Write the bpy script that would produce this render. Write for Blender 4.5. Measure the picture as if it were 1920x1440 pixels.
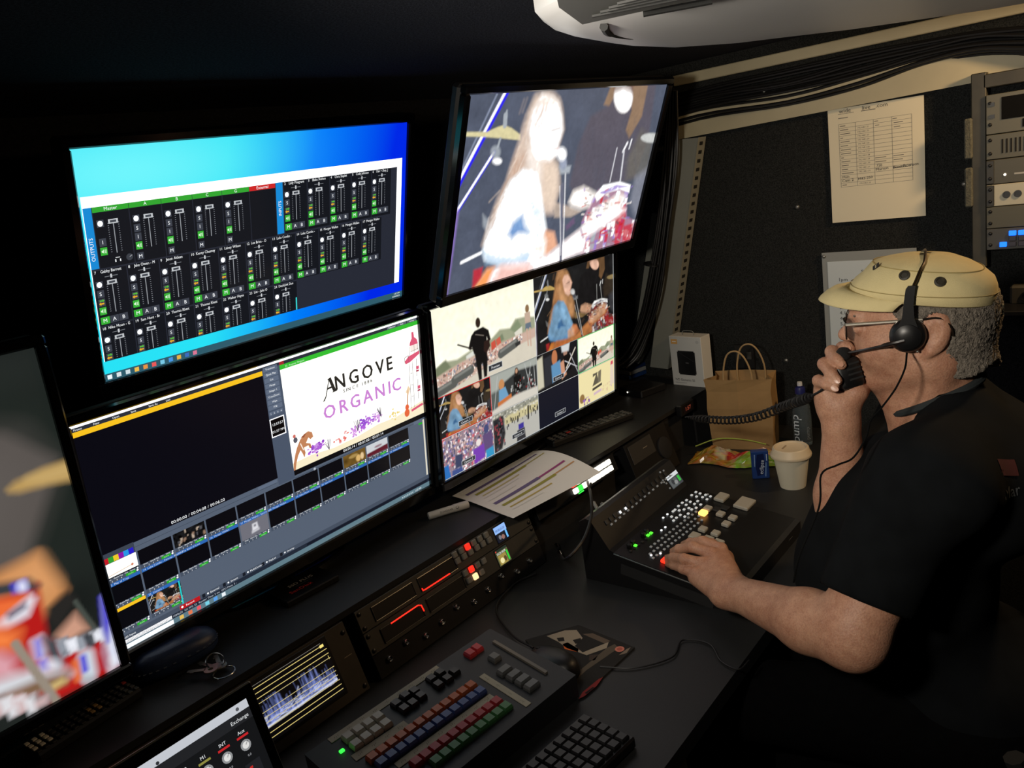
import bpy, bmesh, math, random
import numpy as np
from mathutils import Vector, Matrix
random.seed(7); RNG = np.random.default_rng(11)
for o in list(bpy.data.objects): bpy.data.objects.remove(o, do_unlink=True)
SC = bpy.context.scene; COL = SC.collection

# ------------------------------------------------------------------ camera
CAM = Vector((0, 0, 1.58))                       # desk top is 0.74 m, screen ledge 0.88 m
F_PX = 1509.5
YAW, PITCH, ROLL = -0.8604, -0.2539, 0.1573
MROT = Matrix.Rotation(YAW, 3, 'Z') @ Matrix.Rotation(PITCH, 3, 'X') @ Matrix.Rotation(ROLL, 3, 'Y')
RIGHT, FWD, UP = MROT.col[0].copy(), MROT.col[1].copy(), MROT.col[2].copy()
cam = bpy.data.cameras.new('camera'); camo = bpy.data.objects.new('camera', cam); COL.objects.link(camo)
cm = Matrix((RIGHT, UP, -FWD)).transposed().to_4x4(); cm.translation = CAM
camo.matrix_world = cm
cam.sensor_width = 36; cam.sensor_fit = 'HORIZONTAL'; cam.lens = F_PX / 1920 * 36
cam.clip_start = 0.02; cam.clip_end = 50
SC.camera = camo

# ------------------------------------------------------------------ world, exposure, warm ceiling lamp and added fill lamp
SC.view_settings.view_transform = 'Standard'; SC.view_settings.look = 'None'
SC.view_settings.exposure = 0.0; SC.view_settings.gamma = 1.0; SC.view_settings.use_curve_mapping = False
wd = bpy.data.worlds.new('world'); SC.world = wd; wd.use_nodes = True
wd.node_tree.nodes['Background'].inputs[0].default_value = (0.5, 0.55, 0.6, 1)
wd.node_tree.nodes['Background'].inputs[1].default_value = 0.004
def lamp(name, kind, loc, energy, color, target=None, **kw):
    l = bpy.data.lights.new(name, kind); l.energy = energy; l.color = color
    for k, v in kw.items(): setattr(l, k, v)
    o = bpy.data.objects.new(name, l); COL.objects.link(o); o.location = loc
    if target is not None:
        d = Vector(target) - Vector(loc); o.rotation_euler = d.to_track_quat('-Z', 'Y').to_euler()
    return o
LAMP_POS = (1.95, -0.10, 1.755)                     # warm lamp above the rack end
lamp('lamp_and_fill_light', 'SPOT', LAMP_POS, 18.0, (1.0, 0.66, 0.34), (1.75, 0.3, 1.1), shadow_soft_size=0.04, spot_size=math.radians(170), spot_blend=0.6)
FILL_POS = (0.10, 0.42, 1.64)                      # added fill lamp, unseen, lights the operator from the camera side
FILL_AIM = (1.55, 0.40, 1.32)
lamp('lamp_and_fill_light', 'SPOT', FILL_POS, 40.0, (1.0, 0.91, 0.78), FILL_AIM, shadow_soft_size=0.05, spot_size=math.radians(98), spot_blend=1.0)

# ------------------------------------------------------------------ measuring helpers (pixel of the 1920x1440 frame -> point in the room)
def ray(px, py): return RIGHT * ((px - 960) / F_PX) + FWD + UP * ((720 - py) / F_PX)
def PD(px, py, d): return CAM + ray(px, py) * d                      # at forward depth d
def PZ(px, py, z): r = ray(px, py); return CAM + r * ((z - CAM.z) / r.z)
def PX(px, py, x): r = ray(px, py); return CAM + r * (x / r.x)
def PY(px, py, y): r = ray(px, py); return CAM + r * (y / r.y)

# ------------------------------------------------------------------ materials
def lin(c):
    return tuple((v / 255 / 12.92 if v / 255 <= 0.04045 else ((v / 255 + 0.055) / 1.055) ** 2.4) for v in c)
MATS = {}
def mat(name, rgb=(128, 128, 128), rough=0.5, metal=0.0, emit=0.0, ergb=None, spec=0.5, noise=0.0, nscale=60, bump=0.0, bscale=300, trans=0.0, coat=0.0, alpha=1.0, sheen=0.0, sss=0.0):
    if name in MATS: return MATS[name]
    m = bpy.data.materials.new(name); m.use_nodes = True; nt = m.node_tree
    b = nt.nodes['Principled BSDF']; c = lin(rgb) + (1,)
    b.inputs['Base Color'].default_value = c; b.inputs['Roughness'].default_value = rough; b.inputs['Metallic'].default_value = metal
    b.inputs['Specular IOR Level'].default_value = spec
    if trans: b.inputs['Transmission Weight'].default_value = trans
    if coat: b.inputs['Coat Weight'].default_value = coat
    if sheen: b.inputs['Sheen Weight'].default_value = sheen
    if alpha < 1: b.inputs['Alpha'].default_value = alpha
    if sss: b.inputs['Subsurface Weight'].default_value = sss; b.inputs['Subsurface Radius'].default_value = (0.01, 0.004, 0.002); b.inputs['Subsurface Scale'].default_value = 0.6
    if emit:
        b.inputs['Emission Color'].default_value = lin(ergb or rgb) + (1,); b.inputs['Emission Strength'].default_value = emit
    if noise or bump:
        tc = nt.nodes.new('ShaderNodeTexCoord')
    if noise:
        n = nt.nodes.new('ShaderNodeTexNoise'); n.inputs['Scale'].default_value = nscale; n.inputs['Detail'].default_value = 4
        nt.links.new(tc.outputs['Object'], n.inputs['Vector'])
        r = nt.nodes.new('ShaderNodeValToRGB'); e = r.color_ramp.elements
        e[0].position = 0.3; e[1].position = 0.7
        e[0].color = tuple(v * (1 - noise) for v in c[:3]) + (1,); e[1].color = tuple(min(1, v * (1 + noise)) for v in c[:3]) + (1,)
        nt.links.new(n.outputs['Fac'], r.inputs['Fac']); nt.links.new(r.outputs['Color'], b.inputs['Base Color'])
    if bump:
        n2 = nt.nodes.new('ShaderNodeTexNoise'); n2.inputs['Scale'].default_value = bscale; n2.inputs['Detail'].default_value = 3
        nt.links.new(tc.outputs['Object'], n2.inputs['Vector'])
        bp = nt.nodes.new('ShaderNodeBump'); bp.inputs['Strength'].default_value = bump; bp.inputs['Distance'].default_value = 0.004
        nt.links.new(n2.outputs['Fac'], bp.inputs['Height']); nt.links.new(bp.outputs['Normal'], b.inputs['Normal'])
    MATS[name] = m; return m
def mat_print(name, rough=0.6, emit=0.0, spec=0.4):
    """flat print or display: colours come from the mesh's own colour attribute 'ink'"""
    if name in MATS: return MATS[name]
    m = bpy.data.materials.new(name); m.use_nodes = True; nt = m.node_tree; b = nt.nodes['Principled BSDF']
    a = nt.nodes.new('ShaderNodeVertexColor'); a.layer_name = 'ink'
    b.inputs['Roughness'].default_value = rough; b.inputs['Specular IOR Level'].default_value = spec
    if emit:
        nt.links.new(a.outputs['Color'], b.inputs['Emission Color']); b.inputs['Emission Strength'].default_value = emit
        b.inputs['Base Color'].default_value = (0.004, 0.004, 0.005, 1)
    else: nt.links.new(a.outputs['Color'], b.inputs['Base Color'])
    MATS[name] = m; return m

# ------------------------------------------------------------------ objects
def wmat(o):
    m = o.matrix_basis.copy()
    if o.parent: m = wmat(o.parent) @ o.matrix_parent_inverse @ m
    return m
def tag(o, label=None, cat=None, group=None, kind=None):
    if label: o['label'] = label
    if cat: o['category'] = cat
    if group: o['group'] = group
    if kind: o['kind'] = kind
    return o
def thing(name, label, cat, M=None, group=None):
    o = bpy.data.objects.new(name, None); COL.objects.link(o); o.empty_display_size = 0.02
    if M is not None: o.matrix_basis = M if isinstance(M, Matrix) else Matrix.Translation(M)
    return tag(o, label, cat, group)
def frame(loc, xdir, ydir):
    """matrix with local x along xdir, y near ydir, z = x cross y"""
    x = Vector(xdir).normalized(); z = x.cross(Vector(ydir)).normalized(); y = z.cross(x)
    m = Matrix((x, y, z)).transposed().to_4x4(); m.translation = Vector(loc); return m
def smooth_mesh(me, ang=40):
    me.polygons.foreach_set('use_smooth', [True] * len(me.polygons))
    try: me.set_sharp_from_angle(angle=math.radians(ang))
    except Exception: pass
class MB:
    def __init__(s): s.v = []; s.f = []
    def add(s, vs, fs):
        b = len(s.v); s.v += [tuple(p) for p in vs]; s.f += [tuple(i + b for i in f) for f in fs]; return s
    def box(s, c, size, R=None, bev=0.0):
        hx, hy, hz = size[0] / 2, size[1] / 2, size[2] / 2
        if bev <= 0:
            vs = [Vector((x, y, z)) for x in (-hx, hx) for y in (-hy, hy) for z in (-hz, hz)]
            fs = [(0, 1, 3, 2), (4, 6, 7, 5), (0, 4, 5, 1), (2, 3, 7, 6), (0, 2, 6, 4), (1, 5, 7, 3)]
        else:
            b = min(bev, hx * .99, hy * .99, hz * .99); vs = []; ix = {}
            for sx in (-1, 1):
                for sy in (-1, 1):
                    for sz in (-1, 1):
                        for a in range(3):
                            p = [sx * (hx - b), sy * (hy - b), sz * (hz - b)]; p[a] = (sx * hx, sy * hy, sz * hz)[a]
                            ix[(sx, sy, sz, a)] = len(vs); vs.append(Vector(p))
            fs = []
            def q(*k): fs.append(tuple(ix[j] for j in k))
            for sg in (-1, 1):
                o = [(-1, -1), (1, -1), (1, 1), (-1, 1)]; o2 = o if sg > 0 else o[::-1]
                q(*[(sg, a, b_, 0) for a, b_ in o2]); q(*[(a, sg, b_, 1) for a, b_ in o2[::-1]]); q(*[(a, b_, sg, 2) for a, b_ in o2])
            for s1 in (-1, 1):
                for s2 in (-1, 1):
                    for ax, (a, b_) in enumerate(((1, 2), (0, 2), (0, 1))):
                        def key(t, face):
                            k = [0, 0, 0]; k[ax] = t; k[a] = s1; k[b_] = s2; return (k[0], k[1], k[2], face)
                        q(key(-1, a), key(1, a), key(1, b_), key(-1, b_))
            for sx in (-1, 1):
                for sy in (-1, 1):
                    for sz in (-1, 1): q((sx, sy, sz, 0), (sx, sy, sz, 1), (sx, sy, sz, 2))
        c = Vector(c)
        if R is not None: vs = [R @ p for p in vs]
        return s.add([p + c for p in vs], fs)
    def tube(s, pts, r, n=8, caps=True):
        pts = [Vector(p) for p in pts]; m = len(pts); rs = r if isinstance(r, (list, tuple)) else [r] * m
        t0 = (pts[1] - pts[0]).normalized(); nrm = t0.orthogonal().normalized(); vs = []
        for i, p in enumerate(pts):
            t = (pts[min(i + 1, m - 1)] - pts[max(i - 1, 0)])
            t = t.normalized() if t.length > 1e-9 else t0
            nrm = (nrm - t * nrm.dot(t)); nrm = nrm.normalized() if nrm.length > 1e-6 else t.orthogonal().normalized()
            bn = t.cross(nrm)
            for k in range(n):
                a = 2 * math.pi * k / n; vs.append(p + (nrm * math.cos(a) + bn * math.sin(a)) * rs[i])
        fs = [(i * n + k, i * n + (k + 1) % n, (i + 1) * n + (k + 1) % n, (i + 1) * n + k) for i in range(m - 1) for k in range(n)]
        if caps: fs += [tuple(range(n))[::-1], tuple((m - 1) * n + k for k in range(n))]
        return s.add(vs, fs)
    def lathe(s, prof, n=24, M=None, caps=True):
        """prof: (radius, height) list about local z"""
        M = M or Matrix.Identity(4); vs = []
        for r, h in prof:
            for k in range(n):
                a = 2 * math.pi * k / n; vs.append(M @ Vector((r * math.cos(a), r * math.sin(a), h)))
        m = len(prof)
        fs = [(i * n + k, i * n + (k + 1) % n, (i + 1) * n + (k + 1) % n, (i + 1) * n + k) for i in range(m - 1) for k in range(n)]
        if caps: fs += [tuple(range(n))[::-1], tuple((m - 1) * n + k for k in range(n))]
        return s.add(vs, fs)
    def prism(s, poly, ext):
        """closed 3-D polygon swept by vector ext"""
        n = len(poly); e = Vector(ext); a = [Vector(p) for p in poly]
        return s.add(a + [p + e for p in a], [tuple(range(n))[::-1], tuple(range(n, 2 * n))] + [(k, (k + 1) % n, n + (k + 1) % n, n + k) for k in range(n)])
    def loft(s, rings, caps=True, closed=True):
        n = len(rings[0]); m = len(rings); vs = [p for r in rings for p in r]; kk = n if closed else n - 1
        fs = [(i * n + k, i * n + (k + 1) % n, (i + 1) * n + (k + 1) % n, (i + 1) * n + k) for i in range(m - 1) for k in range(kk)]
        if caps: fs += [tuple(range(n))[::-1], tuple((m - 1) * n + k for k in range(n))]
        return s.add(vs, fs)
    def mesh(s, name, smooth=False, fix=True):
        me = bpy.data.meshes.new(name); me.from_pydata(s.v, [], s.f)
        if fix:
            bm = bmesh.new(); bm.from_mesh(me); bmesh.ops.recalc_face_normals(bm, faces=bm.faces); bm.to_mesh(me); bm.free()
        if smooth: smooth_mesh(me, smooth if smooth is not True else 40)
        return me
    def build(s, name, m, parent=None, smooth=False, world=False, label=None, kind=None):
        return link(name, s.mesh(name, smooth), m, parent, world, label, kind)
def link(name, me, m, parent=None, world=False, label=None, kind=None):
    o = bpy.data.objects.new(name, me); COL.objects.link(o)
    if m is not None and not me.materials: me.materials.append(m)
    if parent is not None:
        o.parent = parent
        if world: o.matrix_parent_inverse = wmat(parent).inverted()
    if label: o['label'] = label
    if kind: o['kind'] = kind
    return o
def box(name, c, size, m, parent=None, R=None, bev=0.0, world=False, label=None):
    return MB().box(c, size, R, bev).build(name, m, parent, bool(bev) and 30, world, label)
def copies(me, name, m, parent, mats):
    """alike pieces that share one mesh"""
    if not me.materials: me.materials.append(m)
    out = []
    for M in mats:
        o = bpy.data.objects.new(name, me); COL.objects.link(o); o.parent = parent; o.matrix_basis = M; out.append(o)
    return out
def struct(o, label=None): o['kind'] = 'structure'; 
def curve_pts(pts, n=8):
    """Catmull-Rom through points"""
    P = [Vector(p) for p in pts]; P = [P[0] * 2 - P[1]] + P + [P[-1] * 2 - P[-2]]; out = []
    for i in range(1, len(P) - 2):
        a, b, c, d = P[i - 1:i + 3]
        for k in range(n):
            t = k / n; out.append(0.5 * ((2 * b) + (c - a) * t + (2 * a - 5 * b + 4 * c - d) * t * t + (3 * b - a - 3 * c + d) * t ** 3))
    return out + [P[-2]]

# ------------------------------------------------------------------ lettering (glyph outlines -> flat faces)
GLYPH = {}
def _glyphs():
    cu = bpy.data.curves.new('t', 'FONT'); cu.resolution_u = 2; ob = bpy.data.objects.new('t', cu); COL.objects.link(ob)
    def get(body):
        cu.body = body; dg = bpy.context.evaluated_depsgraph_get(); dg.update()
        me = ob.evaluated_get(dg).to_mesh(); n = len(me.vertices)
        v = np.zeros(n * 3); me.vertices.foreach_get('co', v); f = [tuple(p.vertices) for p in me.polygons]
        ob.evaluated_get(dg).to_mesh_clear(); return v.reshape(-1, 3)[:, :2], f
    base = get('l')[0][:, 0].max()
    for ch in 'ABCDEFGHIJKLMNOPQRSTUVWXYZabcdefghijklmnopqrstuvwxyz0123456789.,:/-+&()_':
        v, f = get(ch); adv = get(ch + 'l')[0][:, 0].max() - base; GLYPH[ch] = (v, f, adv)
    GLYPH[' '] = (np.zeros((0, 2)), [], 0.3)
    bpy.data.objects.remove(ob, do_unlink=True); bpy.data.curves.remove(cu)
_glyphs()
def text_faces(s, size=1.0, align='l', spacing=1.0, bold=0.0):
    """-> list of (pts Nx2, faces), width; size = cap height"""
    sc = size / 0.7; x = 0; out = []
    for ch in s:
        g = GLYPH.get(ch) or GLYPH['-']
        if len(g[0]): out.append((g[0] * sc + np.array([x, 0]), g[1]))
        x += g[2] * sc * spacing
    off = {'l': 0, 'c': -x / 2, 'r': -x}[align]
    return [(v + np.array([off, 0]), f) for v, f in out], x
class Ink:
    """flat coloured faces in a plane: u right, v down, in the sheet's own units"""
    def __init__(s, w, h, px=(1920, 1080)):
        s.w, s.h, s.px = w, h, px; s.V = []; s.C = []; s.F = []; s.n = 0; s.layer = 0
    def _add(s, uv, faces, col, lay=None):
        uv = np.asarray(uv, float); L = s.layer if lay is None else lay
        p = np.empty((len(uv), 3)); p[:, 0] = (uv[:, 0] / s.px[0] - .5) * s.w; p[:, 1] = (.5 - uv[:, 1] / s.px[1]) * s.h; p[:, 2] = L * 3e-5
        c = np.ones((len(uv), 4)); c[:, :3] = col
        s.V.append(p); s.C.append(c); b = s.n; s.F += [tuple(i + b for i in f) for f in faces]; s.n += len(uv)
    def rect(s, x0, y0, x1, y1, rgb): s._add([(x0, y1), (x1, y1), (x1, y0), (x0, y0)], [(0, 1, 2, 3)], lin(rgb))
    def poly(s, pts, rgb):
        n = len(pts); a = sum(pts[i][0] * pts[(i + 1) % n][1] - pts[(i + 1) % n][0] * pts[i][1] for i in range(n))
        if a > 0: pts = pts[::-1]
        s._add(pts, [tuple(range(n))], lin(rgb))
    def ell(s, cx, cy, rx, ry, rgb, n=14): s.poly([(cx + rx * math.cos(6.2832 * k / n), cy + ry * math.sin(6.2832 * k / n)) for k in range(n)], rgb)
    def line(s, a, b, w, rgb):
        d = np.array(b, float) - np.array(a, float); L = np.hypot(*d) or 1; nn = np.array([-d[1], d[0]]) / L * w / 2
        a = np.array(a); b = np.array(b); s.poly([tuple(a + nn), tuple(b + nn), tuple(b - nn), tuple(a - nn)], rgb)
    def text(s, t, x, y, size, rgb, align='l', spacing=1.0, ang=0, sq=1.0):
        """baseline at (x, y); size = cap height in sheet units"""
        gl, w = text_faces(t, size, align, spacing); ca, sa = math.cos(ang), math.sin(ang)
        for v, f in gl:
            vx = v[:, 0] * sq; vy = v[:, 1]
            s._add(np.stack([x + vx * ca + vy * sa, y + vx * sa - vy * ca], 1), f, lin(rgb))
        return w * sq
    def image(s, img, x0, y0, x1, y1):
        """painted cell: linear colours on a fine grid of vertices"""
        h, w, _ = img.shape
        X, Y = np.meshgrid(np.linspace(x0, x1, w), np.linspace(y0, y1, h))
        k = (np.arange(h - 1)[:, None] * w + np.arange(w - 1)[None, :]).ravel()
        faces = np.stack([k + w, k + w + 1, k + 1, k], 1)
        s._add(np.stack([X.ravel(), Y.ravel()], 1), faces.tolist(), img.reshape(-1, 3))
    def mesh(s, name):
        me = bpy.data.meshes.new(name); V = np.concatenate(s.V); me.from_pydata(V.tolist(), [], s.F)
        at = me.color_attributes.new('ink', 'FLOAT_COLOR', 'POINT'); at.data.foreach_set('color', np.concatenate(s.C).ravel()); return me
    def build(s, name, m, parent, M=None, label=None):
        o = link(name, s.mesh(name), m, parent, label=label)
        if M is not None: o.matrix_basis = M
        return o
class Paint:
    """small painted picture used as what a display shows"""
    def __init__(s, w, h, rgb=(0, 0, 0), fx=None):
        s.w, s.h = w, h; s.a = np.ones((h, w, 3)) * np.array(lin(rgb)); s.Y, s.X = np.mgrid[0:h, 0:w].astype(float); s.X += .5; s.Y += .5
        s.fx = fx or (lambda p: p)
    def _mix(s, al, rgb, sl):
        s.a[sl] = s.a[sl] * (1 - al[..., None]) + np.array(lin(rgb)) * al[..., None]
    def poly(s, pts, rgb, soft=1.0, op=1.0):
        P = np.array([s.fx(p) for p in pts], float); m = soft * 1.5 + 1
        x0, y0 = np.floor(P.min(0) - m).astype(int); x1, y1 = np.ceil(P.max(0) + m).astype(int)
        x0, y0 = max(x0, 0), max(y0, 0); x1, y1 = min(x1, s.w), min(y1, s.h)
        if x1 <= x0 or y1 <= y0: return s
        sl = (slice(y0, y1), slice(x0, x1)); X = s.X[sl]; Y = s.Y[sl]; ins = np.zeros(X.shape, bool); d2 = np.full(X.shape, 1e9)
        for i in range(len(P)):
            (ax, ay), (bx, by) = P[i], P[(i + 1) % len(P)]
            if ay != by: ins ^= ((ay > Y) != (by > Y)) & (X < (bx - ax) * (Y - ay) / (by - ay) + ax)
            dx, dy = bx - ax, by - ay; L = dx * dx + dy * dy or 1e-9
            t = np.clip(((X - ax) * dx + (Y - ay) * dy) / L, 0, 1); d2 = np.minimum(d2, (X - ax - t * dx) ** 2 + (Y - ay - t * dy) ** 2)
        d = np.sqrt(d2) * np.where(ins, -1, 1); al = np.clip(.5 - d / (2 * soft), 0, 1) * op
        s._mix(al, rgb, sl); return s
    def line(s, a, b, w, rgb, soft=.7, op=1.0):
        """w in picture pixels"""
        A = np.array(s.fx(a), float); B = np.array(s.fx(b), float); d = B - A; L = np.dot(d, d) or 1e-9
        t = np.clip(((s.X - A[0]) * d[0] + (s.Y - A[1]) * d[1]) / L, 0, 1)
        D = np.hypot(s.X - A[0] - t * d[0], s.Y - A[1] - t * d[1]) - w / 2
        s._mix(np.clip(.5 - D / (2 * soft), 0, 1) * op, rgb, (slice(None), slice(None))); return s
    def ell(s, c, rx, ry, rgb, soft=1.0, op=1.0, n=22):
        return s.poly([(c[0] + rx * math.cos(6.2832 * k / n), c[1] + ry * math.sin(6.2832 * k / n)) for k in range(n)], rgb, soft, op)
    def dots(s, pts_poly, n, cols, size, rng, soft=.6, op=.9):
        P = np.array([s.fx(p) for p in pts_poly]); lo, hi = P.min(0), P.max(0); fx = s.fx; s.fx = lambda p: p; k = 0; t = 0
        while k < n and t < n * 6:
            t += 1; x, y = rng.uniform(lo[0], hi[0]), rng.uniform(lo[1], hi[1]); c = False
            for i in range(len(P)):
                (ax, ay), (bx, by) = P[i], P[(i + 1) % len(P)]
                if (ay > y) != (by > y) and x < (bx - ax) * (y - ay) / (by - ay) + ax: c = not c
            if not c: continue
            k += 1; w, h = size[0] * rng.uniform(.5, 1.4), size[1] * rng.uniform(.5, 1.4)
            s.poly([(x - w, y - h), (x + w, y - h * .8), (x + w * .8, y + h), (x - w * .8, y + h)], cols[rng.integers(len(cols))], soft, op)
        s.fx = fx; return s
    def vgrad(s, top, bot, y0=0, y1=None):
        y1 = y1 or s.h; t = np.clip((s.Y - y0) / (y1 - y0), 0, 1)[..., None]; s.a[:] = np.array(lin(top)) * (1 - t) + np.array(lin(bot)) * t; return s
    def noise(s, amp, rng, cell=4):
        h, w = s.h // cell + 2, s.w // cell + 2; n = rng.normal(0, 1, (h, w)); n = np.repeat(np.repeat(n, cell, 0), cell, 1)[:s.h, :s.w]
        for ax in (0, 1):
            for _ in range(2): n = sum(np.roll(n, k, ax) for k in range(-(cell // 2), cell // 2 + 1)) / (cell // 2 * 2 + 1)
        s.a *= np.clip(1 + amp * n, 0, 3)[..., None]; return s
# ------------------------------------------------------------------ the van: floor, ceiling, walls, trims
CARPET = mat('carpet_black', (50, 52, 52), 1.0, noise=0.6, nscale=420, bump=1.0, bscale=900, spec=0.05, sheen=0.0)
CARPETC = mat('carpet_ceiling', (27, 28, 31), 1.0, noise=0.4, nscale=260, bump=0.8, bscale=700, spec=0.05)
FLOORM = mat('floor_rubber', (16, 16, 17), 0.8, noise=0.3, nscale=80)
XE, YB, ZC = 2.22, 1.56, 1.80          # end wall, wall behind the screens, ceiling
def wall(name, c, size, m):
    o = box(name, c, size, m); o['kind'] = 'structure'; return o
wall('floor', (0.4, 0.1, -0.03), (3.9, 3.2, 0.06), FLOORM)
wall('ceiling', (0.4, 0.1, ZC + 0.03), (3.9, 3.2, 0.06), mat('carpet_roof', (62, 64, 72), 1.0, noise=0.5, nscale=300, bump=0.9, bscale=700, spec=0.05))
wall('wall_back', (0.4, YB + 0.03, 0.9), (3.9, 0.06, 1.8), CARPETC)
wall_end = wall('wall_end', (XE + 0.03, 0.1, 0.9), (0.06, 2.92, 1.8), CARPET)
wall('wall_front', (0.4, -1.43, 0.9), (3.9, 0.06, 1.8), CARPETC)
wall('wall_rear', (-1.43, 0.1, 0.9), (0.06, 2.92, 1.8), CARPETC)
BEIGE = mat('painted_trim', (178, 170, 142), 0.55, noise=0.06, nscale=12)
GREYM = mat('painted_grey_metal', (128, 130, 122), 0.5, noise=0.05, nscale=10)
# upper trim under the ceiling and the wide board below the cable run
t1 = MB().box((XE - 0.012, 0.36, CAM.z + 0.177), (0.024, 1.52, 0.028), bev=0.002).build('trim_1', BEIGE, smooth=30); t1['kind'] = 'structure'
bd = [(XE - 0.02, 1.135, CAM.z + 0.018), (XE - 0.02, 1.12, CAM.z + 0.082), (XE - 0.02, 0.40, CAM.z + 0.112), (XE - 0.02, 0.375, CAM.z + 0.108), (XE - 0.02, 0.20, CAM.z + 0.048), (XE - 0.02, -0.30, CAM.z + 0.048), (XE - 0.02, -0.30, CAM.z + 0.036), (XE - 0.02, 0.30, CAM.z + 0.038)]
t2 = MB().prism(bd, (0.02, 0, 0)).build('trim_2', BEIGE); t2['kind'] = 'structure'
# screws in the end wall
SCREW = mat('screw_steel', (150, 150, 145), 0.35, 0.8)
sm = MB().lathe([(0.0055, 0), (0.0055, 0.001), (0.003, 0.003), (0.0005, 0.0034)], 12).mesh('screw', True)
RX = Matrix.Rotation(-math.pi / 2, 4, 'Y')
spots = [(1495, 388), (1808, 345), (1474, 676), (1395, 150), (1432, 172), (1870, 155), (1760, 110)]
copies(sm, 'screw', SCREW, wall_end, [wall_end.matrix_basis.inverted() @ Matrix.Translation(PX(x, y, XE - (0.0 if k != 6 else 0.0))) @ RX for k, (x, y) in enumerate(spots)])
# leaning perforated channel beside the screens and the post behind the cables
chan = thing('perforated_channel', 'grey leaning metal channel with a perforated edge beside the top screens', 'channel', Vector((XE - 0.05, 1.16, CAM.z - 0.35)))
xa = XE - 0.055
pl = [PX(1270, 262, xa), PX(1308, 258, xa), PX(1251, 692, xa), PX(1219, 688, xa)]
MB().prism(pl, (0.004, 0, 0)).build('face_plate', GREYM, chan, world=True)
e = Vector((0, -0.008, 0)); pl2 = [pl[1], pl[1] + Vector((0.045, -0.002, 0)), pl[2] + Vector((0.045, -0.002, 0)), pl[2]]
DARKH = mat('hole_black', (4, 4, 4), 0.9)
MB().prism([p + Vector((0, -0.0005, 0)) for p in pl2], (0, -0.002, 0)).build('side_flange', GREYM, chan, world=True)
d = (pl[2] - pl[1]); hm = MB().box((0, 0, 0), (0.018, 0.004, 0.010), bev=0.001).mesh('slot')
iv = chan.matrix_basis.inverted(); ang = Matrix.Rotation(math.atan2(-d.y, -d.z) * -1, 4, 'X')
copies(hm, 'slot', DARKH, chan, [iv @ Matrix.Translation(pl[1] + d * ((k + .7) / 29) + Vector((0.02, -0.003, 0))) @ ang for k in range(28)])
post = thing('steel_post', 'pale vertical steel post half hidden by the right-hand screens and cables', 'post', Vector((XE - 0.03, 1.25, CAM.z - 0.3)))
xb = XE - 0.02
MB().prism([PX(1222, 400, xb), PX(1239, 400, xb), PX(1205, 650, xb), PX(1188, 650, xb)], (0.02, 0, 0)).build('web', GREYM, post, world=True)
MB().prism([PX(1206, 640, xb), PX(1213, 640, xb), PX(1198, 682, xb), PX(1190, 682, xb)], (0.02, 0, 0)).build('foot_plate', GREYM, post, world=True)
# black cables running down beside the channel
CABLE = mat('cable_black', (14, 14, 15), 0.45)
rr = random.Random(3)
cb = thing('cable_bundle', 'bundle of black cables running down beside the leaning grey channel', 'cables', PX(1226, 495, XE - 0.098))
for k in range(9):
    o = (k - 4) * 3.0; x = XE - 0.08 - 0.018 * (k % 3)
    pts = [PX(1262 + o * .5, 170, x), PX(1258 + o + rr.uniform(-2, 2), 300, x), PX(1243 + o + rr.uniform(-2, 2), 430, x), PX(1226 + o + rr.uniform(-2, 2), 540, x), PX(1208 + o * 1.1, 610, x), PX(1180 + o * 1.5, 665, x - .02), PX(1150 + o * 2, 690, x - .05)]
    MB().tube(curve_pts(pts, 5), 0.0042, 7).build('cable', CABLE, cb, True, True)
MB().lathe([(0.030, -0.002), (0.031, -0.002), (0.031, 0.002), (0.030, 0.002)], 20, Matrix.Translation(PX(1226, 495, XE - 0.098)) @ Matrix.Rotation(0.2, 4, 'X')).build('cable_tie', mat('nylon_black', (20, 20, 20), 0.4), cb, world=True)
# cable run between the two trims along the top of the end wall, arching at the right
cb = thing('cable_run', 'run of black cables between the two pale trims along the end wall', 'cables', Vector((XE - .02, .6, CAM.z + .1)))
for k in range(13):
    zz = CAM.z + 0.055 + 0.0075 * k; x = XE - 0.012 - 0.012 * (k % 3); w = rr.uniform(-.004, .004)
    pts = [Vector((x, 1.30, zz - .03 + w)), Vector((x, 1.05, zz + w)), Vector((x, 0.8, zz - w)), Vector((x, 0.62, zz + .008 + w)), Vector((x, 0.48, zz * .6 + .4 * (CAM.z + .15))), Vector((x - .01, 0.36, zz * .55 + .45 * (CAM.z + .145) + w)), Vector((x - .03, 0.24, zz * .6 + .4 * (CAM.z + .10))), Vector((x - .06, 0.10, zz * .6 + .4 * (CAM.z + .05))), Vector((x - .06, -0.15, zz - .01))]
    MB().tube(curve_pts(pts, 5), 0.0043, 7).build('cable', CABLE, cb, True, True)

# ------------------------------------------------------------------ ceiling lamp and housing of the added fill lamp (outside the frame)
t = thing('ceiling_lamp', 'small round warm ceiling lamp above the equipment rack end', 'lamp', Vector((LAMP_POS[0], LAMP_POS[1], ZC)))
MB().lathe([(0.060, 0), (0.060, -0.012), (0.052, -0.018), (0.050, -0.018), (0.050, -0.006), (0.050, 0)], 28).build('housing', mat('lamp_white', (220, 218, 210), 0.4), t, True)
MB().lathe([(0.049, -0.0065), (0.049, -0.010)], 28).build('glow_part', mat('lamp_glow_warm', (255, 196, 120), 0.5, emit=3.0), t)
dv = (Vector(FILL_AIM) - Vector(FILL_POS)).normalized(); lp2 = Vector(FILL_POS) - dv * 0.02
t = thing('fill_lamp', 'small white housing of the added fill lamp turned towards the operator', 'lamp', Vector((FILL_POS[0], FILL_POS[1], ZC)))
LM_ = frame(lp2, dv.orthogonal(), dv.cross(dv.orthogonal()))
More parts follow.
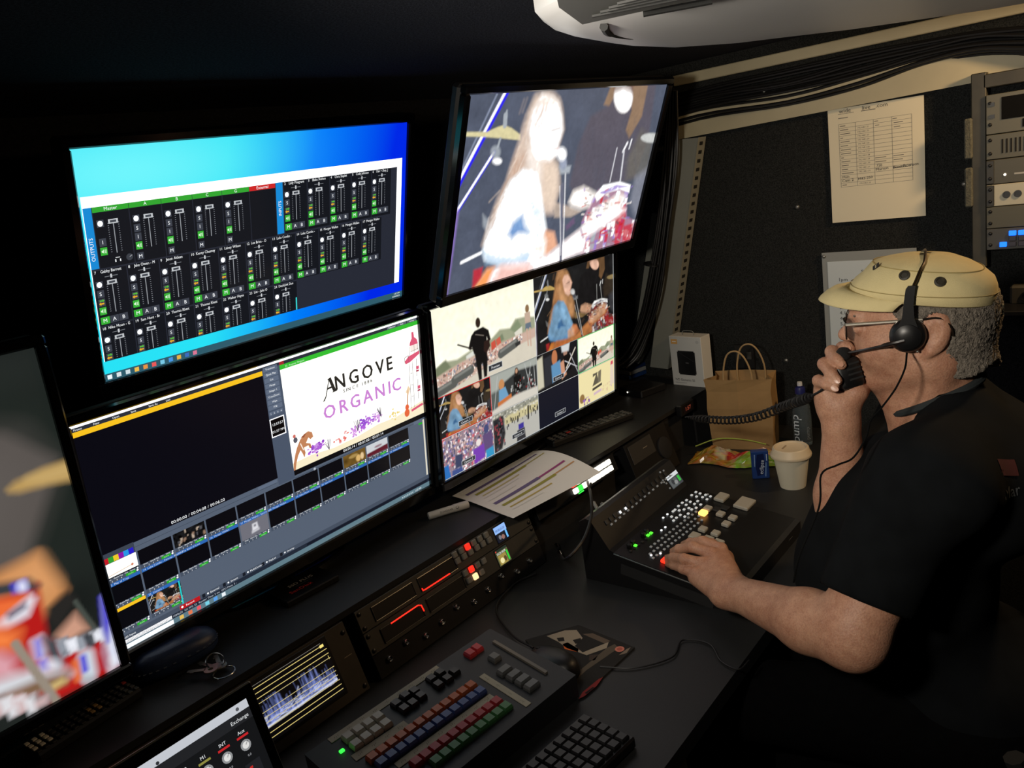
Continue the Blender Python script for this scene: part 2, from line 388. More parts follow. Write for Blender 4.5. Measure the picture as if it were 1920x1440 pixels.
MB().lathe([(0.001, -0.07), (0.035, -0.07), (0.042, -0.06), (0.048, 0.0), (0.045, 0.0), (0.043, -0.006), (0.001, -0.006)], 28, LM_).build('head', mat('lamp_white', (220, 218, 210), 0.4), t, True, True)
MB().lathe([(0.040, -0.005), (0.040, -0.003)], 28, LM_).build('lens', mat('fill_glow_white', (255, 240, 220), 0.5, emit=3.0), t, False, True)
MB().tube([Vector((FILL_POS[0], FILL_POS[1], ZC)), lp2 - dv * 0.05 + Vector((0, 0, .02))], 0.008, 10).build('stem', MATS['lamp_white'], t, True, True)
MB().lathe([(0.04, 0), (0.04, -0.01), (0.01, -0.014)], 24).build('mount', MATS['lamp_white'], t, True)

# ------------------------------------------------------------------ ceiling air conditioner
ACW = mat('ac_plastic', (214, 214, 214), 0.42, noise=0.02, nscale=5); ACD = mat('ac_grille', (96, 98, 95), 0.55)
ac = thing('air_conditioner', 'grey plastic air conditioner panel with louvre slots on the ceiling', 'air conditioner', Matrix.Translation((1.12, 0.30, ZC)))
far = [PZ(q[0], q[1], 1.728) for q in ((1004, 30), (1020, 48), (1060, 61), (1130, 74), (1220, 78), (1300, 73), (1400, 61), (1560, 43), (1700, 23), (1880, -3))]
near = [Vector(p) for p in ((1.66, .16, 0), (1.60, .05, 0), (1.40, -.10, 0), (1.10, -.14, 0), (.80, .02, 0), (.66, .22, 0), (.66, .38, 0))]
cen = Vector((1.14, .24, 0))
def acring(sc, z): return [Vector((cen.x + (p.x - cen.x) * sc, cen.y + (p.y - cen.y) * sc, z)) for p in far + near]
MB().loft([acring(1.0, ZC - .001), acring(1.0, 1.742), acring(1.0, 1.732), acring(.975, 1.722), acring(.90, 1.713), acring(.78, 1.707), acring(.5, 1.704)]).build('panel', ACW, ac, 50, True)
g0 = [PZ(q[0], q[1], 1.692) for q in ((1042, -12), (1048, 14), (1092, 46), (1110, 42), (1330, -6), (1300, -60), (1100, -80))]
MB().prism(g0, (0, 0, .016)).build('intake_grille', ACD, ac, world=True)
SLD = mat('slot_dark', (34, 35, 35), .7)
for k in range(4):
    MB().tube([PZ(1110 + 16 * k, 30 - 8 * k, 1.6915), PZ(1300 + 6 * k, -8 - 8 * k, 1.6915)], .0016, 6).build('slot', SLD, ac, world=True)
MB().tube(curve_pts([PZ(1132, 50, 1.7085), PZ(1140, 60, 1.711), PZ(1165, 67, 1.712), PZ(1210, 70, 1.7125), PZ(1265, 73, 1.7145)], 6), [.0045] * 8 + [.0035] * 8 + [.002] * 9, 8).build('outlet_slot', SLD, ac, True, True)
MB().tube([PZ(1206, 26, 1.7035), PZ(1335, 2, 1.7035)], .003, 6).build('outlet_slot', SLD, ac, world=True); MB().tube([PZ(1415, 57, 1.7125), PZ(1520, 36, 1.7085), PZ(1632, 13, 1.7065)], .0022, 6).build('outlet_slot', SLD, ac, world=True)
# ------------------------------------------------------------------ what the displays show
BEZ = mat('tv_gloss_black', (7, 7, 8), 0.16, spec=0.5); BACK = mat('tv_back_black', (10, 10, 11), 0.55)
SILV = mat('logo_silver', (96, 96, 98), 0.35, 0.6)
GRN, DK, TXT = (58, 178, 56), (22, 24, 30), (235, 238, 240)
def scene_singer(w, h, pal, to_uv, bg_noise=.10):
    """singer with a guitar at a microphone; points are read off the big display and carried to the picture"""
    p = Paint(w, h, pal['bg'], fx=lambda q: (lambda u: (u[0] * w, u[1] * h))(to_uv(q)))
    k = w / 360.0
    p.noise(bg_noise, np.random.default_rng(2), max(4, int(14 * k)))
    p.line((395, 95), (140, 640), 2.2 * k, pal['rod2'], 1 * k, .7)
    p.line((465, 70), (125, 720), 7 * k, pal['rodedge'], 1.2 * k); p.line((455, 70), (118, 712), 3.6 * k, pal['white'], 1 * k)
    p.line((375, 480), (130, 870), 5 * k, pal['rodedge'], 1 * k, .7); p.line((372, 480), (126, 868), 3 * k, pal['white'], .8 * k)
    p.line((125, 870), (50, 1420), 8 * k, pal['violet'], 2 * k, .8); p.line((118, 880), (48, 1420), 3 * k, pal['white'], 1 * k)
    p.line((160, 1200), (290, 1135), 4 * k, pal['white'], 1 * k, .9)
    p.poly([(150, 345), (330, 343), (395, 312), (440, 298), (490, 318), (548, 362), (548, 398), (430, 386), (300, 376), (150, 372)], pal['cymbal'], 1 * k)
    p.line((446, 300), (450, 235), 6 * k, pal['grey'], 1 * k); p.line((456, 240), (459, 205), 2 * k, pal['grey'], 1 * k)
    p.line((415, 390), (400, 440), 3 * k, pal['grey'], 1 * k); p.ell((385, 475), 32, 42, pal['grey'], 2 * k, .8); p.ell((395, 535), 32, 24, pal['white'], 1.5 * k, .9)
    p.poly([(300, 880), (345, 930), (335, 1010), (300, 960)], pal['grey'], 2 * k, .7)
    # musician behind, drum kit
    p.poly([(1110, 180), (1010, 240), (930, 420), (870, 690), (900, 760), (1200, 690), (1300, 640), (1390, 380), (1440, 20), (1150, 20)], pal['man'], 3 * k)
    p.poly([(1250, 520), (1340, 330), (1420, 400), (1380, 620), (1240, 660)], pal['olive'], 6 * k, .6)
    p.poly([(1150, 20), (1095, 165), (1130, 172), (1165, 110), (1200, 20)], pal['mhair'], 2 * k)
    p.poly([(1280, 10), (1390, 10), (1345, 240), (1262, 385), (1240, 330), (1278, 200)], pal['mhair'], 2 * k)
    p.ell((1223, 115), 62, 105, pal['face'], 2 * k); p.poly([(1150, 15), (1300, 15), (1285, 85), (1225, 60), (1165, 85)], pal['mface'], 3 * k, .7)
    p.ell((1410, 382), 72, 32, pal['cym2'], 1.5 * k)
    p.line((1250, 415), (1222, 470), 4 * k, pal['white'], 1 * k, .8); p.line((1278, 395), (1262, 450), 3 * k, pal['white'], 1 * k, .9); p.line((1228, 470), (1203, 665), 3 * k, pal['chain'], 1 * k); p.line((1182, 450), (1135, 670), 2 * k, pal['chain'], 1 * k)
    p.poly([(1300, 640), (1400, 560), (1360, 900), (1310, 940), (1270, 800)], pal['pale'], 5 * k, .55)
    p.poly([(1010, 800), (1060, 720), (1250, 715), (1245, 900), (1310, 930), (1270, 1060), (940, 1160), (950, 930)], pal['drum'], 2 * k)
    rng = np.random.default_rng(5)
    p.dots([(1000, 780), (1250, 730), (1240, 900), (1300, 940), (1265, 1050), (940, 1150), (955, 930)], 110, [pal['white'], pal['violet'], pal['red'], pal['grey'], pal['white'], pal['face']], (4 * k, 5 * k), rng, 1.2 * k, .85)
    p.poly([(1170, 900), (1235, 815), (1240, 900), (1200, 1070), (1165, 1090)], pal['red'], 2 * k, .8); p.poly([(1225, 960), (1290, 940), (1270, 1050), (1215, 1075)], pal['red'], 2 * k, .8)
    p.poly([(1035, 760), (1090, 692), (1200, 668), (1272, 690), (1262, 742), (1200, 720), (1110, 745), (1050, 800)], pal['white'], 1.5 * k); p.poly([(1075, 740), (1180, 690), (1250, 700), (1180, 716), (1100, 748)], pal['violet'], 1.5 * k, .8)
    p.poly([(760, 800), (870, 830), (945, 865), (880, 900), (770, 905)], pal['cymbal2'], 2 * k)
    p.poly([(865, 800), (895, 730), (960, 702), (1045, 745), (1000, 835), (940, 852), (880, 830)], pal['hand'], 4 * k)
    # singer
    p.poly([(735, 84), (650, 108), (600, 210), (565, 330), (525, 450), (485, 570), (455, 670), (400, 780), (350, 920), (300, 1080), (420, 1060), (560, 900), (760, 880), (795, 720), (800, 600), (770, 520), (830, 330), (820, 200), (800, 130)], pal['hair'], 5 * k)
    p.poly([(640, 330), (590, 480), (600, 640), (680, 720), (700, 560)], pal['hair2'], 6 * k, .8)
    p.poly([(530, 470), (490, 590), (470, 700), (540, 620), (580, 500)], pal['hair3'], 6 * k, .7)
    p.poly(pal['faceoutline'], pal['face'], 3 * k); p.poly([(745, 330), (808, 310), (812, 322), (750, 345)], pal['eye'], 1.5 * k, .5); p.line((770, 455), (802, 448), 2 * k, pal['lip'], 1.2 * k, .6)
    p.poly([(705, 88), (645, 125), (620, 210), (690, 185), (800, 165), (765, 108)], pal['hair4'], 8 * k, .55)
    p.poly([(690, 540), (790, 560), (800, 720), (760, 830), (700, 800)], pal['hair4'], 7 * k, .9)
    p.poly([(565, 585), (480, 660), (430, 760), (380, 900), (325, 1020), (298, 1120), (312, 1185), (400, 1212), (520, 1225), (620, 1200), (690, 1090), (720, 980), (700, 850), (680, 700), (650, 610)], pal['shirt'], 3 * k)
    p.poly([(470, 1010), (500, 940), (560, 890), (575, 960), (600, 1000), (530, 1005), (490, 1040)], pal['denim'], 4 * k, .85); p.poly([(600, 720), (690, 860), (700, 1000), (640, 960), (605, 830)], pal['shirt2'], 6 * k, .6)
    p.poly([(305, 1130), (330, 1200), (520, 1235), (600, 1210), (620, 1130), (500, 1180), (380, 1170)], pal['shirt3'], 6 * k, .8)
    p.poly([(715, 985), (770, 1000), (790, 1090), (715, 1165), (640, 1120), (690, 1040)], pal['arm'], 3 * k)
    p.poly([(620, 1080), (700, 1010), (720, 1060), (705, 1170), (600, 1200)], pal['hand'], 4 * k, .9)
    p.poly([(600, 1190), (720, 1150), (960, 960), (1180, 830), (1240, 850), (1190, 900), (980, 1040), (960, 1130), (820, 1190), (640, 1290), (330, 1400), (230, 1400), (330, 1260), (420, 1215)], pal['guitar'], 4 * k)
    p.poly([(235, 1370), (330, 1240), (375, 1230), (335, 1330), (290, 1400)], pal['guitar2'], 4 * k); p.poly([(330, 1400), (420, 1225), (600, 1215), (640, 1280)], pal['guitar3'], 6 * k, .8)
    p.poly([(240, 1250), (300, 1230), (290, 1300), (230, 1380)], pal['red'], 2 * k, .8)
    p.poly([(1020, 860), (1200, 740), (1245, 760), (1190, 880), (1000, 1000), (950, 980)], pal['hand'], 4 * k, .85); p.line((945, 985), (960, 1035), 3 * k, pal['wrist'], 1.5 * k, .8)
    p.line((822, 690), (812, 1200), 4.5 * k, pal['stand'], 1 * k); p.line((845, 560), (826, 1200), 2 * k, pal['white'], 1 * k, .7); p.line((806, 700), (812, 1150), 1.5 * k, pal['white'], .8 * k, .6)
    p.poly([(800, 570), (880, 565), (870, 610), (810, 620)], pal['grey'], 2 * k); p.ell((828, 545), 24, 48, pal['mic2'], 2 * k); p.ell((818, 488), 33, 45, pal['mic'], 2.5 * k)
    p.poly([(845, 960), (900, 905), (905, 940), (850, 990)], pal['logo'], 2 * k, .8)
    g = np.random.default_rng(12)
    for j in range(46):                                                              # loose strands and creases
        t = g.uniform(0, 1); x, y = 700 - 330 * t + g.uniform(-40, 40), 150 + 760 * t; c = pal[('hair', 'hair2', 'hair3', 'hair4')[j % 4]]
        p.line((x, y), (x - g.uniform(10, 70), y + g.uniform(60, 150)), g.uniform(.8, 2.4) * k, c, 1.4 * k, .35)
    for j in range(16): x, y = g.uniform(560, 680), g.uniform(120, 320); p.line((x, y), (x - 30, y + 90), 1.6 * k, pal['hair'], 2 * k, .22)
    for j in range(10): x, y = g.uniform(380, 660), g.uniform(700, 1100); p.line((x, y), (x + g.uniform(-30, 40), y + g.uniform(40, 120)), 2 * k, pal['shirt3'], 2.5 * k, .25)
    for j in range(24): x, y = g.uniform(900, 1330), g.uniform(240, 640); p.line((x, y), (x + g.uniform(-30, 10), y + g.uniform(60, 160)), 2.5 * k, pal['bg'], 3 * k, .16)
    for j in range(60): x, y = g.uniform(960, 1280), g.uniform(700, 1080); p.line((x, y), (x + g.uniform(-30, 30), y + g.uniform(-12, 12)), g.uniform(1, 3) * k, pal[('white', 'violet', 'red', 'grey', 'man', 'hand')[j % 6]], 1 * k, .6)
    p.noise(.05, np.random.default_rng(3), 3).noise(.10 * pal.get('tex', .4), np.random.default_rng(4), max(6, int(9 * k)))
    return p
FO1 = [(690, 92), (625, 200), (600, 330), (640, 500), (690, 535), (740, 540), (785, 500), (800, 420), (828, 330), (822, 240), (800, 150), (760, 108)]
FO2 = [(745, 190), (700, 260), (690, 400), (700, 500), (740, 545), (785, 510), (800, 430), (838, 340), (822, 250), (805, 190)]
PAL_C = dict(bg=(80, 87, 104), rod2=(150, 160, 185), rodedge=(40, 30, 235), white=(252, 252, 255), violet=(150, 120, 205), cymbal=(214, 204, 158), grey=(165, 172, 180), man=(88, 84, 96), olive=(112, 108, 96), mhair=(142, 116, 94), mface=(120, 92, 84), face=(255, 251, 249), cym2=(196, 198, 196), chain=(214, 214, 220), pale=(150, 152, 164), drum=(168, 128, 150), red=(202, 32, 50), cymbal2=(178, 162, 150), hand=(255, 246, 238), hair=(216, 194, 178), hair2=(250, 240, 232), hair3=(192, 152, 128), hair4=(232, 210, 190), eye=(190, 180, 178), lip=(235, 200, 195), shirt=(250, 253, 255), denim=(62, 128, 196), shirt2=(214, 234, 250), shirt3=(168, 206, 236), arm=(230, 172, 140), guitar=(252, 240, 240), guitar2=(248, 160, 96), guitar3=(240, 182, 168), wrist=(190, 170, 190), stand=(104, 106, 124), mic=(248, 248, 250), mic2=(150, 158, 178), logo=(110, 86, 118), faceoutline=FO1)
PAL_D = dict(bg=(26, 26, 27), rod2=(80, 84, 90), rodedge=(150, 160, 190), white=(226, 226, 222), violet=(96, 84, 104), cymbal=(176, 148, 84), grey=(120, 122, 122), man=(22, 21, 22), olive=(66, 54, 40), mhair=(104, 76, 50), mface=(120, 84, 64), face=(226, 180, 156), cym2=(140, 120, 80), chain=(150, 150, 146), pale=(70, 70, 74), drum=(98, 56, 50), red=(158, 34, 36), cymbal2=(120, 96, 60), hand=(198, 152, 120), hair=(166, 118, 76), hair2=(196, 146, 102), hair3=(150, 98, 58), hair4=(180, 132, 88), eye=(110, 70, 56), lip=(190, 100, 90), tex=2.2, shirt=(116, 154, 184), denim=(38, 86, 134), shirt2=(142, 184, 214), shirt3=(88, 134, 176), arm=(196, 120, 76), guitar=(176, 112, 64), guitar2=(206, 122, 52), guitar3=(190, 104, 54), wrist=(120, 90, 80), stand=(40, 40, 44), mic=(206, 206, 204), mic2=(70, 72, 78), logo=(60, 46, 40), faceoutline=FO2)

def tv_frame(c, tilt, yaw, roll):
    m = Matrix.Rotation(yaw, 4, 'Z') @ Matrix.Rotation(tilt, 4, 'X') @ Matrix.Rotation(roll, 4, 'Y'); m.translation = Vector(c) + Vector((0, 0, CAM.z)); return m
def uv_of(M, w, h):
    inv = M.inverted(); o = inv @ CAM
    def f(q, base=(0, 0), sc=1.0):
        d = (inv.to_3x3() @ ray(base[0] + q[0] / sc, base[1] + q[1] / sc)); t = -o.y / d.y; p = o + d * t
        return (p.x / w + .5, .5 - p.z / h)
    return f
def make_tv(name, label, M, w, h, bez, depth, ink, strength, stand=None, logo=None, bez_b=None, boost=.5):
    bb = bez_b or bez; t = thing(name, label, 'television', M)
    fr = MB()
    W2, H2 = w / 2, h / 2; d = 0.012
    for (x0, x1, z0, z1) in ((-W2 - bez, W2 + bez, H2, H2 + bez), (-W2 - bez, W2 + bez, -H2 - bb, -H2), (-W2 - bez, -W2, -H2, H2), (W2, W2 + bez, -H2, H2)):
        fr.box(((x0 + x1) / 2, d / 2 - .006, (z0 + z1) / 2), (x1 - x0, d + .006, z1 - z0), bev=.003)
    fr.build('bezel', BEZ, t, 30)
    fo = Matrix.Rotation(math.pi / 2, 4, 'X')                       # sheet x,y,z -> x, z, -y
    for c in ink.C:
        mn = c[:, :3].min(1); t_ = np.clip((mn - .72) / .26, 0, 1); c[:, :3] *= (1 + boost * t_ * t_ * (3 - 2 * t_))[:, None]      # whites of a screen outshine its colours
    ink.build('display', mat_print('display_' + name + str(len(MATS)), 0.3, strength, 0.5), t, fo)
    bk = MB(); a, b = W2 + bez - .002, H2
    bk.box((0, d + .010, (bez - bb) / 2), (2 * a, .022, 2 * b + bez + bb - .004), bev=.006); bk.box((0, d + .021 + (depth - .03) / 2, -.02), (w * .72, depth - .03, h * .66), bev=.01)
    bk.build('back_shell', BACK, t, 30)
    if logo:
        lo = Ink(.1, .02, (100, 20)); lo.text(logo, 50, 14, 7.5, (120, 120, 124), 'c', 1.12)
        lo.build('logo', mat_print('logo_print', .4, 0, .5), t, Matrix.Translation((0, -.0065, -H2 - bb * .55)) @ fo)
    if stand is not None:                                          # height of the surface in world z
        pz = stand; inv = M.inverted(); c = M @ Vector((0, .04, -H2 - bb + .03)); top = inv @ c
        s = MB().tube([M @ Vector((0, .035, -H2 * .6)), Vector((c.x, c.y + .035, pz + .012))], .022, 12); s.build('stand_neck', BEZ, t, True, True)
        f = MB(); n = 40; rings = []
        for (k, z) in ((1, 0), (1, .007), (.94, .011), (.5, .016)):
            rings.append([Vector((c.x + .15 * k * math.cos(6.2832 * i / n), c.y + .035 + .055 * k * math.sin(6.2832 * i / n), pz + z)) for i in range(n)])
        f.loft(rings).build('stand_foot', BEZ, t, True, True)
    return t

# ---- mixer on the upper left screen
def ink_mixer():
    k = Ink(.7, .39375)
    p = Paint(96, 54, (0, 0, 0)); X, Y = p.X / 96, p.Y / 54
    c0, c1, c2, c3 = (np.array(lin(c)) for c in ((120, 250, 255), (40, 226, 246), (0, 128, 250), (0, 40, 232)))
    t = np.clip(X * 1.02 + Y * .12 - .05, 0, 1)[..., None]
    p.a = np.where(t < .5, c1 + (c2 - c1) * np.clip((t - .35) / .28, 0, 1), c2 + (c3 - c2) * np.clip((t - .63) / .3, 0, 1)); p.a = np.where((t >= .5) & (t < .63), c1 + (c2 - c1) * np.clip((t - .35) / .28, 0, 1), p.a)
    g = np.exp(-((X - .12) ** 2 / .09 + (Y - .12) ** 2 / .03))[..., None]; p.a = p.a + (c0 - p.a) * g * .8
    k.layer = 0; k.image(p.a, 0, 0, 1920, 1080)
    k.layer = 1; k.rect(14, 205, 1889, 978, (252, 252, 254)); k.rect(0, 1042, 1920, 1080, (48, 92, 108))
    k.layer = 2; k.rect(17, 254, 1850, 979, (40, 43, 54))
    for i, cc in enumerate(((230, 240, 245), (220, 230, 235), (210, 225, 230), (240, 190, 80), (230, 150, 70), (235, 90, 90), (120, 200, 230), (70, 150, 230), (230, 180, 70), (60, 110, 190), (220, 120, 150))):
        k.rect(18 + 44 * i, 1050, 40 + 44 * i, 1072, cc)
    k.text('1:57 PM', 1900, 1058, 11, TXT, 'r'); k.text('2/04/2023', 1900, 1075, 11, TXT, 'r')
    def num(t, x, y, s, al='c', c=TXT, sq=1): k.layer = 5; k.text(t, x, y, s, c, al, 1.0, 0, sq)
    def strip(x, y, w, h, title, n, full=True):
        k.layer = 3; k.rect(x + 2, y, x + w - 3, y + h, DK); 
        if title: num(str(n), x + 6, y + 14, 13, 'l'); num(title[:13], x + 34, y + 14, 14, 'l', TXT, .82)
    def body(x, y0, inp, bottom, ext):
        """y0: fader cap height"""
        def vis(v): return v < bottom
        k.layer = 4; k.rect(x + 5, y0 - 12, x + 36, y0 + 20, (70, 74, 84)); k.layer = 5; k.ell(x + 20, y0 + 4, 12, 13, (248, 250, 250))
        for j, (lb, cc) in enumerate(((('S', None), ('link', None), ('mute', GRN)) if inp else (('S', None), ('I', None), ('mute', GRN)))):
            yy = y0 + 30 + j * 41
            if lb == 'S' and ext == 'master': continue
            if not vis(yy + 30): continue
            k.layer = 4; k.rect(x + 5, yy, x + 36, yy + 36, cc or (62, 66, 76))
            if lb == 'mute':
                k.layer = 5; k.poly([(x + 10, yy + 14), (x + 15, yy + 14), (x + 20, yy + 8), (x + 20, yy + 28), (x + 15, yy + 22), (x + 10, yy + 22)], (225, 250, 220)); k.line((x + 25, yy + 10), (x + 25, yy + 26), 2.5, (225, 250, 220)); k.line((x + 30, yy + 8), (x + 30, yy + 28), 2.5, (225, 250, 220))
            elif lb == 'link':
                k.layer = 5; k.rect(x + 9, yy + 20, x + 30, yy + 27, (236, 176, 40)); k.poly([(x + 7, yy + 23), (x + 16, yy + 15), (x + 16, yy + 32)], (236, 176, 40)); k.rect(x + 11, yy + 6, x + 30, yy + 12, (90, 190, 60)); k.poly([(x + 34, yy + 9), (x + 25, yy + 2), (x + 25, yy + 16)], (90, 190, 60))
            else: num(lb, x + 20, yy + 26, 17)
        yb = min(y0 + 145, bottom - 4); k.layer = 4; k.rect(x + 76, y0, x + 80, yb, (150, 154, 160))
        for i in range(15):
            yy = y0 + 6 + i * 10
            if yy < yb: k.rect(x + 52, yy, x + 57, yy + 3, (130, 134, 142)); k.rect(x + 99, yy, x + 104, yy + 3, (130, 134, 142))
        k.layer = 5; k.rect(x + 56, y0 - 10, x + 100, y0 + 10, (196, 200, 204)); k.layer = 6; k.rect(x + 64, y0 - 5, x + 92, y0 + 5, (66, 70, 78))
        if inp:
            k.layer = 4; k.rect(x + 48, y0 - 30, x + 108, y0 - 27, (120, 124, 130)); k.layer = 5; k.rect(x + 74, y0 - 38, x + 82, y0 - 20, (205, 208, 212))
            if vis(y0 + 160):
                for j, lb in enumerate('MAB'):
                    k.layer = 4; k.rect(x + 4 + 43 * j, y0 + 160, x + 45 + 43 * j, y0 + 195, GRN if j == 0 else (62, 66, 76)); num(lb, x + 24 + 43 * j, y0 + 186, 18)
    k.layer = 3; k.rect(17, 254, 53, 529, (24, 138, 214)); k.rect(998, 253, 1040, 525, (24, 138, 214))
    k.layer = 4; k.text('OUTPUTS', 42, 440, 17, TXT, 'c', 1, -math.pi / 2); k.text('INPUTS', 1028, 390, 17, TXT, 'c', 1, -math.pi / 2)
    xs = [55, 218, 372, 528, 686, 840, 996]
    for i, n in enumerate(('Master', 'A', 'B', 'C', 'G', 'External')):
        k.layer = 3; k.rect(xs[i] + 2, 279, xs[i + 1] - 2, 530, DK); k.rect(xs[i] + 1, 254, xs[i + 1] - 1, 278, (206, 40, 40) if i == 5 else (52, 166, 50)); num(n, (xs[i] + xs[i + 1]) / 2, 273, 15)
        if i < 5: body(xs[i] + 8, 325, False, 530, 'master' if i == 0 else '')
        if 0 < i < 5: k.layer = 4; k.rect(xs[i] + 13, 488, xs[i] + 44, 522, (62, 66, 76)); num('M', xs[i] + 29, 514, 17)
    k.layer = 4; k.ell(195, 500, 16, 16, (60, 64, 72)); k.line((195, 500), (208, 492), 3, (200, 200, 205)); k.line((130, 512), (130, 500), 5, TXT); k.line((152, 512), (152, 500), 5, TXT); k.line((131, 492), (151, 492), 3, TXT)
    for i, n in enumerate(('Lady Musgrave', 'Blake Shelton', 'Chris Stapleton', 'Cody Johnson', 'Dan + Shay, J')):
        strip(1045 + 152 * i, 256, 152, 272, n, 2 + i); body(1045 + 152 * i, 318, True, 530, '')
    for i, n in enumerate(('Gabby Barrett', 'Jake Owen - M', 'Jason Aldean', 'Kenny Chesney', 'Lainey Wilson', 'Lee Brice - On', 'Luke Combs -', 'Luke Combs -', 'Morgan Wallen', 'Morgan Wallen', 'Morgan Wallen')):
        strip(20 + 156 * i, 538, 156, 262, n, 7 + i); body(22 + 156 * i, 600, True, 802, '')
    for i, n in enumerate(('Niko Moon - G', 'Sam Hunt - Br', 'Thomas Rhett', 'Thomas Rhett', 'Walker Hayes', 'List - Jake Ow', 'DeckLink Duo')):
        strip(20 + 156 * i, 808, 156, 170, n, 18 + i); body(22 + 156 * i, 870, True, 978, '')
    k.layer = 5; k.rect(1100, 905, 1108, 978, (60, 220, 220))
    return k
def ink_switcher(thumb):
    k = Ink(.7, .39375); GB = (86, 97, 114); BT = (96, 108, 128)
    k.layer = 0; k.rect(0, 0, 1920, 1080, GB)
    k.layer = 1; k.rect(0, 0, 1920, 17, (252, 252, 253)); k.rect(0, 17, 1920, 34, (44, 48, 58)); k.rect(0, 34, 887, 57, (250, 196, 34)); k.rect(0, 57, 887, 600, (9, 9, 18)); k.rect(887, 30, 985, 640, (74, 85, 104))
    k.rect(985, 34, 1920, 58, (54, 190, 50)); k.rect(985, 600, 1920, 628, (10, 10, 14)); k.rect(985, 58, 1920, 600, (254, 252, 244)); k.rect(985, 17, 1012, 34, (206, 36, 40))
    k.layer = 2
    for i, n in enumerate(('Preset', 'New', 'Open', 'Save', 'Save As', 'Last')): k.text(n, 12 + 78 * i, 30, 9, TXT); 
    for i, n in enumerate(('Fullscreen', 'Basic', 'Settings')): k.rect(1690 + 76 * i, 18, 1760 + 76 * i, 33, (92, 100, 112)); k.layer = 3; k.text(n, 1725 + 76 * i, 30, 8, TXT, 'c'); k.layer = 2
    k.text('25. Angove Organic', 1016, 52, 10, (210, 250, 205))
    k.text('00:00:00 / 00:04:08 / 00:06:20', 455, 594, 15, TXT, 'c', 1.05); k.text('00:00:14 / 00:01:00 / 00:01:14', 1450, 621, 16, TXT, 'c', 1.05)
    for i, n in enumerate(('Transition', 'Quick Play', 'Cut', 'Merge', 'Stinger 1', 'CrossZoom', 'Wipe', 'FTB')):
        y = 22 + 28 * i; k.layer = 2; k.rect(892, y, 972, y + 24, BT); k.layer = 3; k.text(n, 932, y + 16, 9, TXT, 'c')
    for i in range(4): k.layer = 2; k.rect(892 + 20 * i, 250, 910 + 20 * i, 268, BT); k.layer = 3; k.text('1234'[i], 901 + 20 * i, 264, 8, TXT, 'c')
    k.layer = 2; k.rect(888, 286, 972, 384, (248, 248, 250)); k.layer = 3; k.rect(893, 291, 967, 379, (6, 6, 8)); k.layer = 4; k.text('13:57:57', 930, 325, 13, TXT, 'c'); k.text('01:57 PM', 930, 362, 13, TXT, 'c')
    # the title card shown on the output
    k.layer = 2; k.poly([(985, 600), (985, 560), (1100, 556), (1250, 572), (1420, 566), (1560, 548), (1700, 552), (1920, 520), (1920, 600)], (252, 240, 206)); INK = (44, 42, 38); PUR = (206, 134, 214)
    k.layer = 3
    for bx, by in ((0, 0), (2.6, 0), (5, 0), (2.6, -1.5), (2.6, 1.5)): k.layer += .05; k.text('NGOVE', 1294 + bx, 262 + by, 76, INK, 'l', 1.26, 0, .90)
    k.layer = 3
    k.poly([(1212, 300), (1232, 276), (1262, 196), (1254, 190), (1278, 182), (1304, 262), (1314, 268), (1276, 268), (1284, 262), (1277, 242), (1250, 244), (1236, 282), (1224, 298)], INK); k.layer = 4; k.poly([(1254, 234), (1275, 232), (1265, 202)], (254, 252, 244)); k.layer = 3
    k.text('SINCE 1886', 1452, 292, 19, INK, 'c', 1.55); k.layer = 3.05; k.text('SINCE 1886', 1453.4, 292, 19, INK, 'c', 1.55); k.layer = 3; [(setattr(k, 'layer', 3 + .05 * i), k.text('ORGANIC', 1203 + bx, 398 + by, 72, PUR, 'l', 1.24, 0, .98)) for i, (bx, by) in enumerate(((0, 0), (2.2, 0), (4.4, 0), (2.2, -1.3), (2.2, 1.3)))]; k.layer = 3
    RED = (224, 92, 122); LN = (98, 88, 96)                                            # lighthouse
    k.poly([(1846, 168), (1850, 150), (1866, 128), (1868, 92), (1884, 92), (1886, 124), (1906, 142), (1912, 168)], RED); k.rect(1850, 168, 1912, 206, (250, 236, 226)); k.poly([(1800, 248), (1830, 226), (1918, 212), (1918, 232), (1840, 262), (1806, 266)], RED)
    for a, b in (((1846, 170), (1842, 226)), ((1880, 168), (1880, 220)), ((1906, 168), (1912, 214)), ((1850, 204), (1910, 198)), ((1800, 226), (1800, 262)), ((1830, 220), (1830, 262)), ((1800, 226), (1832, 220)), ((1832, 266), (1822, 540)), ((1858, 260), (1848, 540)), ((1890, 254), (1884, 360)), ((1836, 330), (1852, 330)), ((1834, 400), (1850, 402)), ((1832, 470), (1848, 470)), ((1890, 380), (1884, 500))): k.line(a, b, 3, LN)
    for y in (300, 420): k.rect(1884, y, 1906, y + 20, RED); k.rect(1882, y + 24, 1904, y + 34, (168, 60, 84))
    k.poly([(1820, 548), (1912, 534), (1920, 548), (1824, 562)], RED)
    k.ell(1786, 556, 20, 24, (232, 104, 62)); k.ell(1790, 522, 15, 18, (232, 104, 62)); k.line((1794, 510), (1806, 420), 8, (196, 140, 96)); k.poly([(1788, 430), (1812, 396), (1826, 420), (1806, 452)], (244, 214, 176))
    BR = (196, 132, 92)                                                                # rearing horse with rider
    k.poly([(990, 560), (1004, 520), (1020, 486), (1044, 452), (1070, 430), (1100, 422), (1122, 436), (1126, 462), (1108, 470), (1096, 456), (1078, 480), (1104, 492), (1110, 520), (1096, 516), (1090, 498), (1062, 500), (1068, 530), (1058, 556), (1050, 530), (1040, 506), (1022, 530), (1006, 564), (996, 600), (984, 600)], BR); k.layer = 4
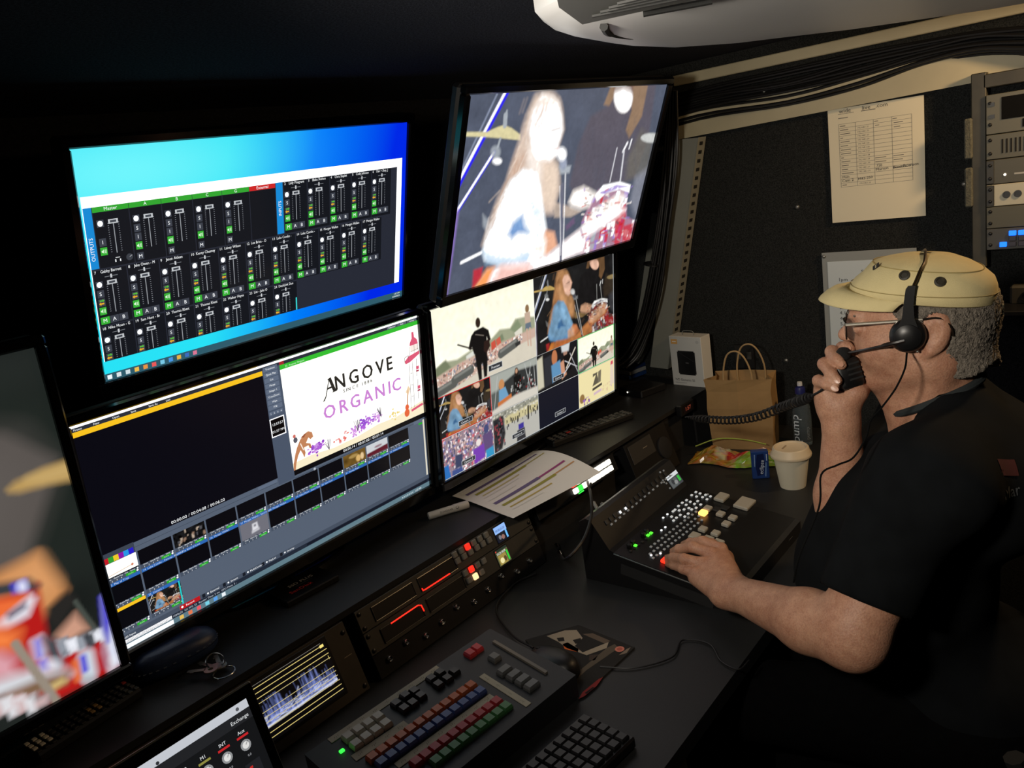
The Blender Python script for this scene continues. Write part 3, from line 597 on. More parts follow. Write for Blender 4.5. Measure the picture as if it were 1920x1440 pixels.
    k.line((1044, 470), (1058, 512), 5, (250, 240, 230)); k.poly([(1050, 440), (1090, 424), (1070, 446)], (150, 84, 56)); k.ell(1018, 442, 13, 15, (92, 92, 104)); k.ell(1014, 420, 9, 10, (210, 110, 100)); k.layer = 3
    r2 = random.Random(4)
    for (cx, cy, n, cols) in ((1136, 528, 60, ((176, 96, 214), (150, 70, 200), (206, 150, 230))), (1478, 508, 44, ((180, 100, 220), (150, 80, 210))), (1400, 530, 26, ((226, 170, 236), (206, 140, 226))), (1556, 500, 30, ((230, 176, 236), (190, 130, 220))), (1300, 536, 16, ((236, 120, 110), (240, 160, 160))), (1690, 530, 14, ((248, 226, 150), (240, 214, 130)))):
        for j in range(n):
            k.layer = 3 + (j % 5) * .2; k.ell(cx + r2.gauss(0, 24), cy + r2.gauss(0, 13), r2.uniform(5, 11), r2.uniform(4, 9), cols[j % len(cols)], 6)
    k.layer = 4
    for cx, cy in ((1216, 540), (1416, 506), (1590, 486)):
        for j in range(9): k.line((cx, cy + 30), (cx + r2.uniform(-26, 26), cy - r2.uniform(6, 36)), 2.5, (92, 84, 104))
    # playback slider and input thumbnails
    k.layer = 2; k.rect(985, 640, 1920, 643, (60, 70, 84)); k.ell(1110, 641, 8, 8, (190, 198, 208)); k.rect(0, 622, 880, 624, (60, 70, 84)); k.rect(770, 604, 880, 620, BT)
    BL = (46, 104, 182)
    def cell(i, r, title, pic=None, tcol=BL):
        x0 = -14 + 164 * i; x1 = x0 + 156; y0 = 612 + 128 * r
        k.layer = 2
        if title is not None: k.rect(max(x0, 0), y0, x1, y0 + 16, tcol)
        ty = y0 + 16 if title is not None else y0 + 34
        k.rect(max(x0, 0), ty, x1, y0 + 105, (9, 9, 15)); k.rect(max(x0, 0), y0 + 105, x1, y0 + 127, (72, 82, 98)); k.layer = 3
        if pic is not None: k.layer = 2.5; k.image(pic, max(x0, 0), ty, x1, y0 + 104); k.layer = 3
        if title: k.text(title, max(x0, 0) + 6, y0 + 12, 9, (205, 220, 240))
        k.rect(x0 + 96, y0 + 114, x0 + 140, y0 + 126, (40, 172, 44)); k.text('Audio', x0 + 118, y0 + 124, 7, (200, 240, 200), 'c')
        for j, n in enumerate(('Close', 'Quick Play', 'Cut', 'Loop')): k.text(n, x0 + (12, 44, 92, 118)[j], y0 + 112, 6.5, TXT)
        for j in range(4): k.text('1234'[j], x0 + 14 + 20 * j, y0 + 124, 7, TXT)
        k.ell(x0 + 148, y0 + 120, 5, 5, TXT, 8); k.ell(x0 + 150, y0 + 110, 4, 4, TXT, 8)
    gold = Paint(40, 22, (112, 84, 34)); gold.noise(.3, np.random.default_rng(1), 4).ell((26, 14), 4, 6, (220, 180, 110)).ell((33, 13), 3, 6, (230, 200, 150)).ell((18, 7), 8, 3, (170, 140, 80))
    white = Paint(40, 22, (206, 210, 214)); white.poly([(0, 15), (40, 12), (40, 22), (0, 22)], (96, 24, 40)).ell((22, 9), 7, 2, (150, 120, 130))
    grey = Paint(40, 24, (112, 112, 122)); grey.poly([(17, 6), (24, 6), (25, 15), (16, 16)], (222, 222, 228)).poly([(15, 16), (26, 15), (26, 18), (15, 19)], (200, 200, 206)).poly([(19, 8), (22, 8), (22, 11), (19, 11)], (112, 112, 122))
    dark = Paint(48, 24, (18, 18, 20)); dark.noise(.8, np.random.default_rng(3), 3).dots([(2, 2), (46, 4), (46, 22), (4, 22)], 26, [(200, 180, 160), (90, 90, 96), (30, 30, 32), (150, 120, 100)], (1.6, 2.2), np.random.default_rng(9), .8)
    for i in range(11):
        cell(i, 0, None, {2: dark.a, 8: gold.a, 9: white.a}.get(i)); cell(i, 1, '%d  %s' % (13 + i, ('Play of Troy', 'Luke Combs - Forever After All', 'The Kind of Love', 'Morgan Wallen', 'Morgan Wallen - Sand in my', 'Morgan Wallen', 'Niko Moon - Good Time', 'Sam Hunt', 'Thomas Rhett', 'Thomas Rhett - Country', 'Walker Hayes')[i]), grey.a if i == 4 else None)
    cell(0, 2, '', None, (250, 196, 34)); cell(1, 2, '25  Camera 1', thumb)
    k.layer = 4; k.rect(0, 596, 142, 646, (60, 68, 82)); k.layer = 5
    for j, cc in enumerate(((196, 28, 40), (50, 160, 50), (240, 200, 40), (140, 20, 170), (40, 150, 230), (40, 30, 200))): k.rect(4 + 22 * j, 618, 26 + 22 * j, 644, cc)
    k.rect(0, 646, 142, 712, (252, 250, 242)); k.layer = 6; k.line((10, 704), (120, 694), 3, (220, 190, 160)); k.ell(118, 694, 6, 6, (210, 120, 90), 8)
    k.layer = 4; k.rect(296, 880, 303, 1004, (40, 206, 206)); k.rect(280, 1007, 382, 1030, (190, 26, 34)); k.rect(0, 1007, 278, 1030, (70, 80, 96)); k.rect(382, 1007, 1920, 1030, (70, 80, 96)); k.rect(0, 1030, 1920, 1052, (34, 42, 56)); k.rect(4, 1032, 236, 1051, (250, 250, 252)); k.rect(0, 1052, 1920, 1080, (96, 124, 136))
    k.layer = 5; k.text('Add Input', 10, 1024, 10, TXT); k.text('Record', 310, 1023, 10, TXT); k.ell(292, 1018, 6, 6, TXT, 8)
    for i, n in enumerate(('External', 'Stream', 'MultiCorder', 'PlayList', 'Overlay')): k.rect(394 + 110 * i, 1009, 410 + 110 * i, 1028, (24, 28, 38)); k.text(n, 436 + 110 * i, 1023, 10, TXT); k.ell(424 + 110 * i, 1018, 5, 5, TXT, 8)
    k.text('1080p25  EX FPS: 25  Render Time: 5 ms  GPU Mem: 3 %', 240, 1046, 10, (190, 198, 208)); k.rect(1000, 1034, 1900, 1048, (18, 24, 38))
    for i, cc in enumerate(((230, 190, 90), (230, 120, 80), (235, 90, 100), (120, 210, 230), (90, 160, 235), (230, 236, 240))): k.rect(270 + 44 * i, 1056, 290 + 44 * i, 1076, cc)
    k.rect(0, 1056, 240, 1078, (236, 240, 244)); k.text('1:57 PM', 1850, 1074, 11, TXT, 'r')
    for i in range(7): k.rect(1690 + 14 * i, 1064, 1698 + 14 * i, 1072, (190, 206, 212))
    k.rect(1902, 640, 1914, 1004, (226, 220, 202)); k.rect(1830, 632, 1900, 650, BT); k.rect(1868, 652, 1898, 664, (40, 172, 44))
    return k
TVM = dict(A=tv_frame((0.9347, 1.3489, -0.0509), 0.3137, -0.0253, -0.0026), B=tv_frame((0.7895, 1.2425, -0.4449), 0.1567, -0.0162, -0.0011), C=tv_frame((1.5072, 1.0506, -0.0353), 0.3997, -0.0354, -0.0026), D=tv_frame((1.512, 1.2084, -0.4426), 0.1289, -0.0285, 0.0033))
DW, DH = .7, .39375
uvC = uv_of(TVM['C'], DW, DH); uvD = uv_of(TVM['D'], DW, DH)
toC = lambda q: uvC(q, (820, 150), 3.511)
def ink_multiview():
    W, H = 480, 270
    p = Paint(W, H, (14, 14, 20), fx=lambda q: (lambda u: (u[0] * W, u[1] * H))(uvD(q, (795, 465), 3.235))); g = np.random.default_rng(8)
    def cellrect(c, r, big=False):
        return (c * 240, 0, c * 240 + 240, 135) if big else (c * 120, 135 + (r - 2) * 67 + (r - 2), c * 120 + 120, 135 + (r - 1) * 67 + (r - 2))
    def sub(x0, y0, x1, y1): return (slice(int(y0), int(y1)), slice(int(x0), int(x1)))
    # preview: band seen from behind towards the crowd (drawn in the cell's own 240 x 135)
    def stage_back(w, h):
        k = w / 240; q = Paint(w, h, fx=lambda t: (t[0] * k, t[1] * k)); q.vgrad((252, 250, 226), (255, 252, 232), 0, 80 * k)
        q.poly([(0, 92), (20, 84), (50, 88), (80, 82), (130, 76), (150, 66), (176, 70), (190, 58), (214, 60), (240, 66), (240, 110), (0, 130)], (160, 164, 136), 2 * k)
        q.poly([(176, 72), (196, 60), (205, 74), (190, 82)], (134, 146, 116), 2 * k); q.poly([(4, 90), (26, 82), (36, 96), (4, 104)], (120, 128, 100), 2 * k); q.poly([(132, 84), (156, 74), (160, 84), (140, 90)], (124, 136, 108), 1.5 * k); q.poly([(70, 88), (92, 82), (96, 90), (70, 96)], (226, 226, 216), 1.5 * k); q.poly([(186, 80), (206, 74), (206, 90), (190, 92)], (226, 222, 206), 1.2 * k)
        q.poly([(0, 104), (60, 94), (120, 90), (240, 84), (240, 128), (0, 135)], (206, 176, 160), 2 * k)
        q.dots([(0, 106), (60, 96), (120, 92), (206, 86), (200, 108), (0, 134)], int(420 * k), [(240, 226, 214), (200, 120, 110), (110, 92, 84), (226, 190, 172), (250, 246, 238), (150, 110, 100), (120, 130, 150)], (1.5 * k, 1.5 * k), np.random.default_rng(4), .6 * k)
        q.poly([(128, 82), (138, 79), (140, 92), (128, 95)], (206, 84, 66), 1 * k); q.poly([(140, 80), (150, 77), (152, 88), (142, 91)], (210, 96, 76), 1 * k)
        q.poly([(0, 135), (40, 130), (110, 118), (180, 104), (240, 100), (240, 135)], (216, 208, 190), 1.5 * k)
        for a, b in (((2, 128), (40, 122)), ((42, 118), (78, 112)), ((150, 106), (188, 98))): q.line(a, b, 15 * k, (92, 94, 90), 1 * k); q.line((a[0], a[1] - 4), (b[0], b[1] - 4), 4 * k, (150, 150, 144), 1.5 * k, .7)
        q.poly([(84, 104), (118, 100), (120, 108), (90, 112)], (60, 58, 60), 1 * k); q.poly([(186, 98), (200, 96), (200, 103), (188, 104)], (50, 50, 50), 1 * k)
        B = (20, 18, 18); q.ell((101, 43), 5.5, 8, (48, 34, 26), 1 * k); q.poly([(92, 54), (112, 52), (124, 60), (128, 76), (122, 80), (119, 70), (118, 88), (88, 90), (84, 78), (80, 82), (76, 78), (84, 60)], B, 1 * k)
        q.poly([(89, 88), (118, 86), (117, 112), (114, 133), (107, 133), (106, 108), (103, 108), (102, 134), (95, 135), (92, 112)], B, 1 * k); q.line((84, 80), (54, 66), 2.5 * k, (40, 30, 28), .8 * k); q.poly([(112, 76), (124, 74), (126, 86), (116, 96), (110, 90)], (46, 30, 26), 1 * k); q.line((94, 60), (112, 66), 1.2 * k, (130, 120, 110), .6 * k)
        q.ell((221, 48), 5, 7, (140, 108, 76), 1 * k); q.poly([(214, 54), (228, 54), (229, 72), (214, 72)], (196, 170, 150), 1 * k); q.poly([(215, 72), (229, 72), (230, 82), (214, 82)], (104, 116, 130), 1 * k); q.line((218, 82), (220, 110), 3 * k, (206, 170, 150), .8 * k); q.line((226, 82), (227, 112), 3 * k, (206, 170, 150), .8 * k)
        q.noise(.02, np.random.default_rng(5), max(3, int(5 * k))); return q
    p.a[sub(0, 0, 240, 135)] = stage_back(240, 135).a; p.a[sub(240, 0, 480, 135)] = scene_singer(240, 135, PAL_D, toC, .15).a
    small = scene_singer(120, 67, PAL_D, toC, .15).a
    p.a[sub(0, 135, 120, 202)] = small
    q = Paint(120, 67, (90, 96, 92)); q.poly([(0, 0), (120, 0), (120, 22), (0, 30)], (168, 172, 164), 3).poly([(20, 24), (70, 10), (120, 14), (120, 60), (30, 62)], (52, 54, 54), 2)            # band from the side
    q.ell((27, 22), 7, 9, (200, 140, 90)).poly([(20, 30), (36, 28), (44, 48), (18, 54)], (112, 160, 196), 1).poly([(16, 50), (50, 44), (52, 60), (14, 66)], (200, 116, 62), 1).ell((66, 12), 5, 8, (40, 32, 28)).ell((66, 10), 3, 4, (196, 150, 120)).poly([(58, 18), (76, 18), (80, 44), (58, 46)], (20, 20, 20), 1)
    q.dots([(50, 34), (110, 16), (116, 56), (54, 60)], 70, [(200, 200, 196), (40, 40, 40), (150, 40, 40), (120, 122, 120), (20, 20, 20)], (1.6, 2.4), g, .6); q.poly([(0, 60), (60, 50), (120, 52), (120, 67), (0, 67)], (214, 208, 196), 2)
    for a, b in (((88, 4), (100, 50)), ((104, 6), (92, 52)), ((112, 12), (114, 56)), ((6, 60), (18, 6))): q.line(a, b, 1.2, (190, 192, 190), .5)
    p.a[sub(120, 135, 240, 202)] = q.a
    q = Paint(120, 67, (24, 25, 28)); q.poly([(0, 8), (16, 4), (18, 60), (0, 62)], (206, 200, 176), 2).poly([(20, 10), (44, 8), (48, 60), (20, 62)], (46, 48, 54), 2).ell((50, 16), 8, 14, (190, 120, 80)).poly([(40, 28), (66, 24), (72, 54), (42, 60)], (96, 146, 186), 1.5).poly([(66, 30), (80, 26), (84, 56), (70, 62)], (206, 150, 120), 1.5).ell((82, 14), 6, 8, (170, 130, 110)).poly([(76, 20), (100, 18), (100, 50), (80, 52)], (14, 14, 15), 1).poly([(70, 0), (96, 0), (92, 14), (72, 12)], (210, 214, 214), 2)
    q.line((84, 44), (112, 14), 3, (216, 206, 190), .7).line((72, 56), (96, 40), 2.5, (206, 206, 210), .7).line((96, 20), (118, 60), 1.5, (180, 180, 184), .6).line((80, 30), (116, 50), 1.5, (210, 210, 214), .6)
    p.a[sub(240, 135, 360, 202)] = q.a
    p.a[sub(360, 135, 480, 202)] = stage_back(120, 68).a[:67]
    q = Paint(120, 67, (150, 130, 140)); q.dots([(0, 0), (120, 0), (120, 67), (0, 67)], 620, [(240, 226, 230), (190, 120, 140), (90, 80, 120), (70, 66, 80), (226, 190, 180), (130, 130, 190), (200, 90, 100), (250, 246, 246), (60, 70, 110)], (1.7, 2.1), g, .6)   # crowd
    q.ell((104, 16), 6, 8, (70, 76, 120)).poly([(94, 24), (116, 22), (118, 52), (96, 54)], (96, 74, 120), 1.5).ell((84, 32), 6, 6, (236, 226, 220)).poly([(70, 40), (96, 38), (98, 62), (72, 66)], (118, 60, 176), 1.5).poly([(100, 52), (118, 50), (120, 66), (100, 67)], (50, 150, 196), 1.5).poly([(0, 44), (14, 44), (18, 67), (0, 67)], (36, 110, 186), 1.5).poly([(30, 34), (46, 36), (44, 58), (28, 56)], (56, 64, 96), 1.5).poly([(20, 56), (44, 58), (44, 67), (20, 67)], (60, 80, 140), 1.5)
    p.a[sub(0, 203, 120, 270)] = q.a
    q = Paint(120, 67, (186, 184, 176)); q.poly([(0, 0), (120, 0), (120, 24), (0, 20)], (150, 150, 136), 2).poly([(30, 12), (120, 8), (120, 26), (30, 26)], (206, 196, 150), 2).dots([(0, 0), (120, 0), (120, 14), (0, 14)], 90, [(120, 120, 110), (200, 196, 180), (226, 222, 206)], (2, 1.4), g, .6)
    q.poly([(0, 8), (26, 6), (30, 40), (20, 64), (0, 67)], (44, 44, 48), 2).dots([(0, 8), (28, 8), (28, 60), (0, 64)], 50, [(90, 90, 96), (20, 20, 22), (150, 60, 70)], (2, 2.4), g, .6).dots([(34, 18), (118, 14), (118, 30), (34, 34)], 36, [(40, 40, 42), (70, 66, 64), (24, 24, 24)], (1.5, 3), g, .5).poly([(64, 36), (78, 36), (78, 46), (64, 46)], (64, 54, 150), 1).poly([(60, 46), (80, 46), (82, 66), (58, 66)], (52, 52, 56), 1).line((92, 12), (91, 34), 4, (26, 26, 28), .8)
    p.a[sub(120, 203, 240, 270)] = q.a
    p.a[sub(240, 203, 360, 270)] = np.array(lin((22, 24, 36)))
    q = Paint(120, 67, (240, 226, 172)); q.poly([(46, 12), (62, 12), (60, 16), (66, 34), (44, 36), (56, 16), (46, 18)], (96, 90, 74), .7).poly([(64, 12), (74, 10), (72, 34), (62, 34)], (120, 112, 92), .7).poly([(44, 40), (76, 37), (76, 42), (44, 45)], (70, 66, 58), .6).poly([(48, 50), (74, 48), (74, 53), (48, 55)], (206, 170, 200), 1, .8)
    q.ell((10, 50), 8, 9, (150, 116, 70)).dots([(14, 52), (34, 50), (34, 64), (14, 64)], 16, [(150, 96, 190), (180, 130, 210), (120, 80, 110)], (2, 2), g, .6).dots([(76, 46), (116, 40), (116, 56), (80, 58)], 14, [(196, 150, 200), (226, 200, 160)], (2, 1.6), g, .6).poly([(106, 4), (114, 2), (118, 50), (104, 52)], (226, 206, 196), 1, .8).poly([(107, 4), (114, 3), (115, 10), (106, 11)], (214, 84, 104), .8)
    p.a[sub(360, 203, 480, 270)] = q.a
    k = Ink(DW, DH, (480, 270)); k.layer = 0; k.image(p.a, 0, 0, 480, 270); k.layer = 1
    for x in (120, 240, 360): k.rect(x - .5, 135 if x != 240 else 0, x + .5, 270, (206, 208, 206))
    k.rect(0, 134.5, 480, 135.5, (150, 152, 150)); k.rect(0, 202, 480, 203, (206, 208, 206)); k.rect(478.6, 0, 480, 270, (196, 198, 198)); k.rect(0, 269, 480, 270, (190, 196, 200)); k.rect(240, 0, 480, .7, (180, 180, 180))
    def bord(x0, y0, x1, y1, c):
        for r in ((x0, y0, x1, y0 + 1.3), (x0, y1 - 1.3, x1, y1), (x0, y0, x0 + 1.3, y1), (x1 - 1.3, y0, x1, y1)): k.rect(*r, c)
    k.layer = 2; bord(0, 135, 120, 202, (206, 30, 30)); bord(360, 135, 480, 202, (60, 190, 80))
    def lab(t, cx, cy, s=1.0):
        w = len(t) * 3.6 * s; k.layer = 3; k.rect(cx - w / 2 - 3, cy - 6 * s, cx + w / 2 + 3, cy + 3.4 * s, (196, 200, 204)); k.layer = 4; k.rect(cx - w / 2 - 2.2, cy - 5.2 * s, cx + w / 2 + 2.2, cy + 2.6 * s, (52, 54, 58)); k.layer = 5; k.text(t, cx, cy + .8, 4 * s, (226, 228, 230), 'c')
    lab('Preview', 135, 124, 1.1); lab('Camera 1', 58, 191, .9); lab('Camera 3', 300, 191, .9); lab('Camera 5', 58, 258, .9); lab('Camera 6', 182, 258, .9); lab('Camera 7', 302, 258, .9)
    return k, small
def ink_program():
    k = Ink(DW, DH, (480, 270)); p = scene_singer(420, 236, PAL_C, toC); k.layer = 0; k.image(p.a, 0, 0, 480, 270); return k
INK_D, THUMB = ink_multiview()
LEDGE = 0.88
make_tv('television', 'upper left screen showing an audio mixer on a blue desktop', TVM['A'], DW, DH, .017, .06, ink_mixer(), 1.0, None, 'SAMSUNG', .026)
make_tv('television', 'lower left screen showing switching software with a wine title card', TVM['B'], DW, DH, .0105, .06, ink_switcher(THUMB), 1.0, LEDGE, None, .024)
make_tv('television', 'upper right screen showing one bright picture of a singer with guitar', TVM['C'], DW, DH, .016, .055, ink_program(), 1.1, None, None, .022, 1.0)
make_tv('television', 'lower right screen divided into ten camera views', TVM['D'], DW, DH, .0105, .055, INK_D, 1.0, LEDGE, None, .022)
# ---- larger screen at the left edge: close view of a red drum kit
EW, EH = .886, .498
brE = PY(225, 1248, 1.20); tE = 0.10
ME = Matrix.Rotation(-.012, 4, 'Z') @ Matrix.Rotation(tE, 4, 'X'); ME.translation = brE - (ME.to_3x3() @ Vector((EW / 2, 0, -EH / 2)))
uvE = uv_of(ME, EW, EH)
def ink_drums():
    W, H = 400, 225; z = lambda q: (lambda u: (u[0] * W, u[1] * H))(uvE(q, (0, 700), 2.2875))
    p = Paint(W, H, (30, 34, 32), fx=z); g = np.random.default_rng(6); p.noise(.35, g, 22)
    p.poly([(-900, 100), (200, 60), (330, 200), (420, 600), (430, 800), (-900, 1400)], (34, 40, 36), 16, .8)
    p.poly([(-900, 200), (20, 262), (230, 362), (232, 430), (110, 800), (40, 860), (-900, 1000)], (86, 80, 76), 5); p.poly([(-900, 300), (60, 300), (180, 420), (60, 760), (-900, 900)], (98, 92, 88), 20, .6)
    p.poly([(30, 500), (60, 470), (180, 410), (330, 360), (340, 455), (200, 480), (80, 512), (40, 512)], (186, 152, 92), 3); p.poly([(120, 455), (330, 385), (330, 420), (180, 460)], (206, 176, 116), 5, .7)
    p.poly([(-300, 980), (20, 840), (160, 770), (280, 930), (220, 1010), (160, 1060), (-300, 1100)], (206, 142, 88), 5); p.poly([(60, 880), (160, 800), (230, 900), (150, 960)], (226, 164, 110), 10, .7)
    p.poly([(200, 1010), (290, 930), (330, 970), (240, 1100), (200, 1060)], (40, 38, 36), 3); p.poly([(240, 1120), (320, 1030), (380, 1090), (300, 1150), (230, 1160)], (206, 154, 130), 4); p.line((320, 980), (400, 1090), 3, (70, 76, 70), 1)
    p.poly([(-300, 1000), (0, 960), (160, 900), (190, 1060), (200, 1140), (270, 1170), (420, 1120), (470, 1180), (510, 1260), (240, 1400), (-300, 1500)], (182, 28, 26), 3)
    p.poly([(-300, 960), (0, 900), (120, 880), (170, 910), (150, 930), (0, 960), (-300, 1010)], (60, 62, 66), 3); p.poly([(50, 910), (100, 890), (110, 930), (60, 940)], (70, 60, 230), 3); p.ell((92, 915), 18, 20, (240, 242, 255), 3)
    p.poly([(-300, 1010), (0, 970), (110, 950), (130, 990), (40, 1060), (-300, 1130)], (238, 110, 56), 4); p.poly([(0, 1060), (130, 950), (150, 970), (120, 1040), (30, 1090), (-40, 1100)], (226, 222, 232), 3); p.poly([(30, 1030), (100, 985), (105, 1005), (40, 1050)], (50, 46, 80), 3)
    p.poly([(-200, 1130), (0, 1090), (80, 1110), (60, 1180), (-200, 1240)], (246, 130, 66), 6); p.poly([(-100, 1230), (0, 1200), (60, 1220), (60, 1300), (-100, 1320)], (220, 160, 170), 5)
    p.poly([(135, 1150), (170, 1130), (200, 1180), (190, 1230), (150, 1220)], (222, 226, 244), 4); p.poly([(150, 1150), (165, 1145), (175, 1210), (160, 1215)], (70, 56, 214), 3); p.poly([(180, 1130), (240, 1140), (270, 1240), (240, 1290), (200, 1200)], (70, 76, 82), 3); p.ell((215, 1250), 34, 20, (236, 238, 250), 4); p.poly([(165, 1240), (190, 1230), (200, 1270), (175, 1280)], (76, 64, 220), 3)
    p.poly([(260, 1170), (380, 1110), (440, 1090), (450, 1120), (360, 1160), (270, 1200)], (104, 110, 118), 3); p.ell((330, 1165), 24, 16, (238, 240, 252), 3); p.ell((295, 1165), 10, 14, (80, 70, 226), 3); p.dots([(260, 1160), (440, 1090), (450, 1120), (270, 1200)], 16, [(230, 232, 240), (50, 54, 60), (150, 156, 166)], (3, 4), g, 1.5)
    p.line((365, 1215), (378, 1290), 10, (206, 216, 226), 3); p.line((352, 1220), (362, 1270), 4, (76, 66, 210), 2); p.ell((378, 1310), 26, 14, (170, 176, 182), 3); p.line((318, 1240), (330, 1310), 4, (226, 110, 60), 2)
    p.poly([(440, 960), (460, 930), (480, 1060), (520, 1240), (470, 1270), (445, 1190), (450, 1080)], (222, 226, 244), 4); p.poly([(425, 960), (450, 940), (470, 1060), (460, 1150), (440, 1100)], (58, 44, 206), 3); p.ell((475, 1240), 14, 24, (230, 232, 240), 3); p.poly([(430, 1170), (450, 1180), (470, 1260), (440, 1260)], (150, 60, 90), 3, .7)
    p.poly([(-300, 1380), (0, 1310), (130, 1270), (270, 1270), (300, 1290), (150, 1350), (0, 1400), (-300, 1470)], (214, 216, 222), 5); p.poly([(-300, 1440), (0, 1380), (160, 1310), (290, 1280), (280, 1330), (120, 1390), (0, 1420), (-300, 1500)], (128, 100, 76), 4); p.poly([(210, 1340), (260, 1310), (280, 1320), (220, 1360)], (216, 190, 120), 3)
    p.line((62, 1160), (250, 1420), 5, (150, 138, 124), 1.2); p.dots([(-100, 1430), (0, 1410), (150, 1400), (230, 1400), (60, 1440), (-100, 1500)], 30, [(206, 176, 176), (226, 226, 230), (150, 140, 140)], (4, 4), g, 2)
    k = Ink(EW, EH, (400, 225)); k.layer = 0; k.image(p.a, 0, 0, 400, 225); return k
make_tv('television', 'large screen at the left edge showing a close view of red drums', ME, EW, EH, .014, .06, ink_drums(), 1.0, LEDGE, None, .02)
# ------------------------------------------------------------------ desk, ledge and rack fronts
class Plane:
    def __init__(s, M): s.M = M; s.inv = M.inverted()
    def xy(s, px, py, h=0.0):
        o = s.inv @ CAM; d = s.inv.to_3x3() @ ray(px, py); return o + d * ((h - o.z) / d.z)
BLACKL = mat('desk_black_laminate', (30, 31, 32), 0.5, noise=0.1, nscale=9, bump=.05, bscale=500)
BLKP = mat('black_plastic', (14, 14, 15), 0.42); BLKR = mat('black_rubber', (18, 18, 19), 0.8); BLKM = mat('black_metal', (24, 24, 25), 0.4, .3)
WHITEP = mat('white_paper', (222, 220, 214), 0.75); CHROME = mat('chrome', (190, 190, 190), 0.2, 1.0)
DESK = 0.74
cyaw = math.radians(-2.4); CX = Vector((math.cos(cyaw), math.sin(cyaw), 0)); CY = Vector((-CX.y, CX.x, 0)); CO = Vector((0.60, 1.128, 0))
desk = thing('desk', 'long black laminate worktop in front of the screens', 'desk', Vector((.5, .8, DESK)))
MB().prism([Vector((-1.3, .53, DESK)), Vector((2.215, .53, DESK)), Vector((2.215, 1.24, DESK)), Vector((-1.3, 1.24, DESK))], (0, 0, -.03)).build('worktop', BLACKL, desk, world=True)
for x in (-1.25, .35, 2.17): box('support_panel', (x, .86, (DESK - .03) / 2), (.03, .56, DESK - .03), BLKR, desk, world=True)
led = thing('screen_ledge', 'raised black ledge that carries the lower screens', 'shelf', Vector((.5, 1.35, LEDGE)))
def cpt(x, y, z): return CO + CX * (x - .6) + CY * y + Vector((0, 0, z))
MB().prism([cpt(-1.9, -.004, LEDGE), cpt(2.2, -.004, LEDGE), cpt(2.2, .46, LEDGE), cpt(-1.9, .42, LEDGE)], (0, 0, -.012)).build('shelf_board', BLACKL, led, world=True)
MB().prism([cpt(-1.9, .02, LEDGE - .012), cpt(2.2, .02, LEDGE - .012), cpt(2.2, .032, LEDGE - .012), cpt(-1.9, .032, LEDGE - .012)], (0, 0, -.128)).build('backing_panel', BLKR, led, world=True)
MB().prism([cpt(2.02, -.004, LEDGE - .012), cpt(2.20, -.004, LEDGE - .012), cpt(2.20, -.008, DESK), cpt(2.02, -.008, DESK)], CY * .006).build('end_fascia', BLKR, led, world=True)
# slanted rack plane: local x along the console, y up the slope, z out of the panel
ys = (Vector((0, 0, LEDGE - .013 - DESK)) + CY * .042)
PANEL = Plane(frame(cpt(.6, -.047, DESK + .001), CX, ys)); PH = ys.length
RACKG = mat('rack_grey', (66, 64, 60), .5, .3, noise=.08, nscale=30); RACKB = mat('rack_brown_grey', (52, 46, 38), .55, noise=.1, nscale=40)
BTNW = mat('button_frosted', (120, 118, 112), .45); BTND = mat('button_dark', (40, 40, 41), .4)
def glow(name, rgb, e): return mat('glow_' + name, rgb, .4, emit=e)
GW, GR, GG, GA = glow('white', (255, 250, 235), 1.6), glow('red', (255, 40, 26), 1.5), glow('green', (60, 255, 80), 1.2), glow('amber', (255, 206, 150), 1.5)
def panel_box(name, x0, x1, y0, y1, z0, z1, m, parent, bev=.001): return box(name, ((x0 + x1) / 2, (y0 + y1) / 2, (z0 + z1) / 2), (x1 - x0, y1 - y0, z1 - z0), m, parent, bev=bev)
def at_panel(x): return PANEL.M @ Matrix.Translation((x, 0, 0))
U = .0437
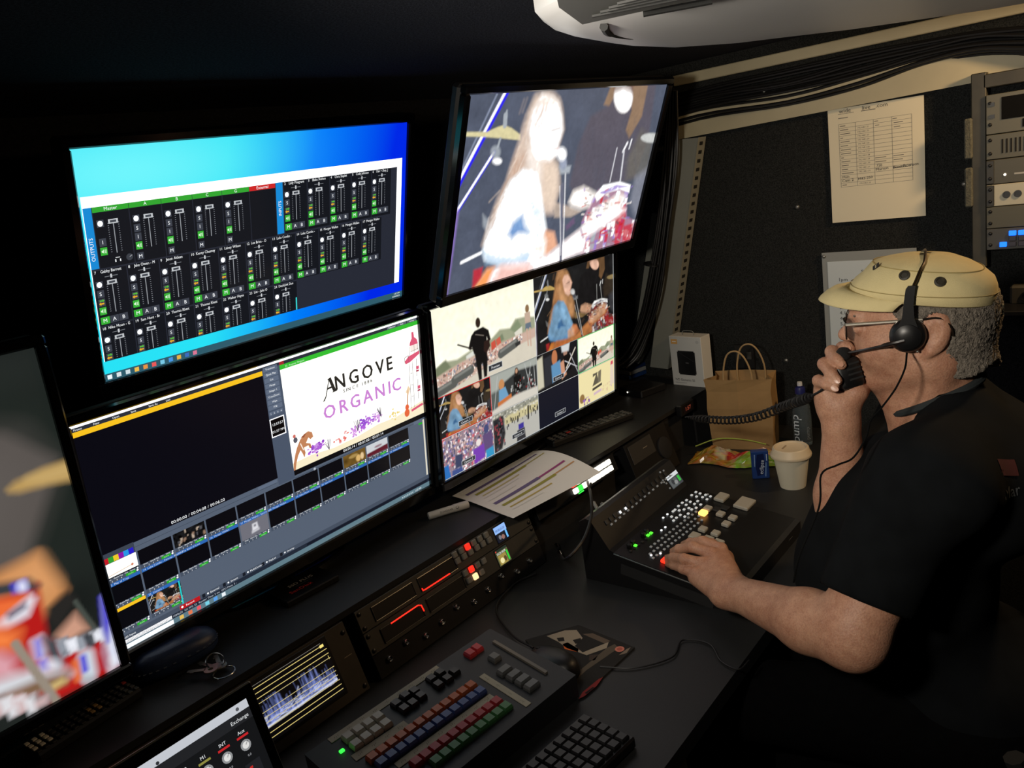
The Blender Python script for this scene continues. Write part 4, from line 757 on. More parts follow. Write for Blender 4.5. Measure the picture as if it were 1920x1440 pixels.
# --- waveform monitor
sx1 = PANEL.xy(640, 1165).x; sc = thing('waveform_monitor', 'brown-grey rack monitor showing a white waveform between yellow lines', 'monitor', at_panel(sx1 - .482)); w = .482
panel_box('front_panel', 0, w, .002, PH - .002, -.01, .004, RACKB, sc)
scr = [PANEL.xy(*q) for q in ((600, 1202), (645, 1294), (505, 1392), (468, 1292))]
dx1 = (scr[0].x + scr[1].x) / 2 - (sx1 - .482); dy1 = scr[0].y; dy0 = scr[1].y; dwid = (dy1 - dy0) * 1.66
def ink_wave(seed):
    k = Ink(dwid, dy1 - dy0, (200, 120)); g = random.Random(seed); k.layer = 0; k.rect(0, 0, 200, 120, (8, 7, 8)); k.layer = 1
    for i in range(11):
        y = 8 + i * 10.4
        if i == 4:
            for j in range(16): k.rect(j * 12.5, y, j * 12.5 + 8, y + 1.6, (220, 196, 110))
        else: k.rect(0, y, 200 if i else 190, y + 1.5, (222, 200, 120))
    k.rect(0, 2, 190, 3, (120, 116, 108)); k.rect(186, 6, 196, 12, (250, 230, 130)); k.rect(188, 34, 197, 42, (240, 220, 120))
    k.layer = 2
    p = Paint(130, 66, (0, 0, 0)); p.a[:] = 0; yy = p.Y; 
    for j in range(520):
        x = g.uniform(0, 130); b = 52 + 4 * math.sin(x * .12) ; hgt = abs(g.gauss(0, 1)) * (14 + 12 * math.exp(-((x - 35) / 16) ** 2) + 16 * math.exp(-((x - 92) / 18) ** 2)); y0 = b - hgt
        p.line((x, b + 2), (x + g.uniform(-3, 3), max(3, y0)), .7, (150, 168, 250), .9, .22)
    for j in range(60):
        x = g.uniform(0, 128); y = 50 - abs(g.gauss(0, 7)); p.line((x, y), (x + g.uniform(2, 9), y - g.uniform(-3, 5)), 1.2, (225, 232, 255), 1.2, .6)
    p.line((0, 56), (130, 54), 3, (236, 240, 255), 2, .9); p.a = np.clip(p.a + np.array(lin((8, 7, 8))), 0, 1)
    k.image(p.a, 0, 34, 196, 100); k.layer = 3
    for i in (3, 5, 6, 7, 8): k.rect(0, 8 + i * 10.4, 200, 8 + i * 10.4 + 1.2, (214, 196, 130))
    return k
for j, off in enumerate((dx1 - dwid / 2, dx1 - dwid / 2 - .215)):
    panel_box('display_bezel', off - dwid / 2 - .006, off + dwid / 2 + .006, dy0 - .006, dy1 + .006, .004, .006, BLKP, sc)
    ink_wave(3 + j).build('display', mat_print('display_scope', .3, 1.0), sc, Matrix.Translation((off, (dy0 + dy1) / 2, .0065)))
scm = MB().lathe([(.0042, 0), (.0042, .0015), (.002, .0028)], 10).mesh('screw', True)
copies(scm, 'screw', BLKM, sc, [Matrix.Translation((w - .008, y, .004)) for y in (.012, PH - .02)] + [Matrix.Translation((.008, y, .004)) for y in (.012, PH - .02)])
ti = Ink(.04, .006, (40, 6)); ti.rect(12, 2.4, 28, 3.6, (150, 140, 120)); ti.build('model_print', mat_print('print_dim', .6), sc, Matrix.Translation((w - .016, PH * .55, .0045)) @ Matrix.Rotation(0, 4, 'Z'))
# --- two disk recorders, one above the other
rx0 = PANEL.xy(657, 1140).x; RW = .482
def tray(par, x0, x1, y0, y1, edge, m2):
    panel_box('slot_tray', x0, x1, y0, y1, .004, .0052, BLKP, par)
    e = MB(); r = .0009
    for a, b in (((x0, y0), (x1, y0)), ((x1, y0), (x1, y1)), ((x1, y1), (x0, y1)), ((x0, y1), (x0, y0))): e.tube([Vector((a[0], a[1], .0056)), Vector((b[0], b[1], .0056))], r, 6)
    e.build('slot_rim', m2, par)
STEEL = mat('dull_steel', (104, 102, 96), .35, .8)
decks = []
for n, (y0, lab) in enumerate(((PH - U, 'upper rack disk recorder with two drive slots and a small blue screen'), (PH - 2 * U, 'lower rack disk recorder with a red-lit slot and a small green screen'))):
    d = thing('disk_recorder', lab, 'recorder', PANEL.M @ Matrix.Translation((rx0, y0, 0)), 'disk recorders in the slanted rack'); decks.append(d)
    panel_box('front_panel', 0, RW, .0006, U - .0006, -.01, .004, RACKG, d)
    copies(scm, 'screw', BLKM, d, [Matrix.Translation((x, y, .004)) for x in (.008, RW - .008) for y in (.008, U - .008)])
def dl(deck, n, px, py): q = PANEL.xy(px, py); return q.x - rx0, q.y - (PH - (n + 1) * U)
# trays read from the photograph
def trayq(n, tl, br, m): a = dl(0, n, *tl); b = dl(0, n, *br); tray(decks[n], min(a[0], b[0]), max(a[0], b[0]), max(.006, min(a[1], b[1])), min(U - .006, max(a[1], b[1])), 0, m)
tray(decks[0], .035, .135, .008, U - .009, 0, STEEL); tray(decks[0], .150, .250, .008, U - .009, 0, STEEL)
tray(decks[1], .035, .135, .008, U - .009, 0, BLKM); tray(decks[1], .150, .250, .008, U - .009, 0, BLKM)
def redbar(deck, pts, nm='status_light'):
    MB().tube([Vector((a, b, .0066)) for a, b in pts], .0013, 8).build(nm, GR, deck, True)
redbar(decks[0], [(.151, .014), (.152, .009), (.158, .0085), (.225, .0085)]); redbar(decks[1], [(.06, U - .010), (.128, U - .0095), (.135, U - .013), (.136, .018)])
bm_ = MB().box((0, 0, .003), (.0125, .0125, .006), bev=.0015).mesh('button', 30)
def buttons(deck, n, pts, lit={}):
    for i, q in enumerate(pts):
        m = lit.get(i); me = bm_ if m is None else bm_.copy()
        if m is not None: me.materials.clear(); me.materials.append(m)
        x, y = dl(deck, n, *q); copies(me, 'button', BTNW, deck, [Matrix.Translation((x, min(max(y, .008), U - .008), .004))])
zz = lambda x, y: (500 + x / 2.6667, 840 + y / 2.6667)
def lcdquad(deck, n, cx, cy, w_, h_, ink): x, y = dl(deck, n, cx, cy); y = U / 2; panel_box('screen_bezel', x - w_ / 2 - .002, x + w_ / 2 + .002, y - h_ / 2 - .002, y + h_ / 2 + .002, .004, .005, BLKP, deck); ink.build('screen', mat_print('display_lcd', .3, 1.0), deck, Matrix.Translation((x, y, .0056)))
buttons(decks[0], 0, [zz(925, 525), zz(958, 504), zz(989, 483), zz(1020, 463), zz(1050, 443), zz(1082, 426), zz(945, 566), zz(978, 543), zz(1010, 522), zz(1042, 500), zz(1072, 481), zz(1103, 462)], {2: GR})
buttons(decks[1], 1, [zz(980, 620), zz(1011, 601), zz(1042, 580), zz(1072, 560), zz(1003, 662), zz(1034, 643), zz(1066, 622)], {1: GR, 5: GA})
k = Ink(.036, .034, (36, 34)); k.rect(0, 0, 36, 34, (16, 20, 40)); k.layer = 1; k.rect(0, 0, 36, 15, (150, 190, 250)); k.rect(2, 16, 26, 33, (28, 30, 36)); k.rect(29, 14, 34, 32, (110, 190, 250)); k.layer = 2; k.text('00:58:25:20', 3, 11, 4.6, (30, 50, 120), 'l', .92); k.ell(10, 24, 4, 5, (120, 120, 130)); k.ell(19, 26, 5, 5, (150, 110, 100))
lcdquad(decks[0], 0, 933, 990, .036, .034, k)
k = Ink(.036, .034, (36, 34)); k.rect(0, 0, 36, 34, (90, 92, 60)); k.layer = 1; k.rect(0, 0, 36, 5, (40, 50, 40)); k.rect(3, 12, 27, 33, (160, 140, 70)); k.rect(30, 10, 34, 31, (50, 220, 60)); k.layer = 2; k.text('10:23:18:09', 2, 11, 4.6, (245, 248, 240), 'l', .9); k.ell(12, 25, 6, 6, (240, 230, 170)); k.ell(22, 24, 4, 6, (90, 70, 40)); k.rect(1, 1, 4, 4, (230, 60, 50))
lcdquad(decks[1], 1, 938, 1037, .036, .034, k)
# --- connector blank under the recorders
cp = thing('connector_panel', 'dark rack panel with small round connectors under the recorders', 'panel', PANEL.M @ Matrix.Translation((rx0, 0, 0)))
panel_box('front_panel', 0, RW, .001, PH - 2 * U - .0006, -.01, .003, BLKM, cp)
cm_ = MB().lathe([(.006, 0), (.006, .004), (.0045, .006), (.0045, .003), (.001, .003), (.001, .006)], 14).mesh('connector', True)
copies(cm_, 'connector', CHROME, cp, [Matrix.Translation((.03 + .045 * i, (.026, .034, .022)[i % 3], .003)) for i in range(10)])
# --- lit source selector half under the schedule sheet
ss = [PANEL.xy(*q) for q in ((1072, 912), (1138, 872))]
x0 = ss[0].x - .022; y0 = PH - U - .004; sel = thing('source_selector', 'router panel with rows of glowing white buttons under the printed schedule', 'control panel', PANEL.M @ Matrix.Translation((x0, y0, 0)))
panel_box('front_panel', -.12, .20, .001, U, -.01, .004, BLKM, sel)
nb = 9; st = (ss[1].x - ss[0].x) / (nb - 1); bs = MB().box((0, 0, .003), (st * .88, .0125, .007), bev=.0015).mesh('button', 30)
for r in range(2):
    for i in range(nb):
        m = GR if (r, i) == (0, 0) else (GG if (r, i) == (1, 1) else GW)
        me = bs.copy(); me.materials.clear(); me.materials.append(m)
        copies(me, 'button', m, sel, [Matrix.Translation((.022 + st * i, (.031, .0145)[r], .004))])
panel_box('status_light', .022 + st * .4, .022 + st * 1.6, .003, .0055, .004, .005, GG, sel)
# --- dark units further right
ua = PANEL.xy(1160, 858).x; un = thing('intercom_station', 'dark grey intercom unit in the rack beside the glowing selector', 'intercom', at_panel(ua + .03))
panel_box('front_panel', 0, .20, .004, PH - .004, -.01, .003, BLKM, un); panel_box('label_plate', .012, .12, PH - .062, PH - .012, .003, .005, mat('plate_grey', (50, 48, 45), .5), un)
ti = Ink(.04, .008, (40, 8)); ti.rect(10, 3, 30, 4.4, (160, 150, 130)); ti.build('model_print', mat_print('print_dim', .6), un, Matrix.Translation((.08, PH - .036, .0053)))
MB().lathe([(.03, 0), (.03, .004), (.026, .006), (.001, .006)], 24, Matrix.Translation((.16, PH * .5, .003))).build('speaker_grille', BLKR, un, True)
MB().lathe([(.008, 0), (.008, .012), (.006, .014), (.001, .014)], 18, Matrix.Translation((.05, .03, .003))).build('volume_knob', BLKP, un, True)
# --- red clock digits on the ledge fascia
q = Plane(frame(cpt(.6, -.009, DESK), CX, (0, 0, 1))); c = q.xy(1281, 764)
ck = thing('digital_clock', 'small clock with dim red digits under the ledge by the paper bag', 'clock', q.M @ Matrix.Translation((c.x, c.y, .012)))
box('case', (0, 0, -.006), (.075, .034, .018), BLKP, ck, bev=.003)
k = Ink(.05, .018, (50, 18)); k.rect(0, 0, 50, 18, (14, 4, 3)); k.layer = 1; k.text('1:57', 25, 14, 11, (220, 96, 66), 'c', 1.15); k.build('digits', mat_print('display_clock', .4, .6), ck, Matrix.Translation((0, 0, .0036)))

# ------------------------------------------------------------------ things on the ledge
def on(px, py, z): return PZ(px, py, z)
# printed schedule sheet, hanging over the edge a little


a, b, c_, d_ = on(848, 930, LEDGE + .004), on(1000, 846, LEDGE + .012), on(1126, 884, LEDGE + .03), on(962, 970, LEDGE + .006)
ps = thing('printed_schedule', 'white sheet with coloured bar chart lying on the ledge', 'paper', a)
N = 12; V = []; F = []
for j in range(N + 1):
    for i in range(N + 1):
        u, v = i / N, j / N; p = (a * (1 - u) + b * u) * (1 - v) + (d_ * (1 - u) + c_ * u) * v
        p = p + Vector((0, 0, .018 * (u ** 2) * (1 - (2 * v - 1) ** 2) * .9 + .002 * math.sin(v * 5))); V.append(p)
shm = MB(); shm.add(V + [p - Vector((0, 0, .0004)) for p in V], [(j * (N + 1) + i, j * (N + 1) + i + 1, (j + 1) * (N + 1) + i + 1, (j + 1) * (N + 1) + i) for j in range(N) for i in range(N)] + [((N + 1) ** 2 + j * (N + 1) + i, (N + 1) ** 2 + (j + 1) * (N + 1) + i, (N + 1) ** 2 + (j + 1) * (N + 1) + i + 1, (N + 1) ** 2 + j * (N + 1) + i + 1) for j in range(N) for i in range(N)])
shm.build('sheet', WHITEP, ps, True, True)
def surf(u, v):
    p = (a * (1 - u) + b * u) * (1 - v) + (d_ * (1 - u) + c_ * u) * v
    return p + Vector((0, 0, .0008 + .018 * (u ** 2) * (1 - (2 * v - 1) ** 2) * .9 + .002 * math.sin(v * 5)))
def bars(lst):
    V = []; C = []; F = []
    for (u0, v0, u1, v1, th, rgb) in lst:
        n = 10
        for t in range(n + 1):
            uu, vv = u0 + (u1 - u0) * t / n, v0 + (v1 - v0) * t / n
            V += [surf(uu, vv - th / 2), surf(uu, vv + th / 2)]; C += [lin(rgb) + (1,)] * 2
            if t: k0 = len(V) - 4; F.append((k0, k0 + 1, k0 + 3, k0 + 2))
    me = bpy.data.meshes.new('chart_print'); me.from_pydata(V, [], F); at = me.color_attributes.new('ink', 'FLOAT_COLOR', 'POINT'); at.data.foreach_set('color', np.array(C).ravel())
    return link('chart_print', me, mat_print('print_paper', .7), ps, True)
PU, OL, MG, LG = (104, 92, 132), (150, 146, 60), (150, 60, 120), (206, 206, 204)
bars([(.06, .16, .62, .16, .05, PU), (.62, .16, .92, .16, .03, PU), (.10, .26, .70, .26, .045, OL), (.70, .25, .95, .25, .02, (170, 160, 90)), (.12, .35, .55, .35, .02, (190, 180, 120)), (.10, .41, .50, .41, .012, LG), (.08, .60, .60, .60, .05, PU), (.6, .60, .92, .60, .03, MG), (.10, .70, .72, .70, .04, OL), (.72, .69, .96, .69, .018, (190, 140, 90)), (.12, .79, .6, .79, .02, (180, 160, 80)), (.10, .85, .45, .85, .012, LG), (.05, .05, .4, .05, .012, LG), (.08, .50, .4, .50, .012, LG)])
# marker pen
pa, pb = on(803, 968, LEDGE + .008), on(878, 945, LEDGE + .008); ax = (pb - pa).normalized()
mk = thing('marker_pen', 'white marker pen lying on the ledge beside the schedule', 'marker', frame(pa, ax, (0, 0, 1)).copy()); L = (pb - pa).length
Rz = Matrix.Rotation(math.pi / 2, 4, 'Y')
MB().lathe([(.0075, 0), (.0085, .002), (.0085, L * .62), (.0088, L * .62)], 20, Rz).build('barrel', mat('marker_white', (196, 194, 188), .4), mk, True)
MB().lathe([(.0092, L * .62), (.0092, L - .002), (.008, L), (.001, L)], 20, Rz).build('cap', mat('marker_cap', (186, 184, 180), .4), mk, True)
k = Ink(.05, .008, (50, 8)); k.text('SCHOLAR', 3, 6.4, 4.6, (30, 30, 34), 'l', 1.05); k.ell(44, 4, 4, 3, (60, 60, 64), 10); k.layer = 1; k.ell(44, 3.4, 3, 2, (196, 194, 188), 10)
toc = (CAM - (pa + pb) / 2).normalized(); R_ = frame((pa + pb) / 2 + (toc - ax * toc.dot(ax)).normalized() * .0093, ax, toc.cross(ax)); 
o = k.build('print', mat_print('print_paper', .7), mk); o.matrix_parent_inverse = wmat(mk).inverted(); o.matrix_basis = R_
# solid state drive package with dim print
sa = on(570, 1105, LEDGE); sd = thing('drive_package', 'dark flat drive package with grey and red print under the left screen', 'package', Matrix.Translation(sa) @ Matrix.Rotation(cyaw - .05, 4, 'Z'))
box('card', (0, 0, .006), (.115, .075, .012), mat('package_black', (13, 13, 14), .35), sd, bev=.002)
k = Ink(.11, .07, (110, 70)); k.text('SSD PLUS', 58, 26, 9, (190, 192, 194), 'c'); k.text('SanDisk', 44, 52, 10, (190, 36, 30), 'c', 1.05); k.rect(40, 32, 76, 33.5, (70, 70, 72)); k.build('print', mat_print('print_paper', .7), sd, Matrix.Translation((0, 0, .0125)))
# glasses case
ga, gb = on(244, 1268, LEDGE + .02), on(405, 1188, LEDGE + .02); gx = (gb - ga).normalized(); gl = (gb - ga).length
gc = thing('glasses_case', 'dark navy glasses case in front of the lower left screen', 'case', frame((ga + gb) / 2 - Vector((0, 0, .02)), gx, Vector((0, 0, 1)).cross(gx)))
NAVY = mat('navy_leather', (34, 50, 84), .38, noise=.15, nscale=60, bump=.12, bscale=900)
def case_half(z0, z1, up):
    n = 48; rings = []
    for t in (0, .35, .65, .85, .97, 1.0):
        s = math.sqrt(max(0, 1 - t ** 2.2)) * .98 + .02 if t < 1 else .25
        sc_ = 1 - .35 * t ** 3
        rings.append([Vector((gl / 2 * sc_ * math.copysign(abs(math.cos(6.2832 * i / n)) ** .75, math.cos(6.2832 * i / n)), .036 * sc_ * math.copysign(abs(math.sin(6.2832 * i / n)) ** .8, math.sin(6.2832 * i / n)), z0 + (z1 - z0) * t)) for i in range(n)])
    return MB().loft(rings)
case_half(.020, .0, 0).build('lower_shell', NAVY, gc, True); case_half(.021, .044, 1).build('lid', NAVY, gc, True)
st_ = MB(); 
for i in range(34):
    tt = 6.2832 * i / 34; p = Vector((gl / 2 * .985 * math.copysign(abs(math.cos(tt)) ** .75, math.cos(tt)), .0362 * math.copysign(abs(math.sin(tt)) ** .8, math.sin(tt)), .024)); st_.box(p, (.005, .002, .0012))
st_.build('stitching', mat('stitch', (92, 104, 124), .6), gc, kind='stuff')
# key ring
ka = on(418, 1262, LEDGE + .003); kr = thing('key_ring', 'bunch of keys on a steel ring lying on the ledge', 'keys', Matrix.Translation(ka))
def ring(c, r, t, M=None, n=26): return [Vector(c) + (M or Matrix.Identity(3)) @ Vector((r * math.cos(6.2832 * i / n), r * math.sin(6.2832 * i / n), 0)) for i in range(n + 1)]
MB().tube(ring((0, -.005, .003), .017, 0), .0013, 7, False).build('ring', CHROME, kr, True); MB().tube(ring((.004, .024, .012), .014, 0, Matrix.Rotation(.7, 3, 'X')), .0014, 7, False).build('ring', CHROME, kr, True)
for i in range(3):
    M = Matrix.Rotation(1.2 + .5 * i, 4, 'Z'); kb = MB().lathe([(.004, 0), (.011, 0), (.011, .002), (.004, .002), (.004, 0)], 18, M @ Matrix.Translation((.018, 0, .003 + .0025 * i)), False); kb.box(M @ Vector((.042, 0, .004 + .0025 * i)), (.030, .007, .002), M.to_3x3()); kb.box(M @ Vector((.048, .004, .004 + .0025 * i)), (.006, .003, .002), M.to_3x3()); kb.build('key', mat('key_nickel', (150, 146, 136), .3, .9), kr, True)
# remote controls
def remote(name, lab, p0, p1, z, rows, cols, W_, glowing):
    x = (p1 - p0).normalized(); L = (p1 - p0).length; t = thing('remote_control', lab, 'remote', frame((p0 + p1) / 2, x, Vector((0, 0, 1)).cross(x)), 'television remotes on the ledge')
    box('body', (0, 0, .009), (L, W_, .018), BLKP, t, bev=.004)
    bmm = MB().box((0, 0, 0), (L / rows * .62, W_ / cols * .62, .003), bev=.0008).mesh('button', 30); g2 = random.Random(rows)
    mp = {0: mat('rub_grey', (66, 66, 66), .6), 1: mat('rub_pale', (216, 210, 198), .6), 2: mat('rub_red', (160, 40, 34), .6), 3: mat('rub_dark', (34, 34, 35), .6), 4: mat('rub_amber', (150, 120, 70), .6)}
    for r in range(rows):
        for c in range(cols):
            kk = glowing(r, c, g2)
            if kk is None: continue
            me = bmm.copy(); me.materials.clear(); me.materials.append(mp[kk]); copies(me, 'button', mp[kk], t, [Matrix.Translation((-L / 2 + L * (r + .6) / (rows + .2), W_ / 2 - W_ * (c + .5) / cols, .0185))])
    return t
remote('r', 'black remote with pale number keys below the left-edge screen', on(60, 1428, LEDGE), on(256, 1300, LEDGE), 0, 15, 4, .048, lambda r, c, g: 1 if r < 3 and c < 3 else (4 if 8 <= r <= 9 and c in (1, 2) else (2 if (r, c) == (14, 0) else (3 if r < 13 else 0))))
remote('r', 'black remote with grey keys and one red key below the ten-view screen', on(1030, 838, LEDGE), on(1180, 783, LEDGE), 0, 14, 4, .045, lambda r, c, g: 2 if (r, c) == (3, 1) else (0 if g.random() < .75 else 3))
# small dark boxes and slim case between the right screens and the drive box
ta = on(1205, 735, LEDGE); box_t = thing('set_top_box', 'small flat black box with a tiny white light beside the lower right screen', 'box', Matrix.Translation(ta) @ Matrix.Rotation(-.3, 4, 'Z'))
box('body', (0, 0, .011), (.10, .10, .022), BLKP, box_t, bev=.003); MB().lathe([(.0025, 0), (.0025, .001)], 10, Matrix.Translation((-.051, .01, .012)) @ Matrix.Rotation(-math.pi / 2, 4, 'Y')).build('status_light', GW, box_t)
tb = on(1190, 705, LEDGE) + Vector((.03, .03, 0)); nb_ = thing('disc_case', 'slim blue and white disc cases stacked behind the small black box', 'case', Matrix.Translation(tb) @ Matrix.Rotation(-.25, 4, 'Z'))
for i, cc in enumerate(((30, 60, 110), (150, 152, 150), (24, 44, 84))): box('cover', (.004 * i, 0, .008 + .014 * i), (.135, .12, .012), mat('case_cover%d' % i, cc, .35), nb_, bev=.001)
# hard-drive box with hang tab
wa, wb_ = on(1263, 721, LEDGE), on(1322, 727, LEDGE); wx = (wb_ - wa); wx.z = 0; wl = wx.length; wx.normalize()
wbx = thing('drive_box', 'white cardboard retail box with a picture of a black drive', 'box', frame((wa + wb_) / 2, wx, Vector((0, 0, 1)))); wh = (PX(1262, 630, wa.x).z - LEDGE)
CARDW = mat('card_white', (206, 206, 202), .55)
box('carton', (0, wh / 2, -.024), (wl, wh, .048), CARDW, wbx, bev=.001)
k = Ink(wl, wh, (100, 140)); k.rect(6, 8, 26, 22, (226, 172, 96)); k.layer = 1; k.rect(10, 13.5, 22, 16, (255, 250, 240)); k.layer = 0
k.rect(25, 40, 75, 108, (30, 31, 33)); k.rect(22, 43, 78, 105, (30, 31, 33)); k.layer = 1; k.line((30, 46), (74, 70), .8, (56, 57, 60)); k.text('WD', 52, 76, 4, (130, 130, 134), 'c'); k.layer = 0
k.text('WD Elements SE', 8, 126, 6.6, (60, 62, 66), 'l', .95); k.rect(8, 131, 44, 132.4, (140, 140, 144)); k.ell(88, 14, 5, 5, (190, 190, 188)); k.build('print', mat_print('print_paper', .7), wbx, Matrix.Translation((0, wh / 2, .0004)))
MB().tube(curve_pts([(-.02, wh, -.02), (-.02, wh + .008, -.02), (-.013, wh + .013, -.02), (.013, wh + .013, -.02), (.02, wh + .008, -.02), (.02, wh, -.02)], 4), .0012, 6).build('hang_tab', mat('clear_plastic', (120, 124, 122), .2), wbx, True)
# ------------------------------------------------------------------ vision mixer control panel by the operator
XL, XR = 1.22, 1.565
prof = [(.60, DESK + .0005), (.60, .770), (.61, .774), (.852, .815), (.862, .819), (.90, .878), (.912, .88), (.93, .87), (.93, DESK + .0005)]
vm = thing('vision_mixer', 'black vision mixer panel with small lit keys under the operator\'s hand', 'mixer', Vector((XL, .60, DESK)))
MB().prism([Vector((XL, y, z)) for y, z in prof], (XR - XL, 0, 0)).build('housing', mat('mixer_black', (17, 17, 18), .38, noise=.1, nscale=40), vm, world=True)
FRONT = Plane(frame((XL, .61, .7742), (1, 0, 0), (0, .242, .041))); REAR = Plane(frame((XL, .862, .8192), (1, 0, 0), (0, .038, .059)))
MB().tube([Vector((XL - .0005, .612, .771)), Vector((XL - .0005, .852, .8125))], .0016, 6).build('edge_strip', mat('edge_silver', (176, 176, 176), .25, .9), vm, True, True)
box('side_cheek', (XL - .001, .74, .766), (.003, .20, .022), BLKR, vm, R=Matrix.Rotation(.165, 3, 'X'), world=True)
zg = lambda x, y: (1000 + x / 3.84, 800 + y / 3.84)
ivm = vm.matrix_basis.inverted()
FRO = mat('frosted_key', (176, 172, 160), .35, trans=.15); GWs = glow('key_white', (235, 240, 245), .9); GD = glow('key_dim', (150, 156, 160), .10); GAm = glow('key_amber', (255, 176, 92), 2.2); GRd = glow('key_red', (255, 40, 20), 2.2); GGr = glow('key_green', (90, 255, 60), 1.0)
def vkeys(name, pts, w, h, t, m, plane=FRONT, dz=0):
    me = MB().box((0, 0, t / 2), (w, h, t), bev=min(w, h, t) * .22).mesh(name, 30); me.materials.append(m); out = []
    for q in pts:
        p = plane.xy(*zg(*q))
        if p.x > XR - XL - .006 or p.x < .004 or p.y < .003 or p.y > (.243 if plane is FRONT else .067): continue
        out += copies(me, name, m, vm, [ivm @ plane.M @ Matrix.Translation((p.x, p.y, dz))])
    return out
vkeys('key', [(1355, 520)], .036, .024, .008, FRO); vkeys('key', [(1520, 565)], .050, .034, .008, FRO); vkeys('key', [(1605, 515)], .018, .014, .008, FRO)
vkeys('key', [(1348, 640), (1435, 668), (1388, 712), (1220, 750), (1312, 780), (1255, 600)], .0185, .0165, .008, FRO); vkeys('key', [(1160, 800), (1255, 825), (1330, 850)], .024, .020, .008, FRO)
vkeys('key', [(1222, 636)], .0185, .0165, .009, GAm, dz=.001); vkeys('key', [(952, 975)], .016, .0155, .007, GRd)
vkeys('key', [(1320, 600), (1380, 590)], .018, .016, .004, BTND)
wl_ = [(553, 768), (580, 748), (607, 728), (634, 706), (848, 930), (915, 917), (922, 750), (950, 728), (935, 660), (965, 635)]
vkeys('key', wl_[:4], .0055, .0055, .003, GWs); vkeys('key', wl_[4:], .0045, .0042, .003, GWs)
cl = [(1045, 575), (1072, 552), (1103, 533), (1140, 497), (1170, 475), (1050, 607), (1100, 567), (1130, 545), (1175, 507), (1200, 485), (1058, 640), (1090, 652), (1115, 630), (1140, 600), (1183, 540), (1240, 495), (1250, 527), (1275, 506), (1030, 660), (1006, 614), (1010, 680), (995, 652), (1020, 602), (1172, 588), (1205, 565), (1218, 512), (1160, 560), (1120, 590), (1085, 600)]
vkeys('key', cl, .0062, .0052, .003, glow('key_half', (215, 222, 226), .38))
vkeys('key', [(820 + 27 * i + 21 * j, 890 - 21 * i + 30 * j) for i in range(14) for j in range(3) if (i, j) not in ((0, 0),)], .0055, .005, .003, GD)
vkeys('key', [(1230 + 32 * i + 12 * j, 440 - 24 * i * .2 + 26 * j - 6 * i) for i in range(7) for j in range(3)], .0055, .005, .003, GD)
vkeys('key', [(700 + 28 * i, 900 - 22 * i) for i in range(5)], .0055, .005, .003, BTND)
vkeys('key', [(735, 860), (826, 786), (847, 770)], .0075, .0065, .003, GGr); vkeys('knob', [(715, 845), (790, 790), (810, 765), (690, 870)], .010, .010, .010, BLKP)
vkeys('key', [(623, 617), (662, 590)], .0055, .006, .003, GWs, REAR); vkeys('key', [(530, 737)], .0035, .0035, .003, GWs, FRONT)
vkeys('key', [(525 + 30 * i, 690 - 25 * i) for i in range(15) if i not in (3, 4)], .009, .010, .003, BTND, REAR); vkeys('key', [(560 + 30 * i, 705 - 25 * i) for i in range(15)], .006, .004, .003, GD, REAR); vkeys('key', [(930, 388), (938, 402), (955, 410), (980, 445), (910, 330), (935, 318), (1080, 285), (1130, 340)], .004, .004, .003, GD, REAR)
lq = [REAR.xy(*zg(*q)) for q in ((945, 375), (1020, 318), (1078, 395), (1015, 440))]; lc = sum(lq, Vector()) / 4; lw = (lq[1] - lq[0]).length; lh = min(.05, (lq[3] - lq[0]).length)
k = Ink(lw, lh, (100, 80)); k.rect(0, 0, 100, 80, (70, 74, 76)); k.layer = 1; k.rect(0, 0, 100, 22, (236, 240, 242)); k.rect(4, 28, 66, 76, (100, 104, 104)); k.rect(76, 30, 94, 64, (60, 200, 70)); k.layer = 2; k.ell(30, 46, 12, 16, (60, 62, 64)); k.ell(50, 56, 14, 12, (150, 152, 150)); k.rect(8, 8, 56, 13, (110, 114, 120))
o = k.build('screen', mat_print('display_lcd2', .3, .8), vm); o.matrix_basis = ivm @ REAR.M @ Matrix.Translation((lc.x, min(lc.y, .07 - lh / 2 - .003), .0012))
tm = Ink(.04, .006, (40, 6)); tm.rect(10, 2, 30, 3.4, (110, 110, 112)); o = tm.build('print', mat_print('print_dim', .6), vm); o.matrix_basis = ivm @ frame((XR - .06, .5995, .757), (1, 0, 0), (0, 0, 1))

# ------------------------------------------------------------------ older switcher with coloured keys
zs = lambda x, y: (560 + x / 2.6667, 1140 + y / 2.6667); SZ = .795
o1, o2 = PZ(*zs(372, 758), SZ), PZ(*zs(862, 400), SZ); sxd = (o2 - o1); sxd.z = 0; sxd.normalize(); syd = Vector((-sxd.y, sxd.x, 0))
SW = Plane(frame(o1, sxd, syd + Vector((0, 0, .10)))); isw = None
lo = [SW.xy(*q) for q in ((612, 1393), (930, 1188), (1048, 1286))]
bx0, bx1, by1, by0 = lo[0].x - .01, lo[1].x + .004, max(lo[1].y, lo[0].y) + .006, lo[2].y - .004
bx0 = min(bx0, -.06)
sw = thing('video_switcher', 'video switcher with orange, blue, red and green keys and tape labels', 'switcher', SW.M)
zb = DESK - (SW.M @ Vector((0, 0, 0))).z
hb = MB(); pts = []
for (x, y) in ((bx0, by0), (bx1, by0), (bx1, by1), (bx0, by1)):
    w0 = SW.M @ Vector((x, y, 0)); pts.append((w0, Vector((w0.x, w0.y, DESK))))
hb.add([p[0] for p in pts] + [p[1] for p in pts], [(0, 1, 2, 3), (4, 7, 6, 5), (0, 4, 5, 1), (1, 5, 6, 2), (2, 6, 7, 3), (3, 7, 4, 0)]); hb.build('housing', mat('switcher_grey', (34, 35, 37), .5, noise=.08, nscale=50), sw, world=True)
